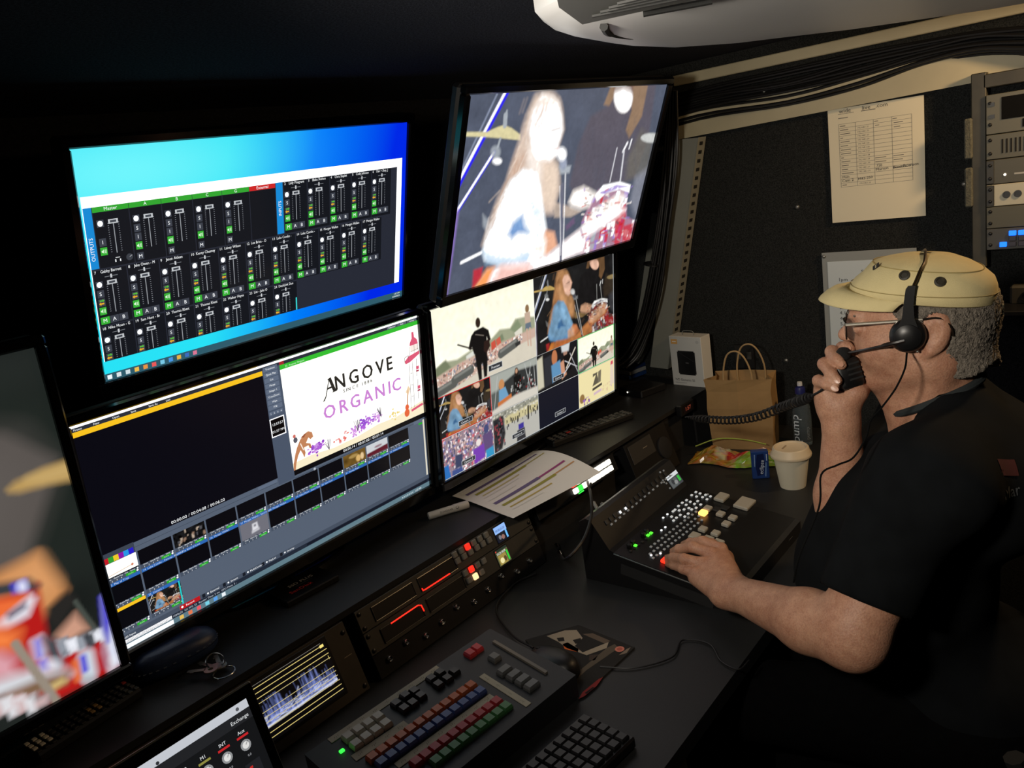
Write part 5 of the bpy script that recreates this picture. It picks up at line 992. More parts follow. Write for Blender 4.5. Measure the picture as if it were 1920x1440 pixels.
def capmesh(w, h, t): 
    b = MB(); z1 = t
    b.loft([[Vector((sx * w / 2, sy * h / 2, 0)) for sx, sy in ((-1, -1), (1, -1), (1, 1), (-1, 1))], [Vector((sx * w / 2, sy * h / 2, z1 * .5)) for sx, sy in ((-1, -1), (1, -1), (1, 1), (-1, 1))], [Vector((sx * w * .40, sy * h * .40, z1)) for sx, sy in ((-1, -1), (1, -1), (1, 1), (-1, 1))]]); return b.mesh('key')
def skeys(a, b, n, w, h, m, t=.009):
    me = capmesh(w, h, t); p0 = SW.xy(*zs(*a)); p1 = SW.xy(*zs(*b)) if b else p0
    copies(me, 'key', m, sw, [Matrix.Translation(((p0 + (p1 - p0) * (i / max(1, n - 1))).x, (p0 + (p1 - p0) * (i / max(1, n - 1))).y, 0)) for i in range(n)])
def kc(n, rgb): return mat('keycap_' + n, rgb, .4, noise=.06, nscale=90)
p0, p1 = SW.xy(*zs(372, 758)), SW.xy(*zs(862, 400)); kw = (p1 - p0).length / 11 * .92
skeys((372, 758), (862, 400), 12, kw, .016, kc('orange', (196, 96, 44))); skeys((418, 783), (908, 428), 12, kw, .016, kc('blue', (70, 92, 150)))
skeys((590, 783), (990, 480), 10, kw, .0165, kc('red', (178, 48, 56))); skeys((690, 776), (1036, 505), 9, kw, .017, kc('green', (72, 128, 76)))
skeys((250, 655), (400, 556), 4, kw, .0165, kc('white', (196, 190, 176))); skeys((290, 692), (437, 590), 4, kw, .0165, kc('white', (196, 190, 176)))
blk = kc('black', (30, 30, 31))
for q in ((535, 450), (580, 428), (612, 452), (572, 488), (530, 515), (490, 490), (665, 365), (708, 335), (745, 365), (700, 395), (780, 330)): skeys(q, None, 1, kw * .9, .0155, blk)
for q in ((1030, 322), (1078, 346), (1122, 370), (1166, 396)): skeys(q, None, 1, .025, .0150, kc('grey', (96, 98, 98)))
skeys((893, 212), (858, 238), 2, kw * .95, .018, kc('red', (178, 48, 56))); skeys((980, 258), None, 1, kw, .018, kc('grey', (96, 98, 98)))
TAPE = mat('masking_tape', (186, 178, 158), .8, noise=.05, nscale=30)
def tape(a, b, h):
    p0, p1 = SW.xy(*zs(*a)), SW.xy(*zs(*b)); d = p1 - p0; t = box('label_tape', ((p0.x + p1.x) / 2, (p0.y + p1.y) / 2, .0006), (d.length, h, .0012), TAPE, sw, R=Matrix.Rotation(math.atan2(d.y, d.x), 3, 'Z'))
    n = int(d.length / .022); kk = Ink(d.length, h, (d.length * 1000, h * 1000)); g = random.Random(int(a[0]))
    for i in range(n):
        cx = (i + .5) * d.length * 1000 / n
        for j in range(3): kk.line((cx - 4 + 3 * j, h * 620 + g.uniform(-1.5, 1.5)), (cx - 2.5 + 3 * j, h * 400 + g.uniform(-1.5, 1.5)), .7, (110, 103, 90))
    q = kk.build('handwriting', mat_print('print_paper', .7), t, Matrix.Translation(((p0.x + p1.x) / 2, (p0.y + p1.y) / 2, .0014)) @ Matrix.Rotation(math.atan2(d.y, d.x), 4, 'Z'))
tape((155, 668), (700, 298), .0125); tape((275, 755), (540, 577), .015); tape((490, 792), (968, 440), .0125); tape((915, 338), (1150, 487), .0115)
p0, p1 = SW.xy(*zs(975, 172)), SW.xy(*zs(1240, 330)); d = p1 - p0; box('edge_strip', ((p0.x + p1.x) / 2, (p0.y + p1.y) / 2, .002), (d.length, .006, .004), mat('strip_grey', (112, 106, 96), .5), sw, R=Matrix.Rotation(math.atan2(d.y, d.x), 3, 'Z'))
p0 = SW.xy(*zs(217, 720)); box('power_light', (p0.x, p0.y, .002), (.008, .006, .004), GG, sw, bev=.001)
# ------------------------------------------------------------------ keyboard, mouse, pad
ka_, kb_ = PZ(1112, 1327, DESK + .012), PZ(1192, 1388, DESK + .012); kdep = .100; ka_ = ka_ - sxd * .022; kxd = sxd.copy(); kyd = syd.copy()
kbM = frame(Vector((ka_.x, ka_.y, DESK + .0005)), kxd, kyd); kd = thing('keyboard', 'black computer keyboard below the switcher at the bottom edge', 'keyboard', kbM @ Matrix.Translation((-.22, -kdep / 2, 0)))
box('base', (0, 0, .009), (.44, kdep, .018), BLKP, kd, bev=.003)
kme = capmesh(.0160, .0160, .006); KCAP = mat('keycap_kb', (30, 30, 31), .42)
nr = max(5, int((kdep - .012) / .0195)); 
for r in range(nr):
    copies(kme, 'key', KCAP, kd, [Matrix.Translation((.205 - .0195 * c, kdep / 2 - .016 - (kdep - .03) / max(1, nr - 1) * r, .018)) for c in range(22)])
pm = [PZ(*zs(*q), DESK + .003) for q in ((1130, 130), (1400, 90), (1680, 200), (1400, 455), (1200, 330))]
pq = [PZ(985, 1200, DESK + .003), PZ(1085, 1172, DESK + .003), PZ(1190, 1214, DESK + .003), PZ(1085, 1312, DESK + .003)]
px_ = (pq[2] - pq[1]); px_.z = 0; px_.normalize()
pad = thing('mouse_pad', 'dark mouse pad with pale abstract print between mixer and keyboard', 'mouse pad', Matrix.Translation(sum(pq, Vector()) / 4))
MB().prism([Vector((p.x, p.y, DESK + .0005)) for p in pq], (0, 0, .003)).build('mat', mat('pad_cloth', (20, 19, 19), .85), pad, world=True)
padP = Plane(Matrix.Translation((0, 0, DESK + .0038))); k = Ink(1, 1, (1, 1)); 
def pp(*q): return [(lambda v: (v.x + .5, .5 - v.y))(padP.xy(*zs(*t))) for t in q]
PALE = (150, 140, 124)
for lay, poly, rgb in ((0, [(1240, 140), (1330, 112), (1390, 110), (1420, 150), (1380, 190), (1420, 222), (1500, 190), (1550, 170), (1540, 200), (1440, 236), (1340, 200), (1300, 170)], PALE), (1, [(1290, 150), (1325, 146), (1330, 165), (1300, 168)], (24, 22, 22)), (1, [(1370, 160), (1410, 150), (1416, 170), (1385, 180)], (24, 22, 22)), (0, [(1320, 180), (1345, 172), (1400, 205), (1396, 220), (1330, 205)], (200, 96, 40)), (0, [(1420, 130), (1470, 126), (1560, 165), (1530, 178)], (92, 80, 70)), (0, [(1540, 200), (1580, 180), (1600, 200), (1440, 310), (1340, 400), (1310, 385), (1420, 300)], (84, 76, 66)), (0, [(1270, 345), (1330, 380), (1318, 405), (1275, 375)], (120, 112, 100)), (0, [(1455, 235), (1500, 232), (1480, 262), (1450, 262)], (60, 50, 44)), (0, [(1600, 236), (1640, 205), (1660, 196), (1640, 225)], (120, 108, 96)), (0, [(1400, 455), (1420, 420), (1500, 355), (1522, 345), (1490, 390), (1430, 440)], (132, 40, 40)), (1, [(1430, 425), (1470, 395), (1480, 398), (1440, 430)], (30, 20, 20))):
    k.layer = lay; k.poly(pp(*poly), rgb)
c0 = padP.xy(*zs(1605, 205)); k.layer = 1; k.ell(c0.x + .5, .5 - c0.y, .0085, .0085, (196, 120, 104)); k.layer = 2; k.ell(c0.x + .5, .5 - c0.y, .005, .005, (170, 90, 78))
o = k.build('pad_print', mat_print('print_pad', .85), pad); o.matrix_parent_inverse = wmat(pad).inverted(); o.matrix_basis = padP.M
mc = PZ(1036, 1240, DESK + .02); ms = thing('mouse', 'black computer mouse resting on the printed mouse pad', 'mouse', frame(Vector((mc.x, mc.y, DESK + .004)), px_, Vector((0, 0, 1)).cross(px_)))
def ellring(a, b, z, n=28, cx=0): return [Vector((cx + a * math.copysign(abs(math.cos(6.2832 * i / n)) ** .85, math.cos(6.2832 * i / n)), b * math.copysign(abs(math.sin(6.2832 * i / n)) ** .85, math.sin(6.2832 * i / n)), z)) for i in range(n)]
MB().loft([ellring(.052, .029, 0), ellring(.055, .031, .006), ellring(.054, .030, .016), ellring(.047, .026, .026, cx=.003), ellring(.034, .019, .033, cx=.006), ellring(.014, .008, .036, cx=.008)]).build('shell', BLKP, ms, True)
MB().lathe([(.001, -.003), (.007, -.003), (.008, 0), (.007, .003), (.001, .003)], 18, Matrix.Translation((-.030, 0, .026)) @ Matrix.Rotation(math.pi / 2, 4, 'X')).build('scroll_wheel', BLKR, ms, True)
tag(MB().tube(curve_pts([PZ(1000, 1215, DESK + .012), PZ(960, 1190, DESK + .006), PZ(930, 1140, DESK + .006), PZ(965, 1095, DESK + .006), PZ(1005, 1075, DESK + .01)], 8), .002, 7).build('mouse_cable', CABLE, smooth=True), 'thin black cable from the mouse towards the recorders', 'cable')
tag(MB().tube(curve_pts([PZ(1125, 1250, DESK + .0045), PZ(1190, 1252, DESK + .0035), PZ(1260, 1232, DESK + .0035), PZ(1280, 1200, DESK + .0035), PZ(1330, 1208, DESK + .0035), PZ(1352, 1240, DESK + .0035), PZ(1385, 1255, DESK + .0035), PZ(1405, 1238, DESK + .0035)], 8), .0016, 7).build('headset_cable', CABLE, smooth=True), 'thin black cable curling over the desk towards the operator\'s elbow', 'cable')
for k_, off in enumerate((0, 14)):
    pass
hp = thing('patch_cable', 'black cable looping from the glowing selector down to two metal plugs', 'cable', PZ(1050, 1050, DESK))
MB().tube(curve_pts([PANEL.M @ (PANEL.xy(1090, 905) + Vector((0, 0, .02))), PD(1108, 930, 1.66), PD(1108, 970, 1.62), PD(1092, 1015, 1.60), PD(1062, 1048, 1.58), PZ(1048, 1040, DESK + .02)], 8), .0032, 8).build('lead', CABLE, hp, True, True)
for q in ((1046, 1028), (1052, 1042)): c = PZ(*q, DESK + .012); MB().tube([c, c + Vector((.010, .012, .002))], .0045, 12).build('plug', CHROME, hp, True, True)
pk = thing('power_lead', 'two pale plugs standing at the back of the vision mixer', 'plug', PD(1120, 945, 1.72))
for q0, q1 in (((1113, 942), (1124, 962)), ((1128, 945), (1146, 950))): MB().tube([PD(*q0, 1.76), PD(*q1, 1.73)], .004, 8).build('plug', mat('plug_grey', (128, 128, 124), .5), pk, True, True)
MB().tube(curve_pts([PD(1113, 942, 1.76), PD(1106, 925, 1.78), PD(1108, 905, 1.79)], 5), .0025, 7).build('lead', CABLE, pk, True, True)
# ------------------------------------------------------------------ laptop at the bottom left
lt = PY(470, 1276, .95); tiltL = math.radians(14)
lx = CX; ly = (Vector((0, 0, 1)) * math.cos(tiltL) + Vector((0, 1, 0)) * math.sin(tiltL))
LM = frame(lt, lx, ly); lapW, lapH = .345, .222
lp = thing('laptop', 'open laptop with a black bezel showing audio mixer knobs', 'laptop', Matrix.Translation((lt.x - lapW / 2, lt.y - .05, DESK)))
hin = LM @ Vector((-lapW / 2, -lapH, 0))
LIDM = mat('laptop_alu', (150, 140, 122), .3, .8)
def lapbox(name, c, size, m, bev=.002): 
    o = box(name, c, size, m, lp, bev=bev); o.matrix_parent_inverse = wmat(lp).inverted(); o.matrix_basis = LM; return o
lapbox('lid', (-lapW / 2, -lapH / 2, -.0035), (lapW, lapH, .005), LIDM, .002); lapbox('screen_bezel', (-lapW / 2, -lapH / 2, 0), (lapW - .003, lapH - .003, .0022), BEZ, .0008)
k = Ink(lapW - .03, lapH - .034, (1280, 740)); k.rect(0, 0, 1280, 740, (22, 23, 25)); k.layer = 1; k.rect(0, 0, 1280, 46, (204, 208, 216)); k.rect(0, 46, 1280, 104, (36, 37, 40)); k.layer = 2; k.text('Exchange', 1262, 88, 20, TXT, 'r')
for i in range(6): k.ell(520 + 34 * i, 28, 7, 7, (90, 92, 98))
k.text('Window  Help', 300, 34, 16, (96, 98, 104)); k.ell(1216, 26, 10, 10, (90, 92, 98)); k.ell(760, 36, 9, 9, (50, 52, 56))
for i in range(9):
    x = 1190 - 112 * i; k.layer = 2; k.text(('Aux', 'Aux', 'M1', 'MP2', 'MP1', 'Cmd', 'Aux', 'FX2', 'FX1')[i] if i != 1 else 'INT', x, 150, 18, TXT, 'c'); k.rect(x - 34, 160, x + 34, 172, (206, 40, 44) if i < 2 else (150, 146, 70) if i < 5 else (60, 62, 66))
    k.ell(x, 216, 30, 30, (150, 152, 154)); k.layer = 3; k.ell(x, 216, 19, 19, (232, 232, 230)); k.line((x, 216), (x + 16, 200), 5, (40, 40, 40)); k.layer = 2; k.text('0.0', x, 278, 12, (170, 172, 176), 'c')
    for r in range(5): k.rect(x - 44, 310 + 84 * r, x + 44, 382 + 84 * r, (34, 35, 39)); k.layer = 3; k.rect(x - 24, 330 + 84 * r, x - 6, 342 + 84 * r, (200, 44, 40) if (i + r) % 4 == 0 else (220, 196, 60) if (i * r) % 5 == 1 else (70, 72, 76)); k.layer = 2
ins = lapbox; o = k.build('display', mat_print('display_laptop', .3, .9), lp); o.matrix_parent_inverse = wmat(lp).inverted(); o.matrix_basis = LM @ Matrix.Translation((-lapW / 2, -lapH / 2, .0014))
bs_ = MB().box((hin.x, hin.y - .12, DESK + .008), (lapW, .235, .014), bev=.003).build('base', LIDM, lp, 30, True)
kq = MB().box((0, 0, 0), (.015, .015, .0016), bev=.0005).mesh('key')
copies(kq, 'key', BTND, lp, [lp.matrix_basis.inverted() @ Matrix.Translation((hin.x - .13 + .0195 * c, hin.y - .03 - .019 * r, DESK + .0158)) for r in range(5) for c in range(14)])
box('trackpad', (hin.x, hin.y - .19, DESK + .0153), (.10, .065, .001), mat('trackpad_grey', (110, 104, 94), .4, .5), lp, world=True)

# ------------------------------------------------------------------ paper bag, snack bag, mints, cup, bottle at the far end of the desk
KRAFT = mat('kraft_paper', (154, 122, 78), .8, noise=.10, nscale=14, bump=.25, bscale=30); KDK = mat('kraft_inside', (120, 92, 58), .85)
bl_, br_ = PZ(1343, 832, DESK), PZ(1430, 872, DESK)
bgx = Vector((br_.x - bl_.x, br_.y - bl_.y, 0)); 
B0 = PX(1345, 838, 1.985); B0.z = DESK; bagW, bagD, bagH = .165, .085, .205
bg = thing('paper_bag', 'brown kraft paper bag with twisted handles standing on the desk', 'bag', Matrix.Translation((1.985, B0.y + .012, DESK)) @ Matrix.Rotation(math.radians(-80), 4, 'Z'))
# local x: along the wide face (towards the operator), y: depth away from camera
def bagring(z, f, s=0): return [Vector((x + s, y, z)) for x, y in ((-.004 * f, 0), (bagW * .5, -.004 * f), (bagW + .004 * f, 0), (bagW - .004 * f, bagD * .5), (bagW + .002 * f, bagD), (bagW * .5, bagD + .004 * f), (0, bagD), (.006 * f, bagD * .5))]
bm2 = MB().loft([bagring(.0, 0), bagring(.05, 1), bagring(.12, 2), bagring(.17, 1.2), bagring(bagH, 2.5)], caps=False); bm2.add(bagring(.001, 0), [tuple(range(8))]); bo = bm2.build('bag_body', KRAFT, bg)
so = bo.modifiers.new('thick', 'SOLIDIFY'); so.thickness = .0012
MB().loft([[p + Vector((0, 0, -.0)) for p in bagring(bagH - .03, 1)], bagring(bagH + .0005, 2.7)], caps=False).build('folded_rim', KRAFT, bg)
HND = mat('paper_twine', (168, 140, 98), .8, bump=.3, bscale=400)
for y, dx in ((.004, 0), (bagD - .006, .02)):
    MB().tube(curve_pts([(.045 + dx, y, bagH - .03), (.046 + dx, y, bagH + .02), (.060 + dx, y - .004, bagH + .068), (.085 + dx, y - .006, bagH + .080), (.106 + dx, y - .004, bagH + .062), (.120 + dx, y, bagH + .02), (.122 + dx, y, bagH - .03)], 6), .0024, 7).build('handle', HND, bg, True)
# crinkled snack packet
sp0 = PZ(1378, 862, DESK); sn = thing('snack_packet', 'crumpled clear snack packet with orange, red and green print', 'packet', Matrix.Translation((sp0.x - .005, sp0.y, DESK)) @ Matrix.Rotation(math.radians(-80), 4, 'Z'))
g = random.Random(21); N = 22; V = []; C = []; F = []
for j in range(N + 1):
    for i in range(N + 1):
        u, v = i / N, j / N; e_ = (1 - (2 * u - 1) ** 4) * (1 - (2 * v - 1) ** 4); z = .004 + e_ * (.018 + .016 * math.sin(u * 9 + v * 4) * math.cos(v * 7 - u * 3) + g.uniform(-.004, .004))
        V.append((-.115 + .23 * u + g.uniform(-.002, .002), -.05 + .095 * v + .012 * math.sin(u * 8) + g.uniform(-.002, .002), max(.002, z)))
        col = (150, 112, 48)
        if u > .55: col = (112, 150, 50) if v < .55 else (150, 130, 90)
        if .42 < u < .72 and .3 < v < .75: col = (170, 44, 30)
        if .3 < u < .45 and v > .3: col = (176, 160, 130)
        if u < .3: col = (140, 98, 36) if (i + j) % 5 else (176, 140, 60)
        C.append(lin(tuple(max(0, c + g.randint(-22, 22)) for c in col)) + (1,))
F = [(j * (N + 1) + i, j * (N + 1) + i + 1, (j + 1) * (N + 1) + i + 1, (j + 1) * (N + 1) + i) for j in range(N) for i in range(N)]
me = bpy.data.meshes.new('packet'); me.from_pydata(V, [], F); at = me.color_attributes.new('ink', 'FLOAT_COLOR', 'POINT'); at.data.foreach_set('color', np.array(C).ravel()); link('wrapper', me, mat_print('print_foil', .25, 0, .6), sn); sn.children[0].modifiers.new('s', 'SOLIDIFY').thickness = .001
MB().tube(curve_pts([(-.11, .02, .03), (-.05, .035, .048), (.02, .04, .046), (.08, .035, .036)], 5), .0018, 6).build('seal_strip', mat('seal_lime', (150, 168, 70), .4), sn, True)
# mint packet
e0 = PZ(1427, 895, DESK); mp_ = thing('mint_packet', 'small dark blue mint packet standing beside the coffee cup', 'packet', Matrix.Translation((e0.x, e0.y, DESK)) @ Matrix.Rotation(math.radians(-62), 4, 'Z'))
box('box', (0, 0, .037), (.042, .020, .074), mat('mint_blue', (26, 56, 116), .35), mp_, bev=.002)
k = Ink(.042, .074, (42, 74)); k.poly([(14, 8), (30, 6), (33, 36), (28, 62), (12, 66), (9, 38)], (12, 26, 70)); k.layer = 1; k.text('eclipse', 26, 62, 10, (206, 216, 232), 'l', 1.0, -math.pi / 2 + .12); k.line((35, 30), (32, 68), 1.4, (150, 180, 220)); k.line((8, 8), (7, 40), 1.2, (150, 180, 220)); k.line((37, 8), (37, 26), 1.6, (200, 214, 232)); k.build('print', mat_print('print_gloss', .3), mp_, Matrix.Translation((0, -.0102, .037)) @ Matrix.Rotation(math.pi / 2, 4, 'X'))
k2 = Ink(.020, .074, (20, 74)); k2.text('eclipse', 14, 60, 7, (150, 170, 206), 'l', 1, -math.pi / 2); k2.build('print', mat_print('print_gloss', .3), mp_, Matrix.Translation((.0212, 0, .037)) @ Matrix.Rotation(math.pi / 2, 4, 'Z') @ Matrix.Rotation(math.pi / 2, 4, 'X'))
# takeaway cup
cq = PZ(1487, 910, DESK); cu = thing('coffee_cup', 'white takeaway coffee cup with a pale lid on the desk', 'cup', Matrix.Translation((cq.x, cq.y, DESK)))
MB().lathe([(.001, .004), (.028, .004), (.0285, 0), (.030, 0), (.031, .004), (.0425, .084), (.0435, .084)], 36).build('cup', mat('cup_white', (214, 206, 184), .6), cu, True)
MB().lathe([(.0435, .079), (.0475, .079), (.0485, .083), (.0475, .087), (.0445, .090), (.0425, .100), (.0400, .1025), (.0375, .1025), (.0365, .099), (.034, .098), (.001, .098)], 36).build('lid', mat('lid_white', (208, 192, 164), .45), cu, True)
box('sip_slot', (0, .016, .0985), (.024, .004, .002), mat('lid_line', (150, 132, 108), .5), cu, bev=.0006)
# drink bottle
bx_ = 2.075; bt = PX(1499, 716, bx_); BH = bt.z - DESK; bo_ = thing('water_bottle', 'clear sports water bottle with blue cap behind the cup', 'bottle', Matrix.Translation((bx_, bt.y, DESK)))
s_ = BH / .25; PET = mat('pet_clear', (180, 196, 204), .08, trans=.9, spec=.5); PET.node_tree.nodes['Principled BSDF'].inputs['IOR'].default_value = 1.25
MB().lathe([(.001, .004), (.026, .002), (.033, .006), (.0345, .02), (.0335, .06), (.0345, .07), (.0345, .12), (.032, .128), (.0335, .136), (.031, .144), (.032, .152), (.028, .166), (.022, .184), (.0165, .198), (.014, .206), (.014, .214)], 36, Matrix.Scale(s_, 4)).build('bottle', PET, bo_, True)
MB().lathe([(.0145, .206), (.0185, .206), (.0185, .222), (.016, .230), (.010, .232), (.010, .236), (.001, .236)], 28, Matrix.Scale(s_, 4)).build('cap', mat('cap_blue', (30, 36, 96), .4), bo_, True); MB().lathe([(.0095, .234), (.0095, .246), (.0085, .250), (.001, .250)], 20, Matrix.Scale(s_, 4)).build('spout', mat('spout_white', (196, 198, 200), .4), bo_, True)
V = []; gl_, w_ = text_faces('pump', .034 * s_, 'l', 1.0); vt = []; ft = []; C = []
dirc = math.atan2(-bt.y, -bx_)
def wrap(lst, ang0, z0, r, col, rot):
    for v, f in lst:
        b = len(vt)
        for x, y in v:
            a_, h_ = ((-y, x) if rot else (x, y)); an = ang0 + a_ / r; vt.append((r * math.cos(an), r * math.sin(an), z0 + h_)); C.append(lin(col) + (1,))
        ft.extend([tuple(i + b for i in q) for q in f])
wrap(gl_, dirc - .35, .022 * s_, .0352 * s_, (222, 228, 234), True); wrap(text_faces('pump', .016 * s_, 'l')[0], dirc + .75, .03 * s_, .0352 * s_, (120, 130, 140), True)
me = bpy.data.meshes.new('label_print'); me.from_pydata(vt, [], ft); at = me.color_attributes.new('ink', 'FLOAT_COLOR', 'POINT'); at.data.foreach_set('color', np.array(C).ravel()); link('label_print', me, mat_print('print_paper', .7), bo_)

# ------------------------------------------------------------------ notices on the end wall
def notice(corners, lab, ink, x):
    P_ = [PX(*q, x) for q in corners]; n = thing('wall_notice', lab, 'notice', sum(P_, Vector()) / 4); return n, P_
P_ = [PX(*q, XE - .003) for q in ((1552, 208), (1733, 177), (1736, 405), (1562, 417))]
xw = ((P_[1] - P_[0]) + (P_[2] - P_[3])).normalized(); W_ = ((P_[1] - P_[0]).length + (P_[2] - P_[3]).length) / 2; H_ = ((P_[3] - P_[0]).length + (P_[2] - P_[1]).length) / 2
nM = frame(sum(P_, Vector()) / 4 + Vector((-.001, 0, 0)), xw, Vector((0, 0, 1))); nt_ = thing('wall_notice', 'white printed equipment table with handwriting pinned on the end wall', 'notice', nM)
PAPER = mat('notice_paper', (226, 218, 192), .7)
k = MB(); Nn = 10; vv = []
for j in range(Nn + 1):
    for i in range(3): vv.append(Vector(((i / 2 - .5) * W_, (.5 - j / Nn) * H_, .0012 + .006 * max(0, j / Nn - .6) ** 1.5)))
k.add(vv + [p - Vector((0, 0, .0006)) for p in vv], [(j * 3 + i, (j + 1) * 3 + i, (j + 1) * 3 + i + 1, j * 3 + i + 1) for j in range(Nn) for i in range(2)] + [(33 + j * 3 + i, 33 + j * 3 + i + 1, 33 + (j + 1) * 3 + i + 1, 33 + (j + 1) * 3 + i) for j in range(Nn) for i in range(2)]); k.build('sheet', PAPER, nt_, True)
k = Ink(W_, H_, (210, 297)); LN = (120, 116, 108); k.text('wide', 26, 12, 10, (70, 70, 72), 'l', 1); k.text('live', 78, 12, 10, (40, 40, 44)); k.text('.com', 108, 12, 9.5, (70, 70, 72)); k.rect(24, 14, 60, 15, (90, 90, 92)); k.rect(76, 14, 108, 15.5, (60, 60, 62)); k.rect(24, 24, 46, 26, LN)
xs = [24, 62, 102, 142, 184]; rows = 16; y0 = 40; rh = 10.2
for j in range(rows + 1): k.rect(24, y0 + j * rh, 184, y0 + j * rh + .7, LN)
for x in xs: k.rect(x, y0, x + .7, y0 + rows * rh, LN)
names = ['Device', 'Equipment', 'Main camera', 'PTZ', 'Second cam', 'Camera 3', 'Multiviewer', 'Server link', 'NAS', 'Audio desk', 'Wireless', 'Encoder', 'Stream bridge', '', '', 'Spare']
for j, n in enumerate(names):
    k.layer = 1
    if n: k.rect(27, y0 + j * rh + 4.6, 27 + 2.1 * len(n), y0 + j * rh + 6.4, (110, 106, 98))
    if n and j: k.text('192.168.1.%d' % (20 + j), 66, y0 + j * rh + 7, 3.6, (90, 88, 82))
[k.rect(x, y0 + rh * r + 4.6, x + w_, y0 + rh * r + 6.4, LN) for x, r, w_ in ((104, 0, 9), (144, 0, 9), (146, 1, 20), (106, 1, 9), (146, 2, 14), (104, 9, 24), (104, 10, 24), (144, 9, 22), (144, 10, 20), (144, 12, 30))]
BKI = (26, 26, 28); k.text('Main', 28, y0 + rh * 13 + 8.2, 6, BKI, 'l', 1, -.06); k.text('Cam 2', 27, y0 + rh * 14 + 8, 7, BKI, 'l', 1, -.04); k.text('M43-250', 64, y0 + rh * 14 + 7, 6.5, BKI, 'l', 1, -.06); k.text('Marion', 104, y0 + rh * 12 + 8, 7, BKI, 'l', 1, -.06); k.text('BoomBrianson', 142, y0 + rh * 12 + 7, 7, BKI, 'l', .92, -.04); k.text('720', 106, y0 + rh * 11 + 8, 6, BKI)
k.build('print', mat_print('print_paper', .7), nt_, Matrix.Translation((0, 0, .0016)))
P_ = [PX(*q, XE - .003) for q in ((1541, 474), (1690, 470), (1700, 700), (1552, 690))]; W_ = .235; H_ = .315; yv = (P_[0] - P_[3]).normalized(); xw = Vector((0, -yv.z, yv.y))
nM = frame(P_[0] + xw * W_ / 2 - yv * H_ / 2 + Vector((-.001, 0, 0)), xw, yv); nt_ = thing('wall_notice', 'laminated running order with times behind the operator\'s cap', 'notice', nM)
box('sleeve', (0, 0, .0006), (W_, H_, .0012), mat('plastic_sleeve', (150, 154, 152), .22), nt_); box('sheet', (.004, -.010, .0016), (W_ - .02, H_ - .03, .0008), mat('notice_white', (206, 216, 220), .35, coat=.5), nt_)
k = Ink(W_ - .02, H_ - .03, (210, 297)); k.text('SATURDAY', 84, 36, 10, (40, 42, 46), 'l', 1.05)
for j, (t, n) in enumerate((('1pm', 'WELCOME'), ('', ''), ('', ''), ('', ''), ('', ''), ('3.40pm', 'DU'), ('4.10pm', ''), ('4:30pm', ''), ('5.30pm', ''), ('5:50pm', ''), ('6.50pm', ''), ('', ''), ('7:10pm', ''), ('8.15pm', ''))): k.text(t, 26, 56 + 15.9 * j, 9.6, (50, 54, 60)); k.text(n, 78, 56 + 15.9 * j, 9.6, (50, 54, 60))
k.build('print', mat_print('print_paper', .7), nt_, Matrix.Translation((.004, -.010, .0022)))
pin = MB().lathe([(.005, 0), (.005, .003), (.002, .005)], 12).mesh('pin', True); copies(pin, 'pin', SCREW, nt_, [Matrix.Translation((-W_ / 2 + .006, -.165 + .0, .001)), Matrix.Translation((-W_ / 2 + .006, H_ / 2 - .01, .001))])
# wall switch plate near the handles
sp_ = PX(1397, 668, XE - .003); sw2 = thing('wall_socket', 'small black double wall socket above the paper bag handles', 'socket', frame(sp_, (0, -1, 0), (0, 0, 1)))
box('plate', (0, 0, .003), (.062, .075, .008), BLKP, sw2, bev=.002)
for x in (-.016, .016): box('rocker', (x, .004, .008), (.014, .022, .004), mat('rocker', (60, 62, 62), .4), sw2, bev=.001)

# ------------------------------------------------------------------ equipment rack at the right edge of the end wall
rk0 = PX(1850, 178, XE - .03); RKX = XE - .035; ytop = PX(1852, 178, RKX); ybot = PX(1838, 468, RKX)
yl = (ytop.y + ybot.y) / 2 + .004; zt = ytop.z; zb_ = ybot.z
rk = thing('equipment_rack', 'grey steel rack frame mounted at the right of the end wall', 'rack', Vector((RKX, yl - .25, zb_)))
RG = mat('rack_steel', (58, 56, 48), .55, .2, noise=.2, nscale=25)
box('side_rail', (RKX + .012, yl + .004, (zt + zb_) / 2 + .005), (.05, .03, zt - zb_ + .09), RG, rk, bev=.002, world=True); box('side_rail', (RKX + .012, yl - .498, (zt + zb_) / 2 + .005), (.05, .02, zt - zb_ + .09), RG, rk, bev=.002, world=True); box('top_rail', (RKX + .012, yl - .245, zt + .03), (.05, .48, .03), RG, rk, bev=.002, world=True)
for i in range(2): box('foam_strip', (RKX - .016, yl + .024, zt - .09 - .11 * i), (.014, .016, .09), mat('foam_grey', (84, 84, 74), .95, noise=.3, nscale=120, bump=.5, bscale=300), rk, bev=.003, world=True)
hh = (zt - zb_) / 6.6; zc_ = zt
units = [('rack_display', 'rack unit with a dark display window at the top of the equipment rack', 1.65, (84, 82, 70)), ('rack_amplifier', 'rack unit with vertical vent slots in the equipment rack', 1.05, (80, 78, 66)), ('rack_receiver', 'plain rack unit with one tiny white light in the equipment rack', 1.05, (72, 70, 60)), ('rack_audio_unit', 'pale rack unit with two black sockets in the equipment rack', .95, (170, 166, 148)), ('rack_blank', 'plain grey rack unit above the blue-lit panel', .95, (78, 76, 64)), ('rack_key_panel', 'rack panel with blue glowing keys near the cap', .95, (66, 66, 64))]
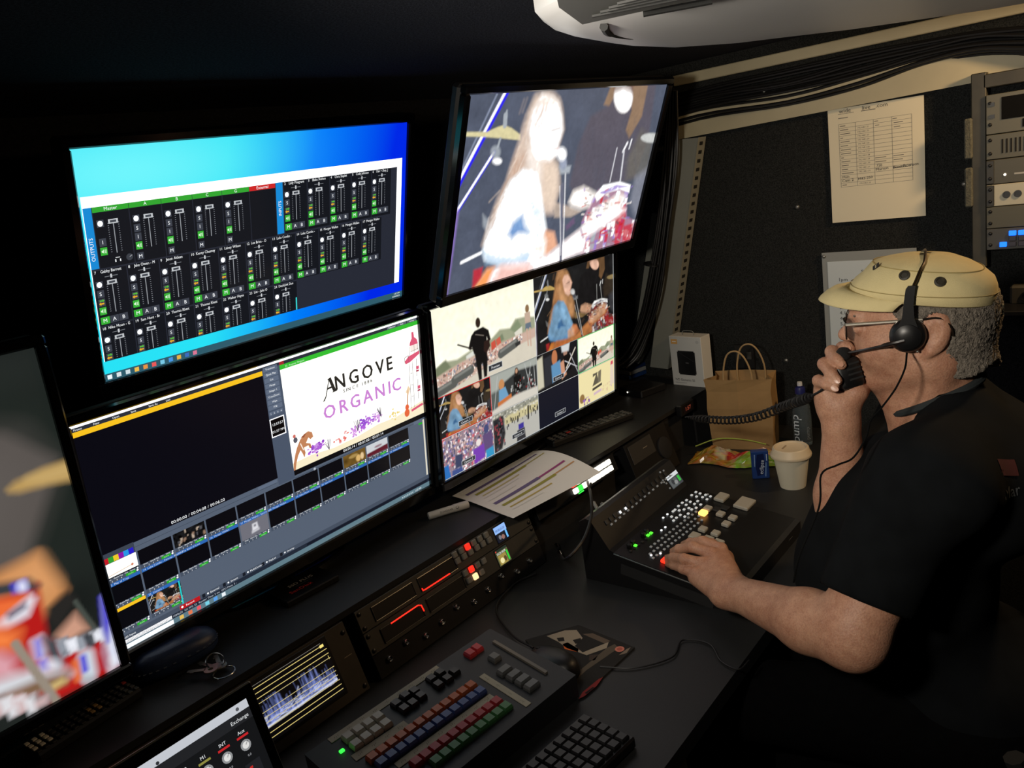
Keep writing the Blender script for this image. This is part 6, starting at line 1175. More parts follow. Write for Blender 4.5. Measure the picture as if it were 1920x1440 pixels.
for n, (nm, lb, u_, rgb) in enumerate(units):
    h_ = hh * u_; M = frame(Vector((RKX - .016, yl - .012, zc_ - h_)), (0, -1, 0), (0, 0, 1)); t = thing(nm, lb, 'rack unit', M, 'units in the equipment rack'); zc_ -= h_; W_ = .47
    off = .022 if n in (2, 3) else 0
    box('faceplate', (W_ / 2, h_ / 2, 0), (W_, h_ - .0015, .008), mat('face_' + nm, rgb, .5, .2), t, bev=.001)
    if off: box('ear', (.008, h_ / 2, .002), (.016, h_ - .004, .008), mat('ear_dark', (40, 39, 34), .5), t, bev=.001)
    copies(scm, 'screw', mat('rack_screw', (34, 33, 30), .35, .6), t, [Matrix.Translation((.008, y, .006 if off else .004)) for y in (h_ * .25, h_ * .78)])
    if n == 0: MW = mat('window_matt', (6, 6, 7), .7, spec=.1); box('window', (.16, h_ * .62, .005), (.26, h_ * .55, .002), MW, t, bev=.0005); box('window', (.22, h_ * .2, .005), (.30, h_ * .2, .002), MW, t, bev=.0005); box('rocker', (.012, h_ * .75, .005), (.010, .008, .003), BLKP, t); box('rocker', (.012, h_ * .45, .005), (.010, .008, .003), BLKP, t)
    if n == 1:
        sl = MB().box((0, 0, 0), (.0035, h_ * .55, .001)).mesh('vent'); copies(sl, 'vent', DARKH, t, [Matrix.Translation((.032 + .0085 * i, h_ * .5, .0046)) for i in range(40)])
    if n == 2: MB().lathe([(.0028, 0), (.0028, .002)], 10, Matrix.Translation((.037, h_ * .36, .004))).build('status_light', GW, t); box('label', (.07, h_ * .36, .0045), (.03, .004, .0006), mat('label_pale', (150, 150, 146), .5), t)
    if n == 3:
        copies(MB().lathe([(.008, 0), (.008, .003), (.005, .003), (.005, .001), (.001, .001)], 18).mesh('socket', True), 'socket', BLKP, t, [Matrix.Translation((.040 + .022 * i, h_ * .5, .004)) for i in range(2)]); box('window', (.10, h_ * .5, .005), (.03, h_ * .7, .002), BEZ, t)
    if n == 5:
        kb = MB().box((0, 0, .002), (.0145, .011, .006), bev=.001).mesh('key', 30); BLU = glow('blue', (20, 110, 255), 1.6); BDK = mat('key_unlit', (46, 46, 62), .4)
        for i in range(12):
            for j in range(3):
                litk = (i, j) in ((1, 2), (2, 2), (0, 0), (5, 1), (6, 2)); me = kb.copy(); me.materials.clear(); me.materials.append(BLU if litk else BDK)
                if (i, j) in ((0, 2), (0, 1)): continue
                copies(me, 'key', None, t, [Matrix.Translation((.034 + .0185 * i, h_ * .5 + .0125 * (j - 1), .004))])
ob_ = PX(1912, 551, XE - .02); wb = thing('wall_speaker_box', 'small grey metal box with a round opening under the rack', 'box', frame(ob_, (0, -1, 0), (0, 0, 1)))
box('case', (.012, 0, 0), (.06, .046, .04), RG, wb, bev=.005); MB().lathe([(.013, 0), (.013, .004), (.009, .004), (.009, .001), (.001, .001)], 20, Matrix.Translation((.016, -.003, .02))).build('opening', BLKP, wb, True)
sh = thing('rack_shelf', 'dark shelf under the equipment rack behind the operator\'s head', 'shelf', Vector((XE - .06, yl - .2, CAM.z - .32)))
box('board', (XE - .06, yl - .22, PX(1880, 585, XE - .1).z), (.12, .50, .012), BLKM, sh, bev=.002, world=True)
# ------------------------------------------------------------------ the operator: smooth distance-field figure turned into one skin surface
class Field:
    def __init__(s, lo, hi, h):
        s.lo = np.array(lo, float); s.h = h; s.n = np.ceil((np.array(hi) - s.lo) / h).astype(int) + 1
        s.ax = [s.lo[i] + h * np.arange(s.n[i]) for i in range(3)]; s.D = np.full(s.n, 0.25)
    def _sl(s, lo, hi):
        a = np.clip(np.floor((np.array(lo) - s.lo) / s.h).astype(int), 0, s.n); b = np.clip(np.ceil((np.array(hi) - s.lo) / s.h).astype(int) + 1, 0, s.n); return tuple(slice(i, j) for i, j in zip(a, b))
    def op(s, fn, lo, hi, k, mode='u', pad=.035):
        sl = s._sl(np.array(lo) - pad, np.array(hi) + pad)
        P = np.meshgrid(*[s.ax[i][sl[i]] for i in range(3)], indexing='ij')
        if P[0].size == 0: return
        b = fn(P); a = s.D[sl]
        if mode == 'u': h = np.clip(.5 + .5 * (a - b) / k, 0, 1); s.D[sl] = a + (b - a) * h - k * h * (1 - h)
        elif mode == 's': b = -b; h = np.clip(.5 - .5 * (a - b) / k, 0, 1); s.D[sl] = a + (b - a) * h + k * h * (1 - h)
        else: s.D[sl] = np.maximum(a, b)
    def cone(s, a, ra, b, rb, k=.01, mode='u'):
        a = np.array(a, float); b = np.array(b, float); d = b - a; L = d @ d or 1e-12; r = max(ra, rb)
        def fn(P):
            t = np.clip(((P[0] - a[0]) * d[0] + (P[1] - a[1]) * d[1] + (P[2] - a[2]) * d[2]) / L, 0, 1)
            return np.sqrt((P[0] - a[0] - t * d[0]) ** 2 + (P[1] - a[1] - t * d[1]) ** 2 + (P[2] - a[2] - t * d[2]) ** 2) - (ra + (rb - ra) * t)
        s.op(fn, np.minimum(a, b) - r, np.maximum(a, b) + r, k, mode); return s
    def chain(s, pts, rs, k=.006):
        for i in range(len(pts) - 1): s.cone(pts[i], rs[i], pts[i + 1], rs[i + 1], k)
        return s
    def ell(s, c, r, k=.01, mode='u', R=None):
        c = np.array(c, float); r = np.array(r, float); R = np.eye(3) if R is None else np.array(R, float); m = r.max()
        def fn(P):
            q = [sum(R[i][j] * (P[j] - c[j]) for j in range(3)) for i in range(3)]
            k0 = np.sqrt(sum((q[i] / r[i]) ** 2 for i in range(3))); k1 = np.sqrt(sum((q[i] / r[i] ** 2) ** 2 for i in range(3))) + 1e-9
            return k0 * (k0 - 1) / k1
        s.op(fn, c - m, c + m, k, mode); return s
    def cut(s, n, c):
        P = np.meshgrid(*s.ax, indexing='ij'); s.D = np.maximum(s.D, n[0] * P[0] + n[1] * P[1] + n[2] * P[2] - c); return s
    def mesh(s):
        D = s.D.copy()
        for ax in range(3):
            ix = [slice(None)] * 3
            for e in (0, -1): ix[ax] = e; D[tuple(ix)] = np.maximum(D[tuple(ix)], .001)
        n = np.array(D.shape); ins = D < 0; cn = n - 1
        cnt = np.zeros(cn); acc = np.zeros((3,) + tuple(cn)); off = [(i, j, k) for i in (0, 1) for j in (0, 1) for k in (0, 1)]
        def sub(A, o): return A[o[0]:o[0] + cn[0], o[1]:o[1] + cn[1], o[2]:o[2] + cn[2]]
        for o in off:
            for ax in range(3):
                if o[ax]: continue
                o2 = list(o); o2[ax] = 1; a, b = sub(D, o), sub(D, o2); m = (a < 0) != (b < 0); t = np.where(m, a / np.where(m, a - b, 1), 0)
                cnt += m
                for c in range(3): acc[c] += np.where(m, o[c] + (t if c == ax else 0), 0)
        act = cnt > 0; idx = -np.ones(cn, int); idx[act] = np.arange(act.sum()); g = np.argwhere(act)
        V = s.lo + s.h * (g + np.stack([acc[c][act] / cnt[act] for c in range(3)], 1)); F = []
        for ax in range(3):
            u, v = (ax + 1) % 3, (ax + 2) % 3; sl0 = [slice(None)] * 3; sl1 = [slice(None)] * 3; sl0[ax] = slice(0, n[ax] - 1); sl1[ax] = slice(1, n[ax])
            a, b = ins[tuple(sl0)], ins[tuple(sl1)]; e = np.argwhere(a != b); e = e[(e[:, u] > 0) & (e[:, v] > 0) & (e[:, u] < n[u] - 1) & (e[:, v] < n[v] - 1)]
            sg = a[tuple(e.T)]
            def at(du, dv): q = e.copy(); q[:, u] += du; q[:, v] += dv; return idx[tuple(q.T)]
            q = np.stack([at(-1, -1), at(0, -1), at(0, 0), at(-1, 0)], 1); q[~sg] = q[~sg][:, ::-1]; F.append(q)
        return V, np.concatenate(F)
def to_mesh(name, parts):
    vs = []; fs = []; b = 0
    for V, F in parts: vs.append(V); fs.append(F + b); b += len(V)
    V = np.concatenate(vs); F = np.concatenate(fs); me = bpy.data.meshes.new(name); me.from_pydata(V.tolist(), [], F.tolist()); me.polygons.foreach_set('use_smooth', [True] * len(me.polygons)); return me
def smoothed(VF, it=2):
    V, F = VF; n = len(V); e = np.concatenate([F[:, [0, 1]], F[:, [1, 2]], F[:, [2, 3]], F[:, [3, 0]]]); e = np.concatenate([e, e[:, ::-1]])
    deg = np.bincount(e[:, 0], minlength=n)[:, None].clip(1)
    for _ in range(it):
        for lam in (.5, -.52):
            A = np.stack([np.bincount(e[:, 0], V[e[:, 1], c], n) for c in range(3)], 1) / deg; V = V + lam * (A - V)
    return V, F
# head frame: x = forward (towards the screens), y = up ... kept as (f, l, u): forward, his left (towards the camera), up
Hc = PD(1725, 620, 1.25); toc = CAM - Hc; toc.z = 0; LFT = toc.normalized(); FW = Vector((LFT.y, -LFT.x, 0)); UPV = Vector((0, 0, 1))
HM = Matrix((FW, LFT, UPV)).transposed().to_4x4(); HM.translation = Hc; HMn = np.array(HM)
def hl(f, l, u): return HM @ Vector((f, l, u))
def w2(VF): V, F = VF; return V @ HMn[:3, :3].T + HMn[:3, 3], F
def loc(p): q = HM.inverted() @ Vector(p); return (q.x, q.y, q.z)
SAG = Plane(frame(Hc, FW, UPV))
per = thing('person', 'man in black T-shirt, pale cap and headset seated at the desk', 'person', Vector((Hc.x, Hc.y, 0)))
# ---- head and neck
H = Field((-.16, -.13, -.24), (.14, .13, .14), .0026)
H.ell((-.010, 0, .028), (.096, .076, .086), .02).ell((.034, 0, -.008), (.060, .061, .072), .03)
for s in (1, -1): H.cone((-.012, s * .052, -.040), .022, (.062, s * .024, -.068), .019, .03).ell((.052, s * .040, -.018), (.030, .026, .030), .02)
H.ell((.076, 0, -.036), (.026, .030, .026), .02).ell((.080, 0, -.064), (.021, .024, .018), .02)
H.cone((.089, -.032, .037), .010, (.089, .032, .037), .010, .02).cone((.092, 0, .024), .008, (.106, 0, .002), .0095, .012).ell((.107, 0, -.001), (.011, .010, .009), .008)
for s in (1, -1): H.ell((.098, s * .011, -.005), (.010, .007, .0075), .006).ell((.099, s * .031, .020), (.012, .015, .0095), .01, 's').cone((.086, s * .022, .018), .009, (.084, s * .042, .018), .009, .006)
H.cone((.0985, -.018, -.028), .0042, (.0985, .018, -.028), .0042, .008).cone((.0965, -.016, -.037), .005, (.0965, .016, -.037), .005, .008)
H.cone((.103, -.020, -.0325), .0018, (.103, .020, -.0325), .0018, .004, 's')
for s in (1, -1): H.cone((.100, s * .013, -.012), .003, (.086, s * .034, -.036), .003, .008, 's')
H.cone((-.024, 0, -.03), .054, (-.022, 0, -.19), .058, .03).cone((.030, 0, -.072), .032, (.002, 0, -.16), .046, .03).cone((.050, 0, -.078), .020, (.020, 0, -.11), .035, .02)
for s in (1, -1): H.cone((-.030, s * .050, -.045), .015, (.012, s * .030, -.16), .014, .02)
R_ = [[math.cos(.22), 0, math.sin(.22)], [0, 1, 0], [-math.sin(.22), 0, math.cos(.22)]]
for s in (1, -1):
    H.ell((-.022, s * .076, .012), (.018, .0085, .031), .006, 'u', R_).ell((-.016, s * .085, .016), (.010, .006, .018), .004, 's', R_).cone((-.013, s * .076, -.014), .007, (-.008, s * .074, -.019), .006, .006)
head = w2(smoothed(H.mesh()))
# ---- arms and hands (world coordinates)
zl = lambda x, y: (1220 + x / 3.84, 960 + y / 3.84); zr = lambda x, y: (1500 + x / 7.385, 620 + y / 7.385)
SL = PD(1724, 896, 1.17); EL = PD(1592, 1200, 1.165); WL = PD(1380, 1112, 1.385)
SR = hl(-.02, -.205, -.17); WR = PD(1577, 792, 1.30); ER = PD(1584, 1035, 1.37)
def Lp(x, y, z): return PZ(*zl(x, y), z)
pal = [Lp(330, 452, .824), Lp(378, 372, .834), Lp(440, 300, .840), Lp(510, 268, .838)]
ps_ = [EL, WL, SL] + pal; lo = np.min([tuple(p) for p in ps_], 0) - .08; hi = np.max([tuple(p) for p in ps_], 0) + .10; hi[2] = max(hi[2], SL.z + .05)
A = Field(lo, hi, .0031)
mid = EL.lerp(WL, .32) + Vector((0, 0, .004))
A.cone(SL, .060, EL.lerp(SL, .12), .0505, .02).cone(EL, .043, mid, .046, .03).cone(mid, .046, WL, .0285, .02).cone(EL + Vector((.0, -.012, -.004)), .034, EL, .034, .02)
wr2 = WL + (WL - EL).normalized() * .02; hx = (pal[3] - pal[0]).normalized()
A.cone(WL - hx * .010, .023, wr2 - hx * .012, .022, .012).cone(WL + hx * .012, .022, wr2 + hx * .012, .021, .012)
for i, p in enumerate(pal): A.cone(wr2 + hx * (-.018 + .012 * i), .019, p - Vector((0, 0, .004)), .0125, .014)
A.cone(wr2.lerp(pal[0], .4) - Vector((0, 0, .008)), .017, pal[0] - Vector((0, 0, .006)), .013, .014).cone(wr2.lerp(pal[2], .5) - Vector((0, 0, .010)), .017, pal[2] - Vector((0, 0, .012)), .012, .014)
fl = [[pal[0], Lp(232, 408, .823), Lp(165, 382, .812), Lp(128, 372, .800)], [pal[1], Lp(240, 338, .842), Lp(160, 330, .826), Lp(122, 334, .806)], [pal[2], Lp(300, 252, .848), Lp(205, 268, .832), Lp(160, 288, .808)], [pal[3], Lp(372, 212, .844), Lp(285, 222, .828), Lp(235, 238, .802)]]
for i, f in enumerate(fl):
    r = (.0092, .0098, .0100, .0098)[i]; A.chain([tuple(p) for p in f], [r * 1.12, r * 1.02, r * .95, r * .82], .004)
A.chain([tuple(p) for p in (wr2 + hx * .020, Lp(540, 330, .815), Lp(440, 236, .802), Lp(385, 205, .798))], [.017, .014, .011, .0095], .008)
for i in range(4): A.ell(tuple(pal[i] + Vector((0, 0, .006))), (.009, .009, .006), .006)
armL = smoothed(A.mesh(), 1)
def Rp(x, y, d): return PD(*zr(x, y), d)
ps_ = [WR, ER, SR] + [Rp(200, 200, 1.25), Rp(200, 700, 1.34), Rp(900, 1100, 1.25)]; lo = np.min([tuple(p) for p in ps_], 0) - .06; hi = np.max([tuple(p) for p in ps_], 0) + .06
A = Field(lo, hi, .0031)
A.cone(SR, .058, ER, .046, .02).cone(ER, .045, ER.lerp(WR, .45), .044, .02).cone(ER.lerp(WR, .45), .041, WR, .0275, .02)
hb = Rp(520, 1090, 1.30)
A.cone(WR, .0275, hb, .026, .012).cone(Rp(455, 1060, 1.30), .0215, Rp(395, 890, 1.298), .0205, .014).cone(Rp(620, 1040, 1.29), .024, Rp(760, 860, 1.28), .018, .014).cone(Rp(480, 1000, 1.30), .026, Rp(450, 860, 1.305), .024, .014)
kn = [Rp(680, 340, 1.335), Rp(590, 440, 1.335), Rp(500, 590, 1.333), Rp(430, 740, 1.328)]
for p in kn: A.cone(Rp(500, 940, 1.315), .020, p, .0115, .014)
fr = [[kn[0], Rp(585, 240, 1.300), Rp(640, 222, 1.282), Rp(690, 250, 1.276)], [kn[1], Rp(440, 290, 1.290), Rp(510, 400, 1.266), Rp(575, 475, 1.258)], [kn[2], Rp(335, 460, 1.286), Rp(430, 600, 1.262), Rp(515, 690, 1.256)], [kn[3], Rp(255, 690, 1.286), Rp(370, 745, 1.264), Rp(480, 800, 1.258)]]
for i, f in enumerate(fr):
    r = (.0094, .0094, .0094, .0084)[i]; A.chain([tuple(p) for p in f], [r * 1.2, r * 1.08, r * .98, r * .86], .004)
A.chain([tuple(p) for p in (Rp(640, 1000, 1.285), Rp(790, 840, 1.282), Rp(870, 770, 1.288), Rp(900, 700, 1.293))], [.019, .0145, .0115, .0095], .008)
A.cone(Rp(335, 790, 1.295), .0145, Rp(390, 920, 1.298), .018, .01)
armR = smoothed(A.mesh(), 1)
# torso under the shirt
T = Field((-.26, -.27, -.72), (.24, .27, -.10), .009)
def torso(T, g):
    T.ell((.030, 0, -.295), (.124 + g, .180 + g, .122 + g), .05).ell((.052, 0, -.42), (.155 + g, .170 + g, .150 + g), .06).ell((-.095, 0, -.235), (.095 + g, .165 + g, .115 + g), .05).ell((-.050, 0, -.60), (.150 + g, .175 + g, .110 + g), .06)
    for s in (1, -1): T.cone((-.045, s * .06, -.145), .052 + g, (-.03, s * .185, -.185), .062 + g, .05)
    return T
torso(T, -.012); tors = w2(smoothed(T.mesh()))
SKIN = mat('skin', (178, 128, 100), .55, bump=.22, bscale=300, sss=.12)
nt = SKIN.node_tree; tc = nt.nodes.new('ShaderNodeTexCoord'); pb = nt.nodes['Principled BSDF']
def skin_layer(scale, c0, c1, fac, prev=None, lo=.35, hi=.68):
    n = nt.nodes.new('ShaderNodeTexNoise'); n.inputs['Scale'].default_value = scale; n.inputs['Detail'].default_value = 5; nt.links.new(tc.outputs['Object'], n.inputs['Vector'])
    r = nt.nodes.new('ShaderNodeValToRGB'); r.color_ramp.elements[0].position = lo; r.color_ramp.elements[1].position = hi; r.color_ramp.elements[0].color = lin(c0) + (1,); r.color_ramp.elements[1].color = lin(c1) + (1,); nt.links.new(n.outputs['Fac'], r.inputs['Fac'])
    if prev is None: return r.outputs['Color']
    m = nt.nodes.new('ShaderNodeMix'); m.data_type = 'RGBA'; m.inputs[0].default_value = fac; nt.links.new(prev, m.inputs[6]); nt.links.new(r.outputs['Color'], m.inputs[7]); return m.outputs[2]
c_ = skin_layer(16, (164, 112, 88), (190, 144, 116), 1); c_ = skin_layer(70, (150, 98, 76), (196, 150, 122), .45, c_); c_ = skin_layer(420, (128, 86, 66), (198, 156, 128), .28, c_, .3, .6); nt.links.new(c_, pb.inputs['Base Color'])
link('body', to_mesh('body', [head, armL, armR, tors]), SKIN, per, True)
# fingernails, wrist crease details
# ---- T-shirt with sleeves
cufA, cufB = PD(1541, 1094, 1.19), PD(1686, 1152, 1.15)
sl_ax = (EL - SL).normalized(); cuf = SL + sl_ax * ((cufA + cufB) / 2 - SL).dot(sl_ax)
S = Field((-.28, -.33, -.74), (.28, .34, -.085), .006); torso(S, .004)
lSL, lEL, lSR, lER, lc_ = (np.array(loc(p)) for p in (SL, EL, SR, ER, cuf))
S.cone(lSL, .076, lc_ + (lEL - lSL) * .12, .0655, .045)
cn = loc(cuf + sl_ax); cn = np.array(cn) - lc_; cut2 = np.array(loc(cufB)) - np.array(loc(cufA)); cn = cn - cut2 * (cn @ cut2) / (cut2 @ cut2); cn /= np.linalg.norm(cn)
# trim the sleeve at the cuff: only near the sleeve
def fn_cut(P): return -((P[0] - lc_[0]) * cn[0] + (P[1] - lc_[1]) * cn[1] + (P[2] - lc_[2]) * cn[2])
sl = S._sl(lc_ - np.array([.11, .075, .11]), lc_ + np.array([.11, .2, .11])); P = np.meshgrid(*[S.ax[i][sl[i]] for i in range(3)], indexing='ij')
dist = np.sqrt(sum((P[i] - lc_[i] - ((P[0] - lc_[0]) * cn[0] + (P[1] - lc_[1]) * cn[1] + (P[2] - lc_[2]) * cn[2]) * cn[i]) ** 2 for i in range(3)))
core = (P[0] * 0 + 1) * 1.0
S2 = Field((-.28, -.33, -.74), (.28, .34, -.085), .006); torso(S2, .004); base = S2.D[sl]
S.D[sl] = np.where(dist < .10, np.minimum(np.maximum(S.D[sl], -fn_cut(P)), base), S.D[sl])
S.cone(lSR, .072, lSR + (lER - lSR) * .62, .066, .045)
S.cone((-.048, -.035, -.122), .046, (-.048, .035, -.122), .046, .03)
# neck opening
S.cone((-.022, 0, -.02), .055, (-.022, 0, -.16), .059, .008, 's').cone((.035, 0, -.06), .040, (.035, 0, -.130), .040, .010, 's')
SHIRT = mat('black_cotton', (14, 16, 18), .95, noise=.25, nscale=22, bump=.25, bscale=16, spec=.1)
shirt = link('t_shirt', to_mesh('t_shirt', [w2(smoothed(S.mesh(), 3))]), SHIRT, per, True)
# ribbed collar / lanyard ribbon round the neck
n = 40; pts = []
for i in range(n + 1):
    a = 6.2832 * i / n; f = -.020 + .064 * math.cos(a); l = .066 * math.sin(a); pts.append(hl(f, l, -.098 - .45 * (f + .02) - .004 * math.cos(2 * a)))
MB().tube(pts, .006, 8, False).build('collar', mat('collar_rib', (34, 40, 42), .85), per, True, True)
# ---- trousers and shoes
Tr = Field((-.25, -.30, -1.30), (.56, .30, -.50), .010)
Tr.ell((-.06, 0, -.63), (.155, .185, .10), .05)
for s in (1, -1): Tr.cone((-.03, s * .09, -.645), .088, (.36, s * .13, -.625), .064, .05).cone((.36, s * .13, -.625), .062, (.33, s * .13, -1.13), .045, .04)
link('trousers', to_mesh('trousers', [w2(smoothed(Tr.mesh()))]), mat('dark_denim', (8, 8, 9), 1.0, noise=.2, nscale=60, spec=.05), per, True)
floor_u = -Hc.z
for s in (1, -1):
    Sh = Field((.22, s * .13 - .07, floor_u - .01), (.52, s * .13 + .07, floor_u + .14), .006); Sh.cone((.30, s * .13, floor_u + .035), .034, (.45, s * .13, floor_u + .028), .028, .02).cone((.32, s * .13, floor_u + .05), .036, (.32, s * .13, floor_u + .09), .036, .03); Sh.cut((0, 0, -1), -(floor_u + .003))
    link('shoe', to_mesh('shoe', [w2(Sh.mesh())]), BLKR, per, True)
# ---- hair
G = Field((-.13, -.10, -.07), (.07, .10, .09), .0026)
G.ell((-.010, 0, .028), (.101, .0795, .090), .02).cone((-.036, 0, -.02), .0625, (-.046, 0, -.06), .0625, .02)
P = np.meshgrid(*G.ax, indexing='ij'); G.D = np.maximum.reduce([G.D, (P[0] - P[2] * .75 - .002) / 1.25, -.056 - P[2] + .012 * np.sin(P[1] * 60), P[2] - .075])
ea = np.sqrt(((P[0] + .020) / .020) ** 2 + ((P[2] - .010) / .034) ** 2); G.D = np.maximum(G.D, np.where(np.abs(P[1]) > .05, (1 - ea) * .02, -1))
Vh, Fh = smoothed(G.mesh(), 1); Vh = Vh + RNG.normal(0, .0007, Vh.shape)
link('hair', to_mesh('hair', [w2((Vh, Fh))]), mat('grey_hair', (112, 104, 94), .8, noise=.35, nscale=160, bump=.9, bscale=420), per, True)
# ---- eyes, brows
for s in (1, -1):
    MB().lathe([(.0003, -.011), (.006, -.009), (.0105, -.003), (.011, 0), (.0105, .003), (.006, .009), (.0003, .011)], 18, Matrix.Translation(hl(.082, s * .031, .020))).build('eye', mat('eye_white', (190, 180, 168), .2), per, True, True)
    MB().lathe([(.0055, 0), (.0045, .0012), (.0003, .0016)], 14, frame(hl(.0925, s * .031, .020), LFT, UPV)).build('iris', mat('iris', (50, 40, 34), .2), per, True, True)
    MB().tube([hl(.0975, s * .014, .037), hl(.099, s * .028, .041), hl(.089, s * .044, .038)], [.002, .003, .0015], 7).build('eyebrow', MATS['grey_hair'], per, True, True)
# fingernails
NAIL = mat('nail', (186, 138, 114), .35)
for f in fr[:]:
    tip, d = f[3], (f[3] - f[2]).normalized(); nrm = (CAM - tip); nrm = (nrm - d * nrm.dot(d)).normalized()
    MB().lathe([(.0052, -.0006), (.005, .0006), (.0002, .0012)], 14, frame(tip + nrm * .0068 + d * .001, d, nrm.cross(d)) @ Matrix.Diagonal((1.25, .85, 1, 1))).build('fingernail', NAIL, per, True, True)
for f in fl[:3]:
    tip, d = f[3], (f[3] - f[2]).normalized(); nrm = UPV - d * UPV.dot(d); nrm.normalize()
    MB().lathe([(.0052, -.0006), (.005, .0006), (.0002, .0012)], 14, frame(tip + nrm * .0066, d, nrm.cross(d)) @ Matrix.Diagonal((1.25, .85, 1, 1))).build('fingernail', NAIL, per, True, True)
# ---- cap
CAPM = mat('cap_khaki', (210, 194, 144), .85, noise=.05, nscale=30, bump=.25, bscale=900)
cap = thing('cap', 'pale khaki flat-topped cap with dark eyelets on the man\'s head', 'cap', Matrix.Translation(hl(0, 0, .05)))
def cring(cf, sf, sl_, u0, slope, p=2.2, n=56):
    out = []
    for i in range(n):
        a = 6.2832 * i / n; c, s = math.cos(a), math.sin(a); f = cf + sf * math.copysign(abs(c) ** (2 / p), c); l = sl_ * math.copysign(abs(s) ** (2 / p), s); out.append(hl(f, l, u0 + slope * f))
    return out
rg = [cring(-.003, .099, .084, .057, .16), cring(-.003, .1015, .086, .059, .16), cring(-.004, .1005, .087, .069, .13), cring(-.007, .097, .0865, .079, .12), cring(-.0115, .089, .083, .090, .12), cring(-.012, .077, .075, .1035, .15), cring(-.0125, .060, .062, .1115, .13), cring(-.011, .040, .042, .1175, .09), cring(-.010, .018, .018, .1200, .05), cring(-.010, .002, .002, .1205, .05)]
co = MB().loft(rg, caps=False).build('crown', CAPM, cap, 60, True); co.modifiers.new('t', 'SOLIDIFY').thickness = .0015
br = []; nb2 = 28; top = []; 
for j, (e, dz) in enumerate(((0, 0), (.25, .002), (.5, .001), (.75, -.004), (.94, -.010), (1.0, -.013))):
    row = []
    for i in range(nb2 + 1):
        a = math.radians(-78 + 156 * i / nb2); f0 = -.003 + .1015 * math.cos(a); l0 = .085 * math.sin(a); u0 = .0605 + .16 * f0
        ext = .045 * math.cos(a) ** .55 if abs(math.cos(a)) > 0 else 0
        row.append(hl(f0 + ext * e * math.cos(a * .35), l0 + ext * e * math.sin(a) * .10, u0 + dz * math.cos(a) * 1.2 - .010 * (math.sin(a) ** 2) * e))
    br.append(row)
bmb = MB(); bmb.loft(br, caps=False, closed=False); bo_m = bmb.build('brim', CAPM, cap, True, True); sm_ = bo_m.modifiers.new('t', 'SOLIDIFY'); sm_.thickness = .0035; sm_.offset = 0
for u_, nm in ((.0715, 'band_seam'),):
    MB().tube([p + (p - hl(0, 0, .07)).normalized() * .0008 for p in cring(-.0048, .1003, .0874, u_, .13)] , .0007, 5, False).build(nm, mat('seam_khaki', (160, 144, 94), .9), cap, True, True)
MB().tube([p + (p - hl(-.02, 0, .06)).normalized() * .0006 for p in cring(-.012, .0745, .073, .1052, .15)], .0008, 5, False).build('crown_seam', MATS['seam_khaki'], cap, True, True)
from mathutils.bvhtree import BVHTree
def bvh_of(o):
    M = wmat(o); return BVHTree.FromPolygons([M @ v.co for v in o.data.vertices], [tuple(p.vertices) for p in o.data.polygons])
bc = bvh_of(co)
for q in ((1696, 517), (1762, 529)):
    h, nrm, _, _ = bc.ray_cast(CAM, ray(*q).normalized())
    if h is not None:
        if nrm.dot(CAM - h) < 0: nrm = -nrm
        MB().lathe([(.0075, -.001), (.0075, .0008), (.005, .0016), (.004, .0002), (.0002, .0002)], 20, frame(h + nrm * .0016, (FW - nrm * FW.dot(nrm)), nrm.cross(FW - nrm * FW.dot(nrm)))).build('eyelet', mat('eyelet_dark', (44, 40, 30), .6), cap, True, True)
h, nrm, _, _ = bc.ray_cast(CAM, ray(1645, 501).normalized())
if h is not None:
    if nrm.dot(CAM - h) < 0: nrm = -nrm
    k = Ink(.012, .009, (20, 12)); k.rect(0, 0, 20, 12, (40, 38, 34)); k.layer = 1; k.text('E', 7, 10, 8, (220, 206, 160)); o = k.build('emblem', mat_print('print_cap', .8), cap); o.matrix_parent_inverse = wmat(cap).inverted(); xx = FW * -1; xx = (xx - nrm * xx.dot(nrm)).normalized(); o.matrix_basis = frame(h + nrm * .0030, xx, nrm.cross(xx))
MB().box((0, 0, 0), (.014, .020, .018), bev=.002).build('strap_buckle', mat('buckle_grey', (120, 116, 100), .4, .5), cap); cap.children[-1].matrix_basis = Matrix.Translation((0, 0, 0))
for ch in cap.children:
    if ch.name.startswith('strap_buckle'): ch.matrix_parent_inverse = wmat(cap).inverted(); ch.matrix_basis = HM @ Matrix.Translation((-.103, .010, .030))
# ---- headset
HS = mat('headset_black', (20, 20, 21), .38); hsr = hl(.016, .088, .014)
hs = thing('headset', 'black single-ear headset with boom microphone worn over the cap', 'headset', Matrix.Translation(hsr))
EM = frame(hsr, FW, LFT.cross(FW)); 
MB().lathe([(.001, -.012), (.022, -.012), (.025, -.008), (.025, .000), (.022, .004), (.019, .006), (.0185, .008), (.013, .011), (.006, .0125), (.0003, .0125)], 30, EM).build('ear_cup', HS, hs, True, True)
MB().lathe([(.018, -.018), (.0235, -.016), (.0245, -.012), (.0235, -.010), (.018, -.010)], 30, EM, False).build('ear_pad', mat('foam_black', (14, 14, 14), .95, bump=.4, bscale=600), hs, True, True)
MB().loft([[hl(f + df, l, u) for df, l in ((-w / 2, .0905), (w / 2, .0905), (w / 2, .0945), (-w / 2, .0945))] for f, u, w in ((.016, .020, .030), (.016, .032, .024), (.015, .042, .016), (.014, .062, .013), (.011, .084, .0125), (.009, .089, .010))]).build('slider_arm', HS, hs, 40, True)
MB().tube(curve_pts([hl(.010, .0915, .082), hl(.004, .087, .094), hl(-.002, .076, .107), hl(-.008, .052, .1155), hl(-.010, 0, .1235), hl(-.008, -.052, .1155), hl(-.002, -.076, .107), hl(.006, -.0905, .088), hl(.010, -.094, .06)], 6), .0022, 8).build('headband', mat('band_bronze', (70, 56, 40), .3, .8), hs, True, True)
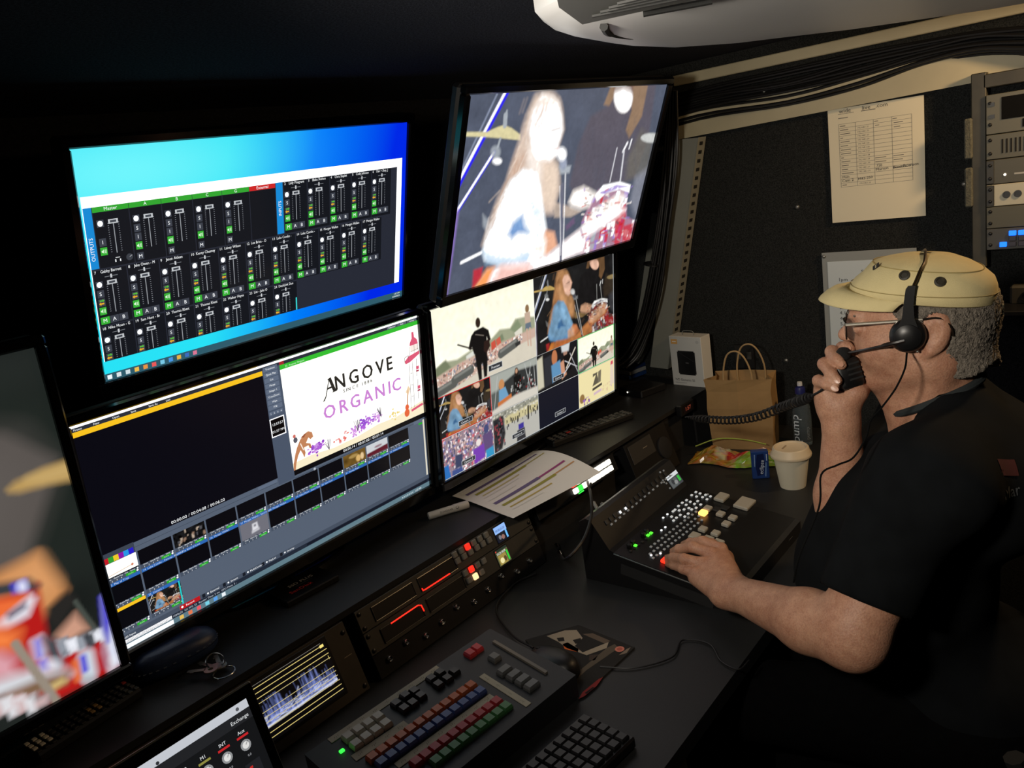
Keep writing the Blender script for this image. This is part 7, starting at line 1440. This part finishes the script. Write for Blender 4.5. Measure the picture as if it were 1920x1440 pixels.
box('temple_pad', (.010, -.094, .045), (.030, .008, .020), HS, hs, bev=.003); hs.children[-1].matrix_basis = Matrix.Identity(4)
for ch in hs.children:
    if ch.name.startswith('temple_pad'): ch.matrix_parent_inverse = wmat(hs).inverted(); ch.matrix_basis = HM
MICP = hl(.1085, .044, -.022)
MB().tube(curve_pts([hl(.020, .098, .010), hl(.042, .094, .004), hl(.075, .074, -.008), hl(.104, .048, -.019)], 6), [.0036] * 8 + [.0022] * 11, 8).build('boom', mat('boom_dark', (30, 24, 22), .3), hs, True, True)
MB().lathe([(.0003, -.012), (.006, -.0105), (.0105, -.005), (.0115, 0), (.0105, .005), (.006, .0105), (.0003, .012)], 22, Matrix.Translation(MICP)).build('microphone_foam', MATS['foam_black'], hs, True, True)
MB().tube(curve_pts([hl(.018, .094, -.010), PD(1697, 690, 1.15), PD(1683, 722, 1.15), PD(1668, 745, 1.155), PD(1650, 768, 1.16), PD(1632, 790, 1.155), PD(1624, 820, 1.14), PD(1600, 858, 1.13), PD(1570, 872, 1.12), PD(1540, 890, 1.12), PD(1536, 950, 1.115), PD(1500, 1040, 1.11), PD(1488, 1092, 1.13)], 7), .0014, 7).build('lead', mat('lead_matt', (10, 10, 10), .9, spec=.1), hs, True, True)
# ---- glasses
gs = thing('glasses', 'thin framed glasses with silver temples on the man\'s nose', 'glasses', Matrix.Translation(hl(.104, 0, .012)))
GF = mat('glasses_dark', (44, 36, 30), .25, .5); GS = mat('glasses_silver', (226, 220, 206), .3, .9)
for s in (1, -1):
    pts = [hl(.107 - .006 * abs(.034 + dx) / .06, s * (.034 + dx), .018 + dy) for dx, dy in ((-.021, .012), (.0, .0145), (.022, .013), (.025, .002), (.020, -.013), (0, -.017), (-.018, -.014), (-.023, 0))]
    MB().tube(pts + pts[:1], .0012, 6, False).build('rim', GF, gs, True, True)
    MB().add(pts + [p + FW * .0008 for p in pts], [tuple(range(8)), tuple(range(15, 7, -1))]).build('lens', mat('lens_glass', (230, 235, 235), .03, trans=1.0, spec=.5), gs, False, True)
    MB().tube([hl(.103, s * .058, .029), hl(.100, s * .068, .031), hl(.040, s * .076, .034), hl(-.004, s * .0795, .036)], [.0016, .0028, .0026, .0018], 8).build('temple', GS, gs, True, True)
    MB().tube(curve_pts([hl(-.004, s * .0795, .036), hl(-.026, s * .080, .036), hl(-.040, s * .078, .022), hl(-.043, s * .075, .008)], 4), .0018, 7).build('temple_tip', GF, gs, True, True)
MB().tube([hl(.107, .012, .024), hl(.109, 0, .026), hl(.107, -.012, .024)], .0013, 7).build('bridge', GF, gs, True, True)
tag(MB().lathe([(.0003, -.0022), (.002, -.001), (.0023, 0), (.002, .001), (.0003, .0022)], 12, Matrix.Translation(hl(.004, .083, -.011))).build('earring', SCREW, smooth=True), 'small round stud earring in the man\'s ear', 'earring')
rgp = fr[2][0].lerp(fr[2][1], .72); dr = (fr[2][1] - fr[2][0]).normalized()
tag(MB().lathe([(.0112, -.0022), (.0122, -.0018), (.0122, .0018), (.0112, .0022)], 24, frame(rgp, dr.orthogonal(), dr.cross(dr.orthogonal())), False).build('finger_ring', mat('gold', (206, 160, 80), .25, 1.0), smooth=True), 'gold ring on the finger of the hand holding the microphone', 'ring')
# ---- hand microphone with coiled lead
mcx = (Rp(770, 450, 1.27) - Rp(545, 520, 1.27)).normalized(); mcy = (Rp(560, 520, 1.27) - Rp(590, 790, 1.27)).normalized(); mo = Rp(640, 590, 1.278)
hm_ = thing('hand_microphone', 'black fist microphone held in the man\'s raised hand', 'microphone', frame(mo, mcx, mcy))
MB().loft([[Vector((x * .019 * a, z * .024 * a + .0 * y_, y_)) for x, z in ((-1, -.8), (-.8, -1), (.8, -1), (1, -.8), (1, .8), (.8, 1), (-.8, 1), (-1, .8))] for y_, a in ((-.018, .75), (-.015, .95), (-.010, 1), (.010, 1), (.015, .95), (.018, .75))]).build('body', BLKP, hm_, 40)
for i in range(4): box('grille_slot', (.006, .014 - .008 * i, .0183), (.022, .003, .001), BLKR, hm_)
box('talk_button', (-.020, .004, 0), (.006, .022, .014), BLKR, hm_, bev=.002); MB().tube([Vector((-.010, -.020, 0)), Vector((-.026, -.034, 0)), Vector((-.034, -.040, -.001))], [.005, .0045, .003], 10).build('strain_relief', BLKR, hm_, True)
ca, cbp = PD(1546, 727, 1.27), PD(1310, 786, 1.86)
path = curve_pts([PD(1548, 726, 1.27), PD(1530, 738, 1.29), PD(1504, 750, 1.33), PD(1470, 762, 1.42), PD(1420, 781, 1.55), PD(1370, 788, 1.68), PD(1322, 786, 1.80), PD(1285, 782, 1.88)], 14); pts = []; nt2 = 46; Lc = len(path)
for i in range(nt2 * 10):
    t = i / (nt2 * 10 - 1) * (Lc - 1); j = min(int(t), Lc - 2); p = path[j].lerp(path[j + 1], t - j); tg = (path[j + 1] - path[j]).normalized(); e1 = tg.cross(UPV).normalized(); e2 = e1.cross(tg); rr_ = .0075 * min(1, max(0, (i / (nt2 * 10) - .17) * 14)) * min(1, max(0, (1 - i / (nt2 * 10)) * 9)); a = i * 6.2832 / 10; pts.append(p + (e1 * math.cos(a) + e2 * math.sin(a)) * rr_)
tag(MB().tube(pts, .0020, 6).build('coiled_lead', mat('coil_black', (22, 22, 23), .65, spec=.3), smooth=True), 'black coiled lead stretching from the hand microphone across the paper bag', 'cable')
# ---- print on the sleeve
bsh = bvh_of(shirt)
def decal(px, py, w, h, ink, name):
    hits = []
    for q in ((px, py), (px + 12, py), (px, py - 12)):
        hh_, nn, _, _ = bsh.ray_cast(CAM, ray(*q).normalized()); hits.append((hh_, nn))
    if any(x[0] is None for x in hits): return
    p, nn = hits[0]; xx = (hits[1][0] - p).normalized()
    if nn.dot(CAM - p) < 0: nn = -nn
    M = frame(p + nn * .0025, xx, nn.cross(xx)); me = ink.mesh(name)
    for v in me.vertices:
        wp = M @ v.co; hq, n2, _, dd = bsh.find_nearest(wp)
        if hq is not None: v.co = hq + (wp - hq).normalized() * (.0008 + v.co.z) if (wp - hq).length > 1e-6 else hq
    o = link(name, me, mat_print('print_cloth', .9), per, True); return o
k = Ink(.05, .075, (50, 75)); 
for i in range(5):
    for j in range(3): k.rect(6 + 8 * i, 4 + 8 * j, 14 + 8 * i, 12 + 8 * j, (70, 18, 21))
k.layer = 1; k.text('Mar', 8, 62, 17, (84, 86, 88), 'l', 1.0, -.2)
decal(1893, 905, .05, .075, k, 'sleeve_print')
# ------------------------------------------------------------------ operator's chair
ch = thing('office_chair', 'black office chair the man sits on', 'chair', Matrix.Translation((hl(-.06, 0, 0).x, hl(-.06, 0, 0).y, 0)))
seat_u = -.735; CHM = mat('chair_fabric', (9, 9, 10), 1.0, noise=.3, nscale=120, spec=.05); CHP = mat('chair_plastic', (38, 38, 38), .35)
def hring(cf, sf, sl_, u, p=3.5, n=36, cl=0): return [hl(cf + sf * math.copysign(abs(math.cos(6.2832 * i / n)) ** (2 / p), math.cos(6.2832 * i / n)), cl + sl_ * math.copysign(abs(math.sin(6.2832 * i / n)) ** (2 / p), math.sin(6.2832 * i / n)), u) for i in range(n)]
MB().loft([hring(.02, .21, .22, seat_u - .07), hring(.02, .23, .24, seat_u - .05), hring(.02, .235, .245, seat_u - .02), hring(.02, .215, .225, seat_u), hring(.02, .12, .13, seat_u + .004)]).build('seat', CHM, ch, True, True)
bk = []
for t in range(9):
    v = t / 8; u = -.66 + .36 * v; hw = .215 * (1 - .25 * v ** 3) * (.8 + .2 * min(1, v * 4)); bk.append([hl(-.215 - .05 * v + .03 * (abs(i - 4) / 4) ** 2 + d, hw * (i - 4) / 4, u) for d in (0,) for i in range(9)] + [hl(-.215 - .05 * v + .03 * (abs(i - 4) / 4) ** 2 - .035, hw * (i - 4) / 4 * .97, u) for i in range(8, -1, -1)])
MB().loft(bk).build('backrest', CHM, ch, True, True)
rim = [r[8] for r in bk] + [bk[-1][i] for i in range(7, 0, -1)] + [r[0] for r in bk[::-1]]
MB().tube(rim, .010, 8).build('back_rim', CHP, ch, True, True)
MB().tube([hl(-.17, 0, seat_u - .06), hl(-.26, 0, seat_u - .03), hl(-.27, 0, -.5)], .02, 8).build('back_bracket', CHP, ch, True, True)
MB().lathe([(.028, .09), (.028, .30), (.018, .30), (.018, Hc.z + seat_u - .07)], 18, Matrix.Translation((hl(.02, 0, 0).x, hl(.02, 0, 0).y, 0))).build('gas_lift', CHP, ch, True, True)
c0 = hl(.02, 0, 0)
for i in range(5):
    a = 6.2832 * i / 5 + .3; e_ = Vector((c0.x + .27 * math.cos(a), c0.y + .27 * math.sin(a), .07)); MB().tube([Vector((c0.x, c0.y, .10)), e_], [.024, .016], 10).build('base_leg', CHP, ch, True, True)
    MB().lathe([(.001, -.011), (.026, -.011), (.029, -.006), (.029, .006), (.026, .011), (.001, .011)], 20, Matrix.Translation((e_.x, e_.y, .029)) @ Matrix.Rotation(a, 4, 'Z') @ Matrix.Rotation(math.pi / 2, 4, 'X')).build('castor', BLKR, ch, True, True)
for s in (1,):
    MB().tube(curve_pts([hl(-.10, s * .26, seat_u - .03), hl(-.12, s * .29, -.60), hl(-.10, s * .295, -.525)], 5), .014, 8).build('arm_support', CHP, ch, True, True)
# ------------------------------------------------------------------ blue LED dot behind the operator, its glow imitated by an emissive tube
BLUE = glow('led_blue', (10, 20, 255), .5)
ls = thing('led_and_glow', 'blue light strip trailing down behind the man\'s neck', 'blue glow', PD(1850, 740, 1.9))
MB().tube([PD(1823, 700, 1.9), PD(1828, 714, 1.9)], .005, 8).build('lamp', glow('led_dot', (40, 60, 255), 2.5), ls, True, True); MB().tube([PD(1828, 714, 1.9), PD(1856, 742, 1.9), PD(1885, 800, 1.88), PD(1915, 870, 1.86)], [.004, .008, .014, .016], 8).build('glow_part', mat('blue_glow_tube', (10, 14, 60), .5, emit=.10, ergb=(10, 20, 255)), ls, True, True)  # dot is the LED; tapered tube imitates blue light on the surface behind
